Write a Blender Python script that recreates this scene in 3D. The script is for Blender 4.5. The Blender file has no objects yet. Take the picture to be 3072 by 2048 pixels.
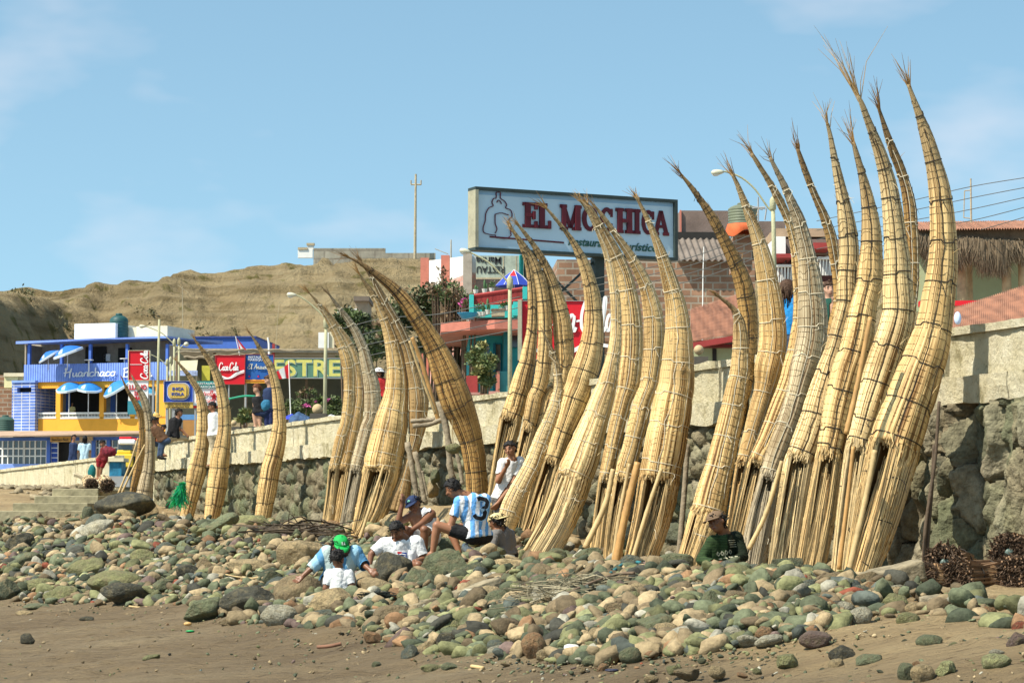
import bpy, math, random
import numpy as np
from mathutils import Vector, Matrix
from mathutils.bvhtree import BVHTree
R = math.radians
random.seed(7); rng = np.random.default_rng(11)
C = bpy.context.scene.collection
SC = bpy.context.scene
# ---------------- camera ----------------
F = 7184.0; CX = 1536.0; CY = 1024.0; HZ = 1541.0; EYE = 2.0
PITCH = math.atan((HZ-CY)/F)
cam_d = bpy.data.cameras.new("camera"); cam = bpy.data.objects.new("camera", cam_d); C.objects.link(cam)
cam.location = (0, 0, EYE); cam.rotation_euler = (math.pi/2+PITCH, 0, 0)
cam_d.sensor_width = 36; cam_d.lens = F/3072*36; cam_d.clip_start = .5; cam_d.clip_end = 3000
SC.camera = cam
# ---------------- light ----------------
SUN_AZ = Vector((-.84, -.54)).normalized(); SUN_EL = R(53)
w = bpy.data.worlds.new("World"); SC.world = w; w.use_nodes = True
nt = w.node_tree; nt.nodes.clear()
out = nt.nodes.new("ShaderNodeOutputWorld"); bg = nt.nodes.new("ShaderNodeBackground")
sky = nt.nodes.new("ShaderNodeTexSky"); sky.sky_type = 'NISHITA'; sky.sun_disc = False
sky.sun_elevation = SUN_EL; sky.sun_rotation = math.atan2(SUN_AZ.x, SUN_AZ.y)
sky.air_density = 1.0; sky.dust_density = .5; sky.ozone_density = 1.6; sky.altitude = 0
tc = nt.nodes.new("ShaderNodeTexCoord"); mp = nt.nodes.new("ShaderNodeMapping")
mp.inputs['Scale'].default_value = (6.5, 6.5, 15.0); mp.inputs['Location'].default_value = (3.1, .7, 5.15)
cn = nt.nodes.new("ShaderNodeTexNoise"); cn.inputs['Scale'].default_value = 1.35; cn.inputs['Detail'].default_value = 4; cn.inputs['Roughness'].default_value = .5
cr = nt.nodes.new("ShaderNodeValToRGB"); cr.color_ramp.elements[0].position = .56; cr.color_ramp.elements[0].color = (0, 0, 0, 1)
cr.color_ramp.elements[1].position = .8; cr.color_ramp.elements[1].color = (.34, .34, .34, 1)
mx = nt.nodes.new("ShaderNodeMix"); mx.data_type = 'RGBA'; mx.inputs[7].default_value = (5.6, 5.0, 5.0, 1)
L = nt.links.new
vu = nt.nodes.new("ShaderNodeVectorMath"); vu.operation = 'ADD'; vu.inputs[1].default_value = (0, 0, .17); vn = nt.nodes.new("ShaderNodeVectorMath"); vn.operation = 'NORMALIZE'
L(tc.outputs['Generated'], vu.inputs[0]); L(vu.outputs[0], vn.inputs[0]); L(vn.outputs[0], sky.inputs['Vector'])
ti = nt.nodes.new("ShaderNodeMix"); ti.data_type = 'RGBA'; ti.blend_type = 'MULTIPLY'; ti.inputs[0].default_value = 1; ti.inputs[7].default_value = (1.02, 1.12, .93, 1); L(sky.outputs[0], ti.inputs[6])
L(tc.outputs['Generated'], mp.inputs['Vector']); L(mp.outputs[0], cn.inputs['Vector']); L(cn.outputs['Fac'], cr.inputs[0])
L(cr.outputs[0], mx.inputs[0]); L(ti.outputs[2], mx.inputs[6]); L(mx.outputs[2], bg.inputs[0])
bg.inputs[1].default_value = .145
L(bg.outputs[0], out.inputs[0])
sd = bpy.data.lights.new("sun", 'SUN'); sun = bpy.data.objects.new("sun", sd); C.objects.link(sun)
sd.energy = 5.0; sd.angle = R(.5); sd.color = (1, .93, .80)
sv = Vector((SUN_AZ.x*math.cos(SUN_EL), SUN_AZ.y*math.cos(SUN_EL), math.sin(SUN_EL)))
sun.rotation_euler = sv.to_track_quat('Z', 'Y').to_euler(); sun.location = sv*60
SC.view_settings.view_transform = 'Standard'; SC.view_settings.look = 'None'
SC.view_settings.exposure = .55; SC.view_settings.gamma = 1

# ---------------- pixel <-> world ----------------
cp, sp = math.cos(PITCH), math.sin(PITCH)
def ray(px, py):
    a, b = px-CX, CY-py
    return Vector((a, F*cp-b*sp, F*sp+b*cp))
def W(px, py, Y):
    d = ray(px, py); return Vector((0, 0, EYE))+d*(Y/d.y)
VW = dict(T=(0,0,1), D=(0,0,3072/2352), A=(2400,100,.5102), B=(2300,900,.542), Cv=(1950,350,.5102), Dv=(2000,1000,.4785), E=(1450,550,.4146),
          Fv=(1450,1100,.4146), G=(900,750,.3507), H=(900,1150,.3188), Z5=(480,950,.2871), Z1=(0,800,.5103), Z4=(0,900,.3509),
          P=(880,1280,.3316), Z6=(1240,520,.4528), Z7=(2000,560,.35714), Z8=(2700,500,.478), V6=(700,850,.50209), R=(2100,1000,.6685),
          S2=(0,1500,.4354), S3=(1024,1600,.4575), L5=(0,1250,.44643), R9=(2650,1150,1.0023))
def V(v, x, y):
    a, b, k = VW[v]; return a+x*k, b+y*k
# sea-wall frame: A0 origin, n = seaward, d = along the wall away from the camera
A0 = Vector((5.23, 24.4, 0)); n = Vector((-.941, -.339, 0)).normalized(); d = Vector((-.339, .941, 0)).normalized()
def st(x, y):
    return (x-A0.x)*n.x+(y-A0.y)*n.y, (x-A0.x)*d.x+(y-A0.y)*d.y
def XY(s, t):
    return A0.x+n.x*s+d.x*t, A0.y+n.y*s+d.y*t
BT = [-30, -10, 0, 10, 17, 24, 32, 40, 45, 52, 75, 150, 400]
BZ = [1.3, 1.3, 1.33, 1.36, 1.5, 1.72, 1.85, 2.0, 2.3, 2.75, 3.0, 3.2, 3.3]
SS = [-1, 0, 2, 3.6, 5, 6.2, 7.4, 9, 13, 20, 60]
SZ = [0, 0, -.03, .02, -.14, -.40, -.66, -.80, -1.2, -1.9, -6.0]
def gz(x, y):
    s, t = st(x, y); s = np.asarray(s, float); t = np.asarray(t, float)
    bank = np.interp(s, [1.5, 2.7, 3.5, 4.9], [0, .07, .07, 0])*np.clip((26-t)/8, 0, 1)*np.clip((t+4)/4, 0, 1)
    mound = .62*np.exp(-((t-17)/5)**2)*np.clip((1.6-s)/.7, 0, 1)
    return np.interp(t, BT, BZ)+np.interp(s, SS, SZ)+bank+mound
def ground_px(px, py):
    dd = ray(px, py); lo = 8.0
    for i in range(900):
        y = 8+i*.12; p = Vector((0, 0, EYE))+dd*(y/dd.y)
        if p.z <= float(gz(p.x, p.y)): return Vector((p.x, p.y, float(gz(p.x, p.y))))
    return p
def plane_s(px, s0):                      # depth at which a pixel column crosses the vertical plane s = s0
    k = (px-CX)/F/cp
    return (A0.dot(-n)*1.0+0 - s0)/(-(n.y)-n.x*k)
# ---------------- numpy noise ----------------
def vnoise(x, y, seed=0):
    x = np.asarray(x, float); y = np.asarray(y, float)
    xi = np.floor(x).astype(int); yi = np.floor(y).astype(int); fx = x-xi; fy = y-yi
    def h(a, b):
        v = (a*374761393+b*668265263+seed*982451653) & 0x7fffffff
        v = ((v ^ (v >> 13))*1274126177) & 0x7fffffff
        v = v ^ (v >> 16)
        return (v % 100003)/100003.0
    sx = fx*fx*(3-2*fx); sy = fy*fy*(3-2*fy)
    return (h(xi, yi)*(1-sx)+h(xi+1, yi)*sx)*(1-sy)+(h(xi, yi+1)*(1-sx)+h(xi+1, yi+1)*sx)*sy
def fbm(x, y, o=4, seed=0):
    r = 0; a = .5
    for i in range(o):
        r = r+a*(vnoise(x, y, seed+i*17)-.5); x = x*2.03; y = y*2.03; a *= .5
    return r
# ---------------- materials ----------------
def newmat(name):
    m = bpy.data.materials.new(name); m.use_nodes = True
    t = m.node_tree; return m, t, t.nodes['Principled BSDF'], t.nodes, t.links.new
def ramp(N, stops):
    r = N.new("ShaderNodeValToRGB"); e = r.color_ramp.elements
    while len(e) < len(stops): e.new(.5)
    for i, (p, c) in enumerate(stops):
        e[i].position = p; e[i].color = (*c, 1)
    return r
MC = {}
def mat(name, col, rough=.75, var=.18, scale=3.0, bump=.15, bscale=25, metal=0, stain=None, stretch=(1,1,1), spec=.3):
    if name in MC: return MC[name]
    m, t, b, N, L = newmat(name)
    tc = N.new("ShaderNodeTexCoord"); mp = N.new("ShaderNodeMapping"); mp.inputs['Scale'].default_value = stretch
    L(tc.outputs['Object'], mp.inputs[0])
    no = N.new("ShaderNodeTexNoise"); no.inputs['Scale'].default_value = scale; no.inputs['Detail'].default_value = 6; no.inputs['Roughness'].default_value = .65
    L(mp.outputs[0], no.inputs['Vector'])
    c = Vector(col); lo = c*(1-var*1.3); hi = c*(1+var)
    if stain: lo = Vector(stain)
    r = ramp(N, [(.3, tuple(lo)), (.5, tuple(c)), (.75, tuple(min(1, v) for v in hi))])
    L(no.outputs['Fac'], r.inputs[0]); L(r.outputs[0], b.inputs['Base Color'])
    b.inputs['Roughness'].default_value = rough; b.inputs['Metallic'].default_value = metal
    b.inputs['Specular IOR Level'].default_value = spec
    if bump:
        n2 = N.new("ShaderNodeTexNoise"); n2.inputs['Scale'].default_value = bscale; n2.inputs['Detail'].default_value = 5
        L(mp.outputs[0], n2.inputs['Vector'])
        bp = N.new("ShaderNodeBump"); bp.inputs['Strength'].default_value = bump; bp.inputs['Distance'].default_value = .03
        L(n2.outputs['Fac'], bp.inputs['Height']); L(bp.outputs[0], b.inputs['Normal'])
    MC[name] = m; return m
def brickmat(name, c1, c2, mortar, sx=.24, sy=.09, ms=.012):
    if name in MC: return MC[name]
    m, t, b, N, L = newmat(name)
    tc = N.new("ShaderNodeTexCoord"); sxyz = N.new("ShaderNodeSeparateXYZ"); cb = N.new("ShaderNodeCombineXYZ")
    L(tc.outputs['Object'], sxyz.inputs[0])
    ad = N.new("ShaderNodeMath"); ad.operation = 'ADD'; L(sxyz.outputs[0], ad.inputs[0]); L(sxyz.outputs[1], ad.inputs[1])
    L(ad.outputs[0], cb.inputs[0]); L(sxyz.outputs[2], cb.inputs[1])
    br = N.new("ShaderNodeTexBrick"); br.inputs['Scale'].default_value = 1; br.inputs['Brick Width'].default_value = sx; br.inputs['Row Height'].default_value = sy
    br.inputs['Mortar Size'].default_value = ms; br.inputs['Color1'].default_value = (*c1, 1); br.inputs['Color2'].default_value = (*c2, 1); br.inputs['Mortar'].default_value = (*mortar, 1)
    L(cb.outputs[0], br.inputs['Vector'])
    no = N.new("ShaderNodeTexNoise"); no.inputs['Scale'].default_value = .9; no.inputs['Detail'].default_value = 7; no.inputs['Roughness'].default_value = .7; L(tc.outputs['Object'], no.inputs['Vector'])
    mr = N.new("ShaderNodeMapRange"); mr.inputs[1].default_value = .3; mr.inputs[2].default_value = .7; mr.inputs[3].default_value = .6; mr.inputs[4].default_value = 1.25; L(no.outputs['Fac'], mr.inputs[0])
    mu = N.new("ShaderNodeVectorMath"); mu.operation = 'SCALE'; L(br.outputs['Color'], mu.inputs[0]); L(mr.outputs[0], mu.inputs['Scale'])
    L(mu.outputs[0], b.inputs['Base Color']); b.inputs['Roughness'].default_value = .9
    bp = N.new("ShaderNodeBump"); bp.inputs['Strength'].default_value = .5; bp.inputs['Distance'].default_value = .02; bp.invert = True
    L(br.outputs['Fac'], bp.inputs['Height']); L(bp.outputs[0], b.inputs['Normal'])
    MC[name] = m; return m
def colattr(name, rough=.8, bump=.2, bscale=30, nz=.25):       # material reading a colour attribute, with noise on top
    if name in MC: return MC[name]
    m, t, b, N, L = newmat(name)
    at = N.new("ShaderNodeAttribute"); at.attribute_name = 'Col'
    tc = N.new("ShaderNodeTexCoord"); no = N.new("ShaderNodeTexNoise"); no.inputs['Scale'].default_value = bscale*.4; no.inputs['Detail'].default_value = 6; no.inputs['Roughness'].default_value = .7
    L(tc.outputs['Object'], no.inputs['Vector'])
    mr = N.new("ShaderNodeMapRange"); mr.inputs[1].default_value = .3; mr.inputs[2].default_value = .7; mr.inputs[3].default_value = 1-nz; mr.inputs[4].default_value = 1+nz; L(no.outputs['Fac'], mr.inputs[0])
    mu = N.new("ShaderNodeVectorMath"); mu.operation = 'SCALE'; L(at.outputs['Color'], mu.inputs[0]); L(mr.outputs[0], mu.inputs['Scale'])
    L(mu.outputs[0], b.inputs['Base Color']); b.inputs['Roughness'].default_value = rough; b.inputs['Specular IOR Level'].default_value = .25
    n2 = N.new("ShaderNodeTexNoise"); n2.inputs['Scale'].default_value = bscale; n2.inputs['Detail'].default_value = 6; L(tc.outputs['Object'], n2.inputs['Vector'])
    bp = N.new("ShaderNodeBump"); bp.inputs['Strength'].default_value = bump; bp.inputs['Distance'].default_value = .03
    L(n2.outputs['Fac'], bp.inputs['Height']); L(bp.outputs[0], b.inputs['Normal'])
    MC[name] = m; return m
# ---------------- objects ----------------
def tag(o, label=None, cat=None, group=None, kind=None):
    if label: o['label'] = label
    if cat: o['category'] = cat
    if group: o['group'] = group
    if kind: o['kind'] = kind
    return o
def empty(name, loc=(0,0,0), rz=0, label=None, cat=None, group=None):
    o = bpy.data.objects.new(name, None); C.objects.link(o); o.location = loc; o.rotation_euler = (0, 0, rz)
    o.empty_display_size = .2
    return tag(o, label, cat, group)
def mesh_obj(name, verts, faces, m, parent=None, uv=None, col=None, smooth=False, world=False):
    me = bpy.data.meshes.new(name)
    verts = np.asarray(verts, float).reshape(-1, 3)
    if isinstance(faces, np.ndarray):
        nf, k = faces.shape
        me.vertices.add(len(verts)); me.vertices.foreach_set('co', verts.ravel())
        me.loops.add(nf*k); me.loops.foreach_set('vertex_index', faces.ravel().astype(np.int32))
        me.polygons.add(nf); me.polygons.foreach_set('loop_start', np.arange(0, nf*k, k, dtype=np.int32))
        me.update(calc_edges=True)
    else:
        me.from_pydata(verts.tolist(), [], faces)
    if uv is not None:
        ul = me.uv_layers.new(name='UVMap'); li = np.zeros(len(me.loops), np.int32); me.loops.foreach_get('vertex_index', li)
        ul.data.foreach_set('uv', np.asarray(uv, float)[li].ravel())
    if col is not None:
        ca = me.color_attributes.new('Col', 'FLOAT_COLOR', 'POINT'); c = np.ones((len(verts), 4)); c[:, :3] = np.asarray(col).reshape(-1, 3) if np.asarray(col).ndim > 1 else col
        ca.data.foreach_set('color', c.ravel())
    if smooth: me.polygons.foreach_set('use_smooth', np.ones(len(me.polygons), bool))
    if m is not None:
        for mm in (m if isinstance(m, (list, tuple)) else [m]): me.materials.append(mm)
    me.validate(); me.update()
    o = bpy.data.objects.new(name, me); C.objects.link(o)
    if parent is not None:
        o.parent = parent
        if world: o.matrix_parent_inverse = pmw(parent).inverted()
    return o
def pmw(o):
    m = Matrix.LocRotScale(o.location, o.rotation_euler, o.scale)
    return m if o.parent is None else pmw(o.parent) @ o.matrix_parent_inverse @ m
def recenter(o, loc):                      # put a top-level mesh's origin at loc (world-space verts before)
    o.data.transform(Matrix.Translation(-Vector(loc))); o.location = loc; return o
class MB:
    def __init__(s): s.v = []; s.f = []; s.c = []
    def add(s, vs, fs, col=None):
        b = len(s.v); s.v += [tuple(v) for v in vs]; s.f += [tuple(i+b for i in f) for f in fs]
        s.c += [col or (1, 1, 1)]*len(vs); return s
    def box(s, x0, y0, z0, x1, y1, z1, bev=0, col=None):
        if x0 > x1: x0, x1 = x1, x0
        if y0 > y1: y0, y1 = y1, y0
        if z0 > z1: z0, z1 = z1, z0
        return s.add([(x0,y0,z0),(x1,y0,z0),(x1,y1,z0),(x0,y1,z0),(x0,y0,z1),(x1,y0,z1),(x1,y1,z1),(x0,y1,z1)],
                     [(0,3,2,1),(4,5,6,7),(0,1,5,4),(1,2,6,5),(2,3,7,6),(3,0,4,7)], col)
    def tube(s, pts, rs, k=8, cap=True, col=None):
        pts = [Vector(p) for p in pts]
        if not isinstance(rs, (list, tuple)): rs = [rs]*len(pts)
        b = len(s.v); up = None
        for i, p in enumerate(pts):
            t = (pts[min(i+1, len(pts)-1)]-pts[max(i-1, 0)])
            if t.length < 1e-9: t = Vector((0, 0, 1))
            t.normalize()
            if up is None: up = t.orthogonal().normalized()
            up = (up-t*up.dot(t)); up = up.normalized() if up.length > 1e-6 else t.orthogonal().normalized()
            sd = t.cross(up)
            for j in range(k):
                a = 2*math.pi*j/k; s.v.append(tuple(p+(up*math.cos(a)+sd*math.sin(a))*rs[i])); s.c.append(col or (1, 1, 1))
        for i in range(len(pts)-1):
            for j in range(k):
                s.f.append((b+i*k+j, b+i*k+(j+1) % k, b+(i+1)*k+(j+1) % k, b+(i+1)*k+j))
        if cap:
            s.f.append(tuple(b+j for j in reversed(range(k)))); e = b+(len(pts)-1)*k; s.f.append(tuple(e+j for j in range(k)))
        return s
    def lathe(s, c, prof, k=20, col=None):   # prof list of (r, z)
        b = len(s.v)
        for r, z in prof:
            for j in range(k):
                a = 2*math.pi*j/k; s.v.append((c[0]+r*math.cos(a), c[1]+r*math.sin(a), c[2]+z)); s.c.append(col or (1, 1, 1))
        for i in range(len(prof)-1):
            for j in range(k): s.f.append((b+i*k+j, b+i*k+(j+1) % k, b+(i+1)*k+(j+1) % k, b+(i+1)*k+j))
        s.f.append(tuple(b+j for j in reversed(range(k)))); e = b+(len(prof)-1)*k; s.f.append(tuple(e+j for j in range(k)))
        return s
    def poly(s, pts, thick, axis=(0, 1, 0), col=None):    # flat polygon given thickness along axis
        a = Vector(axis)*thick; m_ = len(pts); b = len(s.v)
        for p in pts: s.v.append(tuple(Vector(p))); s.c.append(col or (1, 1, 1))
        for p in pts: s.v.append(tuple(Vector(p)+a)); s.c.append(col or (1, 1, 1))
        s.f.append(tuple(b+i for i in range(m_))); s.f.append(tuple(b+m_+i for i in reversed(range(m_))))
        for i in range(m_): s.f.append((b+i, b+m_+i, b+m_+(i+1) % m_, b+(i+1) % m_))
        return s
    def build(s, name, m, parent=None, smooth=False, bevel=0, col=False, world=False):
        o = mesh_obj(name, s.v, s.f, m, parent, col=np.array(s.c) if col else None, smooth=smooth, world=world)
        if bevel:
            md = o.modifiers.new('bevel', 'BEVEL'); md.width = bevel; md.segments = 2; md.limit_method = 'ANGLE'
        return o
def smooth_path(pts, m_=24):               # Catmull-Rom
    P = [Vector(p) for p in pts]; P = [P[0]*2-P[1]]+P+[P[-1]*2-P[-2]]; out = []
    seg = max(2, m_//(len(pts)-1))
    for i in range(1, len(P)-2):
        for q in range(seg):
            u = q/seg
            out.append(.5*((2*P[i])+(P[i+1]-P[i-1])*u+(2*P[i-1]-5*P[i]+4*P[i+1]-P[i+2])*u*u+(3*P[i]-P[i-1]-3*P[i+1]+P[i+2])*u**3))
    out.append(P[-2]); return out
# text: x right, z up, faces -y
def text_part(s, name, size, m, parent, loc, rot=(math.pi/2, 0, 0), depth=.01, width=None, bold=0, shear=0, align='LEFT'):
    cu = bpy.data.curves.new(name, 'FONT'); cu.body = s; cu.size = size; cu.extrude = depth; cu.offset = bold; cu.shear = shear; cu.align_x = align; cu.resolution_u = 3
    o = bpy.data.objects.new(name, cu); C.objects.link(o)
    dg = bpy.context.evaluated_depsgraph_get(); me = bpy.data.meshes.new_from_object(o.evaluated_get(dg))
    bpy.data.objects.remove(o)
    me.materials.clear(); me.materials.append(m)
    if width and len(me.vertices):
        xs = [v.co.x for v in me.vertices]; k = width/(max(xs)-min(xs)); x0 = min(xs) if align == 'LEFT' else 0
        for v in me.vertices: v.co.x = (v.co.x-x0)*k
    t = bpy.data.objects.new(name, me); C.objects.link(t); t.parent = parent; t.location = loc; t.rotation_euler = rot
    return t
def strokes_part(lines, name, m, parent, x0, z0, sx, sz, y, wd, th=.012, sub=10, taper=True):   # ribbons in the local xz plane, facing -y
    mb = MB()
    for ln in lines:
        pts = smooth_path([(x0+a*sx, 0, z0+b*sz) for a, b in ln], sub*(len(ln)-1)) if len(ln) > 2 else [Vector((x0+a*sx, 0, z0+b*sz)) for a, b in ln]
        vs = []; N_ = len(pts); y = y-.0022
        for i, p in enumerate(pts):
            t = (pts[min(i+1, N_-1)]-pts[max(i-1, 0)]); t = t.normalized() if t.length > 1e-9 else Vector((1, 0, 0))
            q = Vector((-t.z, 0, t.x)); ww = wd*(.65+.35*abs(t.z)) if taper else wd
            for sgn in (-1, 1):
                for yy in (y-i*.00035, y-th-i*.00035): vs.append((p.x+q.x*ww*.5*sgn, yy, p.z+q.z*ww*.5*sgn))
        fs = []
        for i in range(N_-1):
            a = i*4; fs += [(a+1, a+5, a+7, a+3), (a, a+1, a+5, a+4), (a+2, a+6, a+7, a+3)]
        fs += [(0, 1, 3, 2), tuple(4*(N_-1)+q for q in (0, 2, 3, 1))]
        mb.add(vs, fs)
    return mb.build(name, m, parent)
# ---------------- beach, street, hills ----------------
def grid_faces(a, b):
    i = np.arange(a-1)[:, None]*b+np.arange(b-1)[None, :]
    i = i.ravel(); return np.stack([i, i+b, i+b+1, i+1], 1)
def sandmat():
    m, t, b, N, L = newmat('sand_mat')
    tc = N.new("ShaderNodeTexCoord"); mp = N.new("ShaderNodeMapping"); mp.inputs['Scale'].default_value = (.55, 1.9, 1)
    mp.inputs['Rotation'].default_value = (0, 0, R(-14)); L(tc.outputs['Object'], mp.inputs[0])
    n1 = N.new("ShaderNodeTexNoise"); n1.inputs['Scale'].default_value = .35; n1.inputs['Detail'].default_value = 8; n1.inputs['Roughness'].default_value = .62; L(mp.outputs[0], n1.inputs[0])
    r1 = ramp(N, [(.3, (.17, .12, .068)), (.48, (.235, .172, .098)), (.62, (.28, .212, .124)), (.8, (.35, .275, .165))]); L(n1.outputs['Fac'], r1.inputs[0])
    n2 = N.new("ShaderNodeTexNoise"); n2.inputs['Scale'].default_value = 9; n2.inputs['Detail'].default_value = 6; n2.inputs['Roughness'].default_value = .75; L(mp.outputs[0], n2.inputs[0])
    r2 = ramp(N, [(.33, (.42, .38, .34)), (.42, (.95, .95, .95)), (.7, (1.1, 1.1, 1.1))]); L(n2.outputs['Fac'], r2.inputs[0])
    # lighter dry sand near the wall
    at = N.new("ShaderNodeAttribute"); at.attribute_name = 'Col'
    m1 = N.new("ShaderNodeVectorMath"); m1.operation = 'MULTIPLY'; L(r1.outputs[0], m1.inputs[0]); L(r2.outputs[0], m1.inputs[1])
    m2 = N.new("ShaderNodeVectorMath"); m2.operation = 'MULTIPLY'; L(m1.outputs[0], m2.inputs[0]); L(at.outputs['Color'], m2.inputs[1])
    L(m2.outputs[0], b.inputs['Base Color']); b.inputs['Roughness'].default_value = .88; b.inputs['Specular IOR Level'].default_value = .2
    n3 = N.new("ShaderNodeTexNoise"); n3.inputs['Scale'].default_value = 4.5; n3.inputs['Detail'].default_value = 9; n3.inputs['Roughness'].default_value = .68; L(mp.outputs[0], n3.inputs[0])
    bp = N.new("ShaderNodeBump"); bp.inputs['Strength'].default_value = 1; bp.inputs['Distance'].default_value = .2
    L(n3.outputs['Fac'], bp.inputs['Height']); L(bp.outputs[0], b.inputs['Normal'])
    return m
def build_beach():
    ss = np.concatenate([np.arange(-.3, 13, .075), np.arange(13, 30, 1.0), [40, 60, 90, 400]])
    ts = np.concatenate([[-400, -100, -50, -25], np.arange(-14, 30, .1), np.arange(30, 60, .3), np.arange(60, 130, 1.5), [160, 220, 400, 900]])
    S, T = np.meshgrid(ss, ts, indexing='ij'); X = A0.x+n.x*S+d.x*T; Y = A0.y+n.y*S+d.y*T
    Z = gz(X, Y)
    near = np.clip((14-S)/3, 0, 1)*np.clip((T+16)/3, 0, 1)*np.clip((60-T)/10, 0, 1)
    Z = Z+near*(fbm(X*.55, Y*.9, 4, 3)*.12+fbm(X*2.2, Y*4.5, 3, 9)*.05-np.clip(fbm(X*2.4, Y*4, 3, 21)-.07, 0, 1)*.22+np.clip(fbm(X*4, Y*7, 3, 23)-.12, 0, 1)*.2)
    dry = np.clip((6.5-S+fbm(X*.4, Y*.4, 3, 5)*4)/2.5, 0, 1)
    col = np.stack([1+.7*dry, 1+.68*dry, 1+.55*dry], -1).reshape(-1, 3)
    return tag(mesh_obj('beach', np.stack([X, Y, Z], -1).reshape(-1, 3), grid_faces(*S.shape), sandmat(), col=col, smooth=True), kind='structure')
build_beach()
STREET = 3.4
def street_z(Y): return float(np.interp(Y, [0, 75, 110, 200], [STREET, STREET, 3.6, 4.6]))
def build_street():
    ss = np.array([-.32, -1, -3, -8, -20, -50, -120, -300]); ts = np.array([-200, -60, -30, 0, 20, 40, 50, 65, 90, 120, 160, 220, 400])
    S, T = np.meshgrid(ss, ts, indexing='ij'); X = A0.x+n.x*S+d.x*T; Y = A0.y+n.y*S+d.y*T
    Z = np.interp(Y, [0, 75, 110, 200], [STREET, STREET, 3.6, 4.6])
    o = mesh_obj('street', np.stack([X, Y, Z], -1).reshape(-1, 3), grid_faces(*S.shape), mat('street_mat', (.30, .26, .2), .95, .2, 1.2, .3, 30)); tag(o, kind='structure')
build_street()

def hill_mat(name):
    m, t, b, N, L = newmat(name)
    tc = N.new("ShaderNodeTexCoord")
    n1 = N.new("ShaderNodeTexNoise"); n1.inputs['Scale'].default_value = .06; n1.inputs['Detail'].default_value = 10; n1.inputs['Roughness'].default_value = .7; L(tc.outputs['Object'], n1.inputs[0])
    r1 = ramp(N, [(.3, (.20, .155, .085)), (.46, (.34, .265, .15)), (.6, (.42, .335, .195)), (.75, (.50, .40, .25))]); L(n1.outputs['Fac'], r1.inputs[0])
    mp = N.new("ShaderNodeMapping"); mp.inputs['Scale'].default_value = (.06, .06, .7); L(tc.outputs['Object'], mp.inputs[0])
    n2 = N.new("ShaderNodeTexNoise"); n2.inputs['Scale'].default_value = 2.2; n2.inputs['Detail'].default_value = 6; L(mp.outputs[0], n2.inputs[0])
    r2 = ramp(N, [(.36, (.7, .68, .62)), (.5, (1, 1, 1)), (.7, (1.12, 1.1, 1.05))]); L(n2.outputs['Fac'], r2.inputs[0])
    n4 = N.new("ShaderNodeTexNoise"); n4.inputs['Scale'].default_value = .55; n4.inputs['Detail'].default_value = 5; L(tc.outputs['Object'], n4.inputs[0])
    r4 = ramp(N, [(.34, (.55, .6, .42)), (.42, (1, 1, 1))]); L(n4.outputs['Fac'], r4.inputs[0])
    m1 = N.new("ShaderNodeVectorMath"); m1.operation = 'MULTIPLY'; L(r1.outputs[0], m1.inputs[0]); L(r2.outputs[0], m1.inputs[1])
    m2 = N.new("ShaderNodeVectorMath"); m2.operation = 'MULTIPLY'; L(m1.outputs[0], m2.inputs[0]); L(r4.outputs[0], m2.inputs[1])
    L(m2.outputs[0], b.inputs['Base Color']); b.inputs['Roughness'].default_value = .95; b.inputs['Specular IOR Level'].default_value = .1
    n3 = N.new("ShaderNodeTexNoise"); n3.inputs['Scale'].default_value = .9; n3.inputs['Detail'].default_value = 8; n3.inputs['Roughness'].default_value = .7; L(tc.outputs['Object'], n3.inputs[0])
    bp = N.new("ShaderNodeBump"); bp.inputs['Strength'].default_value = 1; bp.inputs['Distance'].default_value = 1.5
    L(n3.outputs['Fac'], bp.inputs['Height']); L(bp.outputs[0], b.inputs['Normal'])
    return m
RX = [-300, 0, 170, 260, 330, 400, 460, 520, 590, 630, 700, 785, 840, 890, 980, 1100, 1290, 1500, 2000, 2500, 2740, 2830, 2950, 3072, 3400]
RY = [850, 850, 848, 850, 836, 822, 820, 828, 812, 800, 793, 785, 775, 767, 775, 775, 782, 800, 790, 760, 720, 688, 666, 662, 640]
YR = 235.0
def sst(x): x = np.clip(x, 0, 1); return x*x*(3-2*x)
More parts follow.
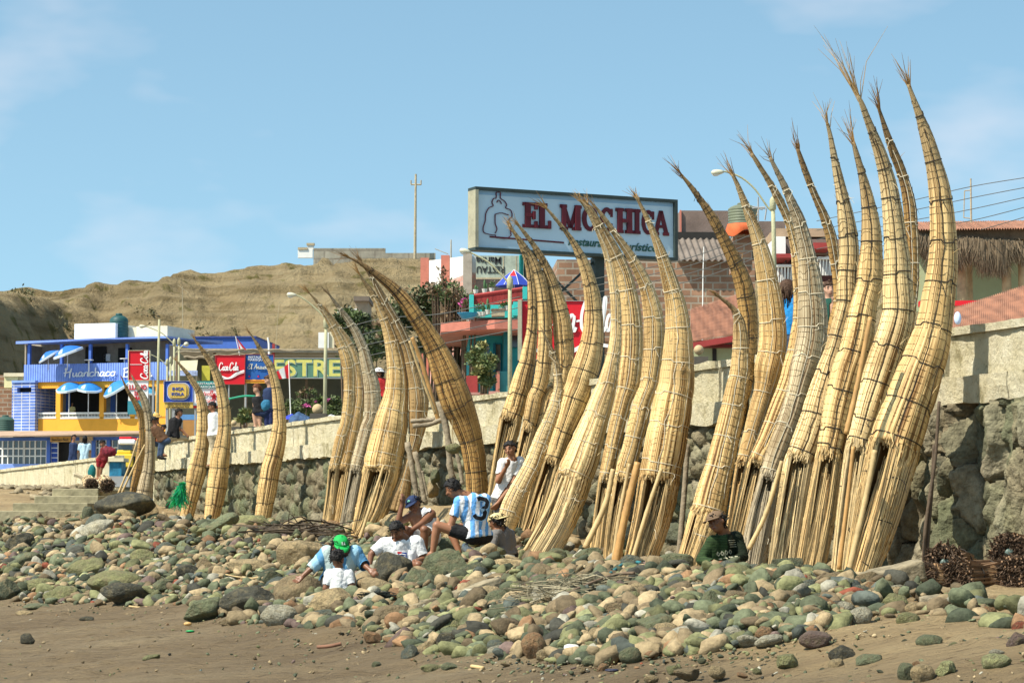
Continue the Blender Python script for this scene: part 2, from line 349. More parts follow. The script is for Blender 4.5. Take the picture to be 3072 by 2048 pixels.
def hill_z(X, Y):
    px = CX+F*X/np.maximum(Y, 1)*1.0
    ridge = EYE+(HZ-np.interp(CX+F*X/YR, RX, RY))/F*YR
    edge = YR-14+fbm(X*.03, X*0+3, 3, 4)*30
    foot = edge-50+fbm(X*.045, X*0+9, 3, 8)*26
    u = sst((Y-foot)/(edge-foot))
    z = 4.4+(ridge-4.4)*(.30*sst((Y-foot+30)/38)+.70*u)
    amp = np.clip((Y-(foot-30))/20, 0, 1)
    face = np.exp(-((Y-(edge-16))/18)**2)
    g = fbm(X*.07+fbm(X*.1, Y*.1, 2, 31)*2, Y*.02, 4, 12)
    z = z+amp*(.05+.95*face)*(g*5.0+1.0-7*np.abs(fbm(X*.085, Y*.03, 3, 92))-5*np.abs(fbm(X*.22, Y*.05, 3, 94))+fbm(X*.35, Y*.35, 4, 2)*2.2)-2.1*amp
    zs = np.round(z/1.5+fbm(X*.05, Y*.05, 3, 77)*1.8)*1.5
    z = z*(1-.35*face)+zs*.35*face
    # nearer spur on the left, its end cut off as a cliff
    ax, ay = W(-70, HZ, 160).x, 160.0; bx, by = W(335, HZ, 214).x, 214.0
    tt = np.array([bx-ax, by-ay]); tt = tt/np.linalg.norm(tt); nn = np.array([-tt[1], tt[0]])
    q = (X-ax)*nn[0]+(Y-ay)*nn[1]+fbm(X*.09, Y*.09, 4, 41)*5
    fr = (Y-150)*.9+fbm(X*.1, Y*.06, 3, 5)*9
    top = np.interp(Y, [150, 165, 200, 230], [15.5, 17.8, 19.8, 22.5])+fbm(X*.1, Y*.1, 3, 6)*1.5
    h2 = 4+(top-4)*sst((q+3)/7)*sst((fr+4)/16)
    return np.maximum(z, h2+fbm(X*.5, Y*.5, 3, 15)*.7)
def build_hills():
    xs = np.concatenate([np.arange(-190, -62, 8), np.arange(-62, 62, .42), np.arange(62, 200, 8)]); ys = np.concatenate([np.arange(132, 248, .55), np.arange(248, 300, 6), [330, 400, 600]])
    X, Y = np.meshgrid(xs, ys, indexing='ij'); Z = hill_z(X, Y)
    Z = Z-np.clip((Y-YR)/60, 0, 1)*2
    o = mesh_obj('hill', np.stack([X, Y, Z], -1).reshape(-1, 3), grid_faces(*X.shape), hill_mat('hill_mat'), smooth=True); tag(o, kind='structure')
build_hills()
# ---------------- leaf clumps ----------------
def leafmat(name, c1, c2):
    if name in MC: return MC[name]
    m, t, b, N, L = newmat(name)
    tc = N.new("ShaderNodeTexCoord"); no = N.new("ShaderNodeTexNoise"); no.inputs['Scale'].default_value = 6; no.inputs['Detail'].default_value = 3; L(tc.outputs['Object'], no.inputs[0])
    r = ramp(N, [(.35, c1), (.65, c2)]); L(no.outputs['Fac'], r.inputs[0]); L(r.outputs[0], b.inputs['Base Color']); b.inputs['Roughness'].default_value = .6
    MC[name] = m; return m
def leaves(centers, nl, sz, seed, spread, slim=.45, droop=0):
    g = np.random.default_rng(seed); V_ = []; cs = np.array(centers)
    ci = g.integers(0, len(cs), nl); P = cs[ci, :3]+g.normal(size=(nl, 3))*cs[ci, 3:4]*spread
    a = g.normal(size=(nl, 3)); a[:, 2] = np.abs(a[:, 2])*.7-droop; a /= np.linalg.norm(a, axis=1)[:, None]
    b = np.cross(a, g.normal(size=(nl, 3))); b /= np.linalg.norm(b, axis=1)[:, None]
    l = sz*g.uniform(.6, 1.3, (nl, 1)); a = a*l; b = b*l*slim
    Q = np.stack([P, P+a*.5+b*.5, P+a, P+a*.5-b*.5], 1).reshape(-1, 3)
    return Q, np.arange(nl*4).reshape(-1, 4)
def build_scrub():
    g = np.random.default_rng(5); cs = []
    while len(cs) < 420:
        x = g.uniform(-60, 30); y = g.uniform(150, 203)
        if vnoise(x*.06, y*.06, 3) > .55: cs.append((x, y, float(hill_z(np.array([x]), np.array([y]))[0])+.15, g.uniform(.15, .55)))
    Q, f_ = leaves(cs, 12000, .28, 3, .6)
    tag(mesh_obj('scrub', Q, f_, leafmat('scrub_leaf', (.09, .085, .035), (.17, .15, .06))), kind='stuff')
build_scrub()
# ---------------- sea wall ----------------
def stoneface(name, t0, t1, s_at, ztop, zbot, step, parent, cell=(.34, .27), tall=False):
    ts = np.arange(t0, t1+step*.5, step); nz_ = int((ztop-zbot)/step)+2; zs = np.linspace(zbot, ztop, nz_)
    T, Z = np.meshgrid(ts, zs, indexing='ij')
    stretch = 1+ (1.2*np.clip((4-T)/4, 0, 1) if tall else 0)
    u = (T+fbm(T*2, Z*2, 2, 4)*.25)/cell[0]; v = (Z+fbm(T*2, Z*2, 2, 8)*.2)/(cell[1]*stretch)
    ui = np.floor(u).astype(int); vi = np.floor(v).astype(int); best = np.full(T.shape, 9.); sec = np.full(T.shape, 9.); cid = np.zeros(T.shape)
    for a in (-1, 0, 1):
        for b_ in (-1, 0, 1):
            cu, cv = ui+a, vi+b_
            h1 = vnoise(cu+.0, cv+.0, 51); h2 = vnoise(cu+.0, cv+.0, 52); h3 = vnoise(cu+.0, cv+.0, 53)
            dd = np.hypot(u-(cu+.15+.7*h1), v-(cv+.15+.7*h2))/(.75+.5*h3)
            new = dd < best; sec = np.where(new, best, np.minimum(sec, dd)); cid = np.where(new, h1*7+h2*13+h3*3, cid); best = np.minimum(best, dd)
    e = np.clip((sec-best)/.55, 0, 1); rid = 1-np.abs(2*vnoise((T+fbm(T*.8, Z*1.6, 2, 71)*.8)*3.6, Z*.35, 61)-1)
    hgt = np.sqrt(e)*(.07+.08*vnoise(cid*9, cid*5, 2))*(1-.45*tall*np.clip((4-T)/4, 0, 1))+fbm(T*6, Z*5, 5, 3)*.15+fbm(T*21, Z*17, 2, 13)*.045+fbm(T*1.2, Z*1.2, 2, 30)*.12+(rid**1.3*.30*np.clip((5-T)/3, 0, 1) if tall else rid*.05)
    hgt = hgt-(.20 if tall else .08)*(e < .11)-.05*np.clip((ztop-Z < .06), 0, 1)
    S = s_at+hgt
    X = A0.x+n.x*S+d.x*T; Y = A0.y+n.y*S+d.y*T
    pal = np.array([(.22, .20, .125), (.16, .155, .095), (.27, .225, .14), (.12, .125, .085), (.31, .27, .18), (.20, .165, .10)])
    pc = pal[(np.floor(cid*100).astype(int)) % 6]
    mort = np.array((.215, .18, .115)); wgt = np.clip(e*3, 0, 1)[..., None]; col = (mort*(1-wgt)+pc*wgt)*.72
    gw = np.clip(fbm(T*1.5, Z*1.5, 3, 66)*(1.2 if tall else 2.5), 0, .5)[..., None]; col = col*(1-gw)+np.array((.13, .155, .075))*gw
    return mesh_obj(name, np.stack([X, Y, Z], -1).reshape(-1, 3), grid_faces(*T.shape)[:, ::-1], colattr('stone_face_mat', .9, 1.0, 26, .5), parent, col=col.reshape(-1, 3), smooth=True)
def plastermat():
    m, t, b, N, L = newmat('plaster_mat')
    tc = N.new("ShaderNodeTexCoord"); mp = N.new("ShaderNodeMapping"); mp.inputs['Scale'].default_value = (1.3, 1.3, .75); L(tc.outputs['Object'], mp.inputs[0])
    n1 = N.new("ShaderNodeTexNoise"); n1.inputs['Scale'].default_value = 1.9; n1.inputs['Detail'].default_value = 9; n1.inputs['Roughness'].default_value = .72; L(mp.outputs[0], n1.inputs[0])
    r1 = ramp(N, [(.27, (.15, .13, .06)), (.36, (.38, .325, .17)), (.44, (.68, .60, .38)), (.66, (.83, .76, .55))]); L(n1.outputs['Fac'], r1.inputs[0])
    n2 = N.new("ShaderNodeTexNoise"); n2.inputs['Scale'].default_value = 14; n2.inputs['Detail'].default_value = 8; n2.inputs['Roughness'].default_value = .75; L(tc.outputs['Object'], n2.inputs[0])
    r2 = ramp(N, [(.32, (.55, .52, .42)), (.45, (1, 1, 1))]); L(n2.outputs['Fac'], r2.inputs[0])
    m1 = N.new("ShaderNodeVectorMath"); m1.operation = 'MULTIPLY'; L(r1.outputs[0], m1.inputs[0]); L(r2.outputs[0], m1.inputs[1])
    L(m1.outputs[0], b.inputs['Base Color']); b.inputs['Roughness'].default_value = .92
    bp = N.new("ShaderNodeBump"); bp.inputs['Strength'].default_value = 1.0; bp.inputs['Distance'].default_value = .11
    L(n2.outputs['Fac'], bp.inputs['Height']); L(bp.outputs[0], b.inputs['Normal'])
    MC['plaster_mat'] = m; return m
plaster = plastermat()
def wall_strip(name, t0, t1, s0, s1, z0, z1, parent, step=.12, rough=.012, seed=1, wavy=0):
    # rough plastered block along the wall: sampled cross-section ring swept along t
    ts = np.arange(t0, t1+step*.5, step); nf = max(3, int((z1-z0)/.07)); prof = [(s0, z0)]
    prof = [(s0, z0), (s1, z0)]+[(s1, z0+(z1-z0)*i/nf) for i in range(1, nf)]+[(s1, z1), ((s0+s1)/2, z1), (s0, z1)]
    S0 = np.array([p[0] for p in prof]); Z0 = np.array([p[1] for p in prof]); k = len(prof)
    T, _ = np.meshgrid(ts, S0, indexing='ij'); S = np.tile(S0, (len(ts), 1)); Z = np.tile(Z0, (len(ts), 1))
    S = S+fbm(T*6, Z*6, 3, seed)*rough*3*(S > s0+.01); Z = Z+fbm(T*3+5, S*4, 3, seed+3)*rough*3*(Z > z0+.01)
    if wavy: Z = Z+np.where(np.abs(Z0-z0)[None, :] < .01, fbm(T*3.5, T*0+1, 4, seed+8)*wavy, 0)
    X = A0.x+n.x*S+d.x*T; Y = A0.y+n.y*S+d.y*T; a = len(ts)
    i = np.arange(a-1)[:, None]*k+np.arange(k)[None, :]; j = np.arange(a-1)[:, None]*k+((np.arange(k)+1) % k)[None, :]
    f_ = np.stack([i, j, j+k, i+k], -1).reshape(-1, 4).tolist(); f_ += [list(range(k))[::-1], list(range((a-1)*k, a*k))]
    return mesh_obj(name, np.stack([X, Y, Z], -1).reshape(-1, 3), f_, plaster, parent)
def build_walls():
    x0, y0 = XY(0, 0)
    wl = empty('sea_wall', (0, 0, 0), 0, 'long cream plastered sea wall on rough boulder masonry behind the reed boats', 'wall')
    for k, (a, b_) in enumerate([(-8, -3.1), (-3.07, 1.55), (1.58, 7.4), (7.43, 14), (14.03, 21), (21.03, 29.4), (29.5, 36.9), (36.94, 44.4)]):
        wall_strip('parapet', a, b_, -.22, 0, 3.46, 3.905, wl, .12 if a < 20 else .3, .018, 5)
        wall_strip('coping', a, b_, -.26, .045, 3.908, 4.0, wl, .12 if a < 20 else .3, .020, 7)
    for k, (a, b_) in enumerate([(-8, -2.2), (-2.17, .1), (.13, 1.3), (1.33, 5), (5.03, 21), (21.02, 44.5)]):
        wall_strip('ledge', a, b_, -.2, .13, 3.17, 3.455, wl, .12, .022, 9, .09)
    stoneface('stone_face', -8, 4, -.08, 3.17, .9, .022, wl, (.25, .40), True)
    stoneface('stone_face', 4, 22, -.08, 3.17, 1.0, .035, wl)
    stoneface('stone_face', 22, 44.4, -.08, 3.17, 1.2, .05, wl, (.42, .33))
    mb = MB(); p = [XY(-.2, 44.4), XY(.05, 44.4), XY(.05, 44.55), XY(-.2, 44.55)]
    mb.poly([(q[0], q[1], 1.5) for q in p], 2.48, (0, 0, 1)); mb.build('end_pier', plaster, wl)
    w2 = empty('sea_wall', (0, 0, 0), 0, 'lower pale concrete wall at far left behind the stone steps', 'wall')
    for k, (a, b_) in enumerate([(50.5, 57.7), (57.8, 70), (70.1, 84), (84.1, 100)]):
        wall_strip('parapet', a, b_, -.2, 0, 2.4, 3.66, w2, .4, .012, k+90); wall_strip('coping', a, b_, -.26, .05, 3.663, 3.76, w2, .4, .016, k+99)
build_walls()
# ---------------- steps ----------------
def build_steps():
    o = empty('stone_steps', tuple(W(160, 1560, 55)), 0, 'worn grey-green stone steps with four risers at the left edge', 'steps')
    m = mat('step_mat', (.30, .265, .165), .95, .4, 1.8, .9, 7)
    L5 = [(0, 630, 692, -260, 50.0), (0, 578, 632, 85, 50.9), (0, 530, 580, 230, 51.8), (0, 482, 532, 350, 52.7)]
    Yb = ground_px(150, 1556).y
    for i, (_, ya, yb, xl, Y) in enumerate(L5):
        Y = Y-50+Yb
        x0, z1 = V('L5', xl, ya); x1, z0 = V('L5', 590 if i < 2 else 660, yb); a = W(x0, z1, Y); b_ = W(x1, z0, Y)
        mb = MB(); mb.box(a.x, Y, b_.z-.35, b_.x, Y+(1.2 if i < 3 else 6), a.z); s_ = mb.build('step', m, o, bevel=.02, world=True)
build_steps()
# ---------------- rocks ----------------
def ico(sub):
    import bmesh
    bm = bmesh.new(); bmesh.ops.create_icosphere(bm, subdivisions=sub, radius=1)
    v = np.array([q.co[:] for q in bm.verts]); f_ = np.array([[a.index for a in q.verts] for q in bm.faces]); bm.free(); return v, f_
ICO = {k: ico(k) for k in (2, 3, 4, 5)}
def rock_verts(sub, seed, kind):
    g = np.random.default_rng(seed); v, f_ = ICO[sub]; v = v.copy()
    ncut = dict(round=8, flat=9, angular=13, long=9)[kind]; depth = dict(round=(.70, .93), flat=(.62, .9), angular=(.5, .8), long=(.64, .9))[kind]
    for q in range(ncut):
        nn = g.normal(size=3); nn /= np.linalg.norm(nn); dd = g.uniform(*depth); h = v@nn-dd
        soft = .88 if kind != 'angular' else .97
        v = v-np.outer(np.clip(h, 0, None)*(1.0 if sub == 2 else soft), nn)
    sc = dict(round=(1, .88, .78), flat=(1.05, .85, .45), angular=(1, .85, .78), long=(1.35, .7, .55))[kind]
    rr = np.linalg.norm(v, axis=1)[:, None]; nv = v/rr
    o_ = seed*3.7
    disp = fbm(nv[:, 0]*1.6+o_, nv[:, 1]*1.6+nv[:, 2]*1.3, 3, seed)*(.22 if sub > 2 else .1)+fbm(nv[:, 0]*6+o_, nv[:, 1]*6+nv[:, 2]*5, 3, seed+4)*(.05 if kind != 'angular' else .09)
    v = nv*(rr+disp[:, None]); v = v*np.array(sc)
    lo = v.min(0); hi = v.max(0); v = (v-(lo+hi)/2)/((hi-lo)/2); return v*np.array(sc)/max(sc[0], 1), f_
def rockmat():
    m, t, b, N, L = newmat('rock_mat')
    oi = N.new("ShaderNodeObjectInfo"); tc = N.new("ShaderNodeTexCoord")
    ofs = N.new("ShaderNodeVectorMath"); ofs.operation = 'ADD'; L(tc.outputs['Object'], ofs.inputs[0]); L(oi.outputs['Random'], ofs.inputs[1])
    sc_ = N.new("ShaderNodeVectorMath"); sc_.operation = 'MULTIPLY_ADD'; L(oi.outputs['Random'], sc_.inputs[0]); sc_.inputs[1].default_value = (31, 17, 23); L(tc.outputs['Object'], sc_.inputs[2])
    n1 = N.new("ShaderNodeTexNoise"); n1.inputs['Scale'].default_value = 1.5; n1.inputs['Detail'].default_value = 8; n1.inputs['Roughness'].default_value = .7; L(sc_.outputs[0], n1.inputs[0])
    r1 = ramp(N, [(.3, (.55, .55, .5)), (.45, (.9, .9, .88)), (.6, (1.1, 1.08, 1.0)), (.75, (1.4, 1.35, 1.2))]); L(n1.outputs['Fac'], r1.inputs[0])
    n2 = N.new("ShaderNodeTexNoise"); n2.inputs['Scale'].default_value = 14; n2.inputs['Detail'].default_value = 5; L(sc_.outputs[0], n2.inputs[0])
    r2 = ramp(N, [(.3, (.7, .7, .7)), (.5, (1, 1, 1)), (.72, (1.35, 1.33, 1.25))]); L(n2.outputs['Fac'], r2.inputs[0])
    m1 = N.new("ShaderNodeVectorMath"); m1.operation = 'MULTIPLY'; L(r1.outputs[0], m1.inputs[0]); L(r2.outputs[0], m1.inputs[1])
    m2 = N.new("ShaderNodeVectorMath"); m2.operation = 'MULTIPLY'; L(m1.outputs[0], m2.inputs[0]); L(oi.outputs['Color'], m2.inputs[1])
    n5 = N.new("ShaderNodeTexNoise"); n5.inputs['Scale'].default_value = 2.3; n5.inputs['Detail'].default_value = 9; n5.inputs['Roughness'].default_value = .75; L(sc_.outputs[0], n5.inputs[0]); r5 = ramp(N, [(.48, (0, 0, 0)), (.62, (.75, .75, .75))]); L(n5.outputs['Fac'], r5.inputs[0])
    mxx = N.new("ShaderNodeMix"); mxx.data_type = 'RGBA'; L(r5.outputs[0], mxx.inputs[0]); L(m2.outputs[0], mxx.inputs[6]); mxx.inputs[7].default_value = (.17, .14, .075, 1)
    L(mxx.outputs[2], b.inputs['Base Color']); b.inputs['Roughness'].default_value = .8; b.inputs['Specular IOR Level'].default_value = .35
    n3 = N.new("ShaderNodeTexNoise"); n3.inputs['Scale'].default_value = 5; n3.inputs['Detail'].default_value = 8; n3.inputs['Roughness'].default_value = .65; L(sc_.outputs[0], n3.inputs[0])
    bp = N.new("ShaderNodeBump"); bp.inputs['Strength'].default_value = .9; bp.inputs['Distance'].default_value = .07
    L(n3.outputs['Fac'], bp.inputs['Height']); L(bp.outputs[0], b.inputs['Normal']); return m
ROCKM = rockmat()
PAL = {'green-grey': (.165, .185, .105), 'dark green': (.085, .10, .06), 'tan': (.45, .34, .19), 'brown': (.25, .185, .105), 'pale grey': (.46, .43, .33),
       'olive': (.25, .25, .115), 'rust-brown': (.35, .20, .10), 'blue-grey': (.13, .15, .125), 'charcoal': (.075, .073, .055), 'yellow-green': (.40, .41, .20), 'brick red': (.30, .085, .045), 'purple-brown': (.22, .15, .125)}
PROTO = {}
for ki, kd in enumerate(('round', 'flat', 'angular', 'long')):
    for q in range(4):
        v, f_ = rock_verts(3, 100+ki*10+q, kd); me_o = mesh_obj('stone', v, f_, ROCKM, smooth=kd in ('round', 'long')); PROTO[kd, q] = me_o.data; bpy.data.objects.remove(me_o)
placed = []
def put_rock(P, hw, hh, hd, colname, kind, label, rz, tilt=(0, 0), name='stone', cat='stone', group='stones on the beach bank', hero=None, mesh=None):
    if hero is not None:
        v, f_ = rock_verts(4, hero, kind); o = mesh_obj(name, v, f_, ROCKM, smooth=True)
    else:
        o = bpy.data.objects.new(name, mesh or PROTO[kind, random.randrange(4)]); C.objects.link(o)
    me = o.data; bb = [max(abs(c[i]) for c in (me.vertices[0].co,)) for i in range(3)]
    co = np.empty(len(me.vertices)*3); me.vertices.foreach_get('co', co); mxs = np.abs(co.reshape(-1, 3)).max(0)
    o.scale = (hw/mxs[0], hd/mxs[1], hh/mxs[2]); o.location = P; o.rotation_euler = (tilt[0], tilt[1], rz)
    c = PAL[colname]; j = random.uniform(.70, .92); o.color = (c[0]*j, c[1]*j, c[2]*j, 1)
    tag(o, label, cat, group); placed.append((P[0], P[1], max(hw, hd))); return o
# hand-placed: view, x0, y0, x1, y1 (box in that view), colour, kind, label, tilt(deg, + = right side down)
HER = [
('S3',215,130,465,355,'charcoal','round','big dark rounded boulder in front of the man in the white printed T-shirt',0),
('S3',62,205,300,360,'pale grey','round','pale greenish boulder tucked behind the big dark boulder, left side',-25),
('S3',120,292,370,432,'tan','angular','tan angular boulder at the foot of the big dark boulder',0),
('S3',515,105,850,305,'green-grey','angular','large rugged grey-green boulder below the footballer-shirt man\'s feet',0),
('S3',550,28,765,190,'green-grey','round','smooth moss-green boulder beside the striped-shirt man\'s shin',0),
('S3',830,82,1075,180,'green-grey','flat','flat greenish rock that the striped-shirt man sits behind',0),
('S3',975,165,1225,245,'tan','long','long oval tan stone below the red brick',0),
('S3',1180,655,1345,835,'rust-brown','round','large upright tan-brown boulder at the lower edge of the bank',0),
('S3',1280,760,1365,845,'tan','round','small egg-shaped tan stone right of the upright tan-brown boulder',0),
('S3',1935,520,2195,695,'green-grey','angular','big faceted grey-green boulder in the lower right of the stone bank',10),
('S3',2040,132,2310,262,'green-grey','angular','speckled green block of rock left of the man in the brown cap',0),
('S3',1235,22,1485,140,'charcoal','angular','dark lumpy rock at the foot of the wide reed boat, beside the dark gap',0),
('S3',1345,98,1480,200,'green-grey','round','round green-grey stone right below the dark lumpy rock',0),
('S3',1530,95,1712,215,'green-grey','angular','green-grey rock at the foot of the split cane',0),
('S3',1745,275,1910,375,'tan','angular','yellowish tan wedge of stone beside the blue rope',0),
('S3',1695,455,1875,585,'brown','angular','square-cut brown block in the middle of the bank',0),
('S3',1855,382,1972,515,'olive','round','smooth olive stone standing on end beside the square brown block',0),
('S3',250,578,396,640,'tan','long','smooth oval tan stone on the sand edge under the flat brown rock',0),
('S3',205,468,465,600,'brown','flat','broad flat brown rock in front of the tan angular boulder',-8),
('S3',1408,588,1555,700,'rust-brown','angular','orange-brown slab of stone tilted up in the low middle bank',-25),
('S3',1270,595,1400,680,'tan','round','tan rounded stone left of the orange-brown slab',0),
('S3',1168,350,1295,460,'tan','angular','pale orange-tan stone left of the tangled net',0),
('S3',1820,745,1970,850,'green-grey','round','mottled green stone at the sand edge with a driftwood chip in front',0),
('S3',2025,715,2165,790,'brown','round','smooth golden-brown stone right of the mottled green one',0),
('S3',1575,800,1730,868,'green-grey','flat','low dark green stone half sunk at the sand edge, centre right',0),
('S3',390,730,500,835,'blue-grey','angular','blue-grey pointed stone at the left tip of the bank\'s sand edge',0),
('S3',520,855,660,915,'olive','flat','olive-brown stone lying alone on the sand in the lower middle',0),
('S3',655,845,765,905,'green-grey','flat','grey-green stone touching the olive-brown one on open sand',0),
('S3',142,640,262,725,'rust-brown','angular','rust-brown wedge of stone on the sand left of the bank tip',20),
('S3',440,606,602,668,'purple-brown','flat','reddish purple flat stone near the bank\'s left tip',0),
('S3',2180,880,2352,965,'brown','angular','brown wedge-shaped rock on the sand at the bottom right of centre',0),
('S3',1985,925,2080,979,'tan','round','round tan stone at the bottom edge of the view',0),
('S3',660,568,795,668,'olive','round','large olive-tan stone near the centre of the lower bank',0),
('S3',2010,415,2135,500,'tan','round','pale tan faceted stone left of the brown-cap man\'s green rock',0),
('S3',2125,288,2262,395,'green-grey','round','round green-grey stone in the upper right of the bank below the green block',0),
('S3',2130,540,2315,605,'rust-brown','flat','flat orange-tan stone above the big faceted boulder',5),
('S3',1000,505,1100,600,'green-grey','angular','green-grey cube-like stone in the lower central bank',0),
('S3',1105,690,1190,765,'charcoal','angular','dark slate-coloured stone left of the upright tan-brown boulder',0),
('S3',955,695,1095,775,'blue-grey','angular','dark blue-grey ridge-shaped stone in the lower central bank',0),
('S2',35,225,240,362,'charcoal','angular','dark brown-green rock alone at the left, above the sand inlet',0),
('S2',48,370,280,500,'green-grey','flat','long green boulder at the left edge of the stone field',-15),
('S2',470,395,725,562,'olive','angular','mossy green boulder with an orange patch, left part of the field',-20),
('S2',445,303,632,400,'blue-grey','round','smooth blue-green stone above the mossy boulder',0),
('S2',888,340,1065,475,'olive','round','light olive boulder with a dark underside in the left middle',0),
('S2',608,488,1000,645,'olive','round','long low tan-green mound of rock behind the black-wet boulder',0),
('S2',695,568,1042,732,'charcoal','angular','black wet boulder at the sand edge, left of centre',0),
('S2',1213,445,1378,568,'charcoal','angular','dark green-black stone in the left centre of the field',0),
('S2',1340,388,1485,525,'brown','angular','brown block-shaped stone right of the dark green-black one',0),
('S2',1563,408,1865,512,'tan','flat','light tan flat slab lying level left of the green-cap man',0),
('S2',1798,226,1945,350,'green-grey','round','smooth round grey-green boulder up-left of the big tan boulder',-20),
('S2',1908,284,2250,488,'tan','angular','big tan block boulder just left of the man in the green cap',0),
('S2',1515,600,1905,812,'charcoal','angular','very large dark mossy boulder at the sand edge, in front of the tan slab',-8),
('S2',1262,686,1528,836,'green-grey','angular','wedge-shaped green rock at the left foot of the very large dark boulder',-15),
('S2',1893,514,2232,750,'brown','round','large rounded brown boulder in front of the striped-collar man',-10),
('S2',1798,724,2064,882,'pale grey','round','rounded grey-cream boulder on the sand below the brown one',0),
('S2',2130,608,2420,800,'tan','round','pale pinkish tan boulder right of the large brown one',-20),
('S2',2150,752,2320,832,'blue-grey','angular','dark blue-grey stone at the foot of the pinkish tan boulder',0),
('S2',1510,808,1664,868,'brown','flat','half-buried brown stone left of the grey-cream boulder',0),
('S2',300,590,545,706,'olive','angular','brown-green rock at the sand edge left of the black-wet boulder',0),
('S2',-20,548,142,705,'dark green','angular','dark green algae-covered rock cut by the left edge of the view',0),
('S2',165,540,392,640,'olive','round','yellowish mossy stone in the left, behind the sand edge',0),
('S2',160,712,352,756,'green-grey','flat','flat green stone lying just off the bank on sand, far left',0),
('S2',108,757,228,800,'tan','flat','pale oval stone on sand below the flat green stone, far left',0),
('S2',142,918,240,988,'charcoal','angular','small dark stump-like rock in the wet sand at the left',0),
('S2',548,800,648,840,'charcoal','flat','dark angular flat stone alone on the sand, left centre',0),
('S2',982,1060,1102,1112,'olive','flat','lone olive stone in the open sand at the bottom centre left',-10),
('S2',655,-52,1065,110,'charcoal','long','long dark dome boulder with a tan top beside the stone steps',0),
('S2',565,48,652,165,'dark green','angular','upright dark green stone left of the long dome boulder',0),
('S2',592,96,735,222,'blue-grey','long','slanting blue-green stone under the long dome boulder',-35),
('S2',783,60,902,145,'tan','round','tan wedge-shaped boulder below the long dome boulder',0),
('S2',958,22,1092,140,'tan','angular','light cream angular rock near the lone reed boats\' net',0),
('S2',555,138,795,268,'pale grey','long','long pale slab of stone slanting down left in the far field',-30),
('S2',1385,98,1645,235,'green-grey','long','long green slab of stone below the second lone reed boat',-25),
('S2',1595,104,1865,222,'olive','round','broad olive-brown boulder below the third lone reed boat',0),
('S2',1930,128,2118,235,'tan','angular','flat-topped tan boulder left of the first boat cluster',-20),
('S2',1620,182,1742,285,'green-grey','angular','grey-green triangular stone left of the round grey-green boulder',0),
('S2',2225,140,2360,215,'rust-brown','round','orange-brown boulder at the foot of the first boat cluster',0),
('S2',795,255,950,350,'green-grey','angular','green block stone in the middle of the left field',0),
('S2',1050,540,1212,645,'green-grey','angular','grey-green stone right of the black-wet boulder',0),
('S2',1800,488,1955,615,'dark green','angular','knobbly dark green rock left of the large brown boulder',-15),
('R',315,1010,462,1102,'dark green','angular','dark green block on top of the right-hand stone heap',0),
('R',150,952,335,1042,'olive','angular','tan-grey rock on the heap right behind the brown-cap man',0),
('R',213,1034,306,1090,'blue-grey','angular','small blue-black stone beside the dark green block',0),
('R',224,1000,300,1040,'tan','round','small tan stone leaning on the tan-grey rock',0),
('R',465,1165,608,1230,'dark green','flat','dark green flat-topped stone in the right-hand heap',0),
('R',575,1200,682,1256,'charcoal','round','charcoal stone touching the dark green flat-topped one',0),
('R',665,1230,772,1315,'pale grey','round','white speckled round stone low in the right-hand heap',0),
('R',370,1155,465,1245,'brown','angular','grey-brown peaked stone in the right-hand heap',0),
('R',282,1175,348,1235,'rust-brown','round','orange-brown stone in the right-hand heap',0),
('R',445,1335,588,1412,'purple-brown','round','dull purple rounded stone low in the right-hand heap',0),
('R',968,1352,1088,1412,'green-grey','flat','smooth green stone in the dry sand at the lower right',0),
('R',1265,1438,1398,1512,'yellow-green','round','large yellow-green boulder half sunk near the lower right corner',0),
('R',945,1485,1050,1568,'tan','round','round orange-tan stone at the bottom right',0),
('R',1055,1470,1148,1545,'yellow-green','angular','bright yellow-green stone at the bottom right',0),
('R',885,1480,962,1560,'green-grey','round','green stone left of the round orange-tan one',0),
('R',1370,1340,1460,1425,'purple-brown','angular','dark brown-purple rock cut by the right edge',0),
('R',1325,1190,1440,1255,'brick red','flat','rusty red flat rock on the dry sand at the right',0),
('R',1400,1290,1470,1355,'brick red','round','brick-red rounded lump at the right edge',0),
('R',578,1400,700,1480,'charcoal','angular','dark grey-green angular rock at the sand edge, lower right',0),
('R',700,1440,835,1500,'green-grey','flat','long green stone at the sand edge, lower right',0),
('R',575,1460,650,1520,'tan','round','tan cobble at the sand edge, lower right',0),
('R',345,1440,440,1505,'olive','flat','olive flat stone at the sand edge below the heap',0),
('R',880,1250,985,1312,'olive','round','low olive-grey stone right of the white speckled one',0),
('R',0,1160,110,1290,'green-grey','angular','large grey-green faceted rock in the heap below the brown-cap man',15),
('R',110,1155,240,1245,'brown','angular','brown crackled rock at the heart of the right-hand heap',0),
]
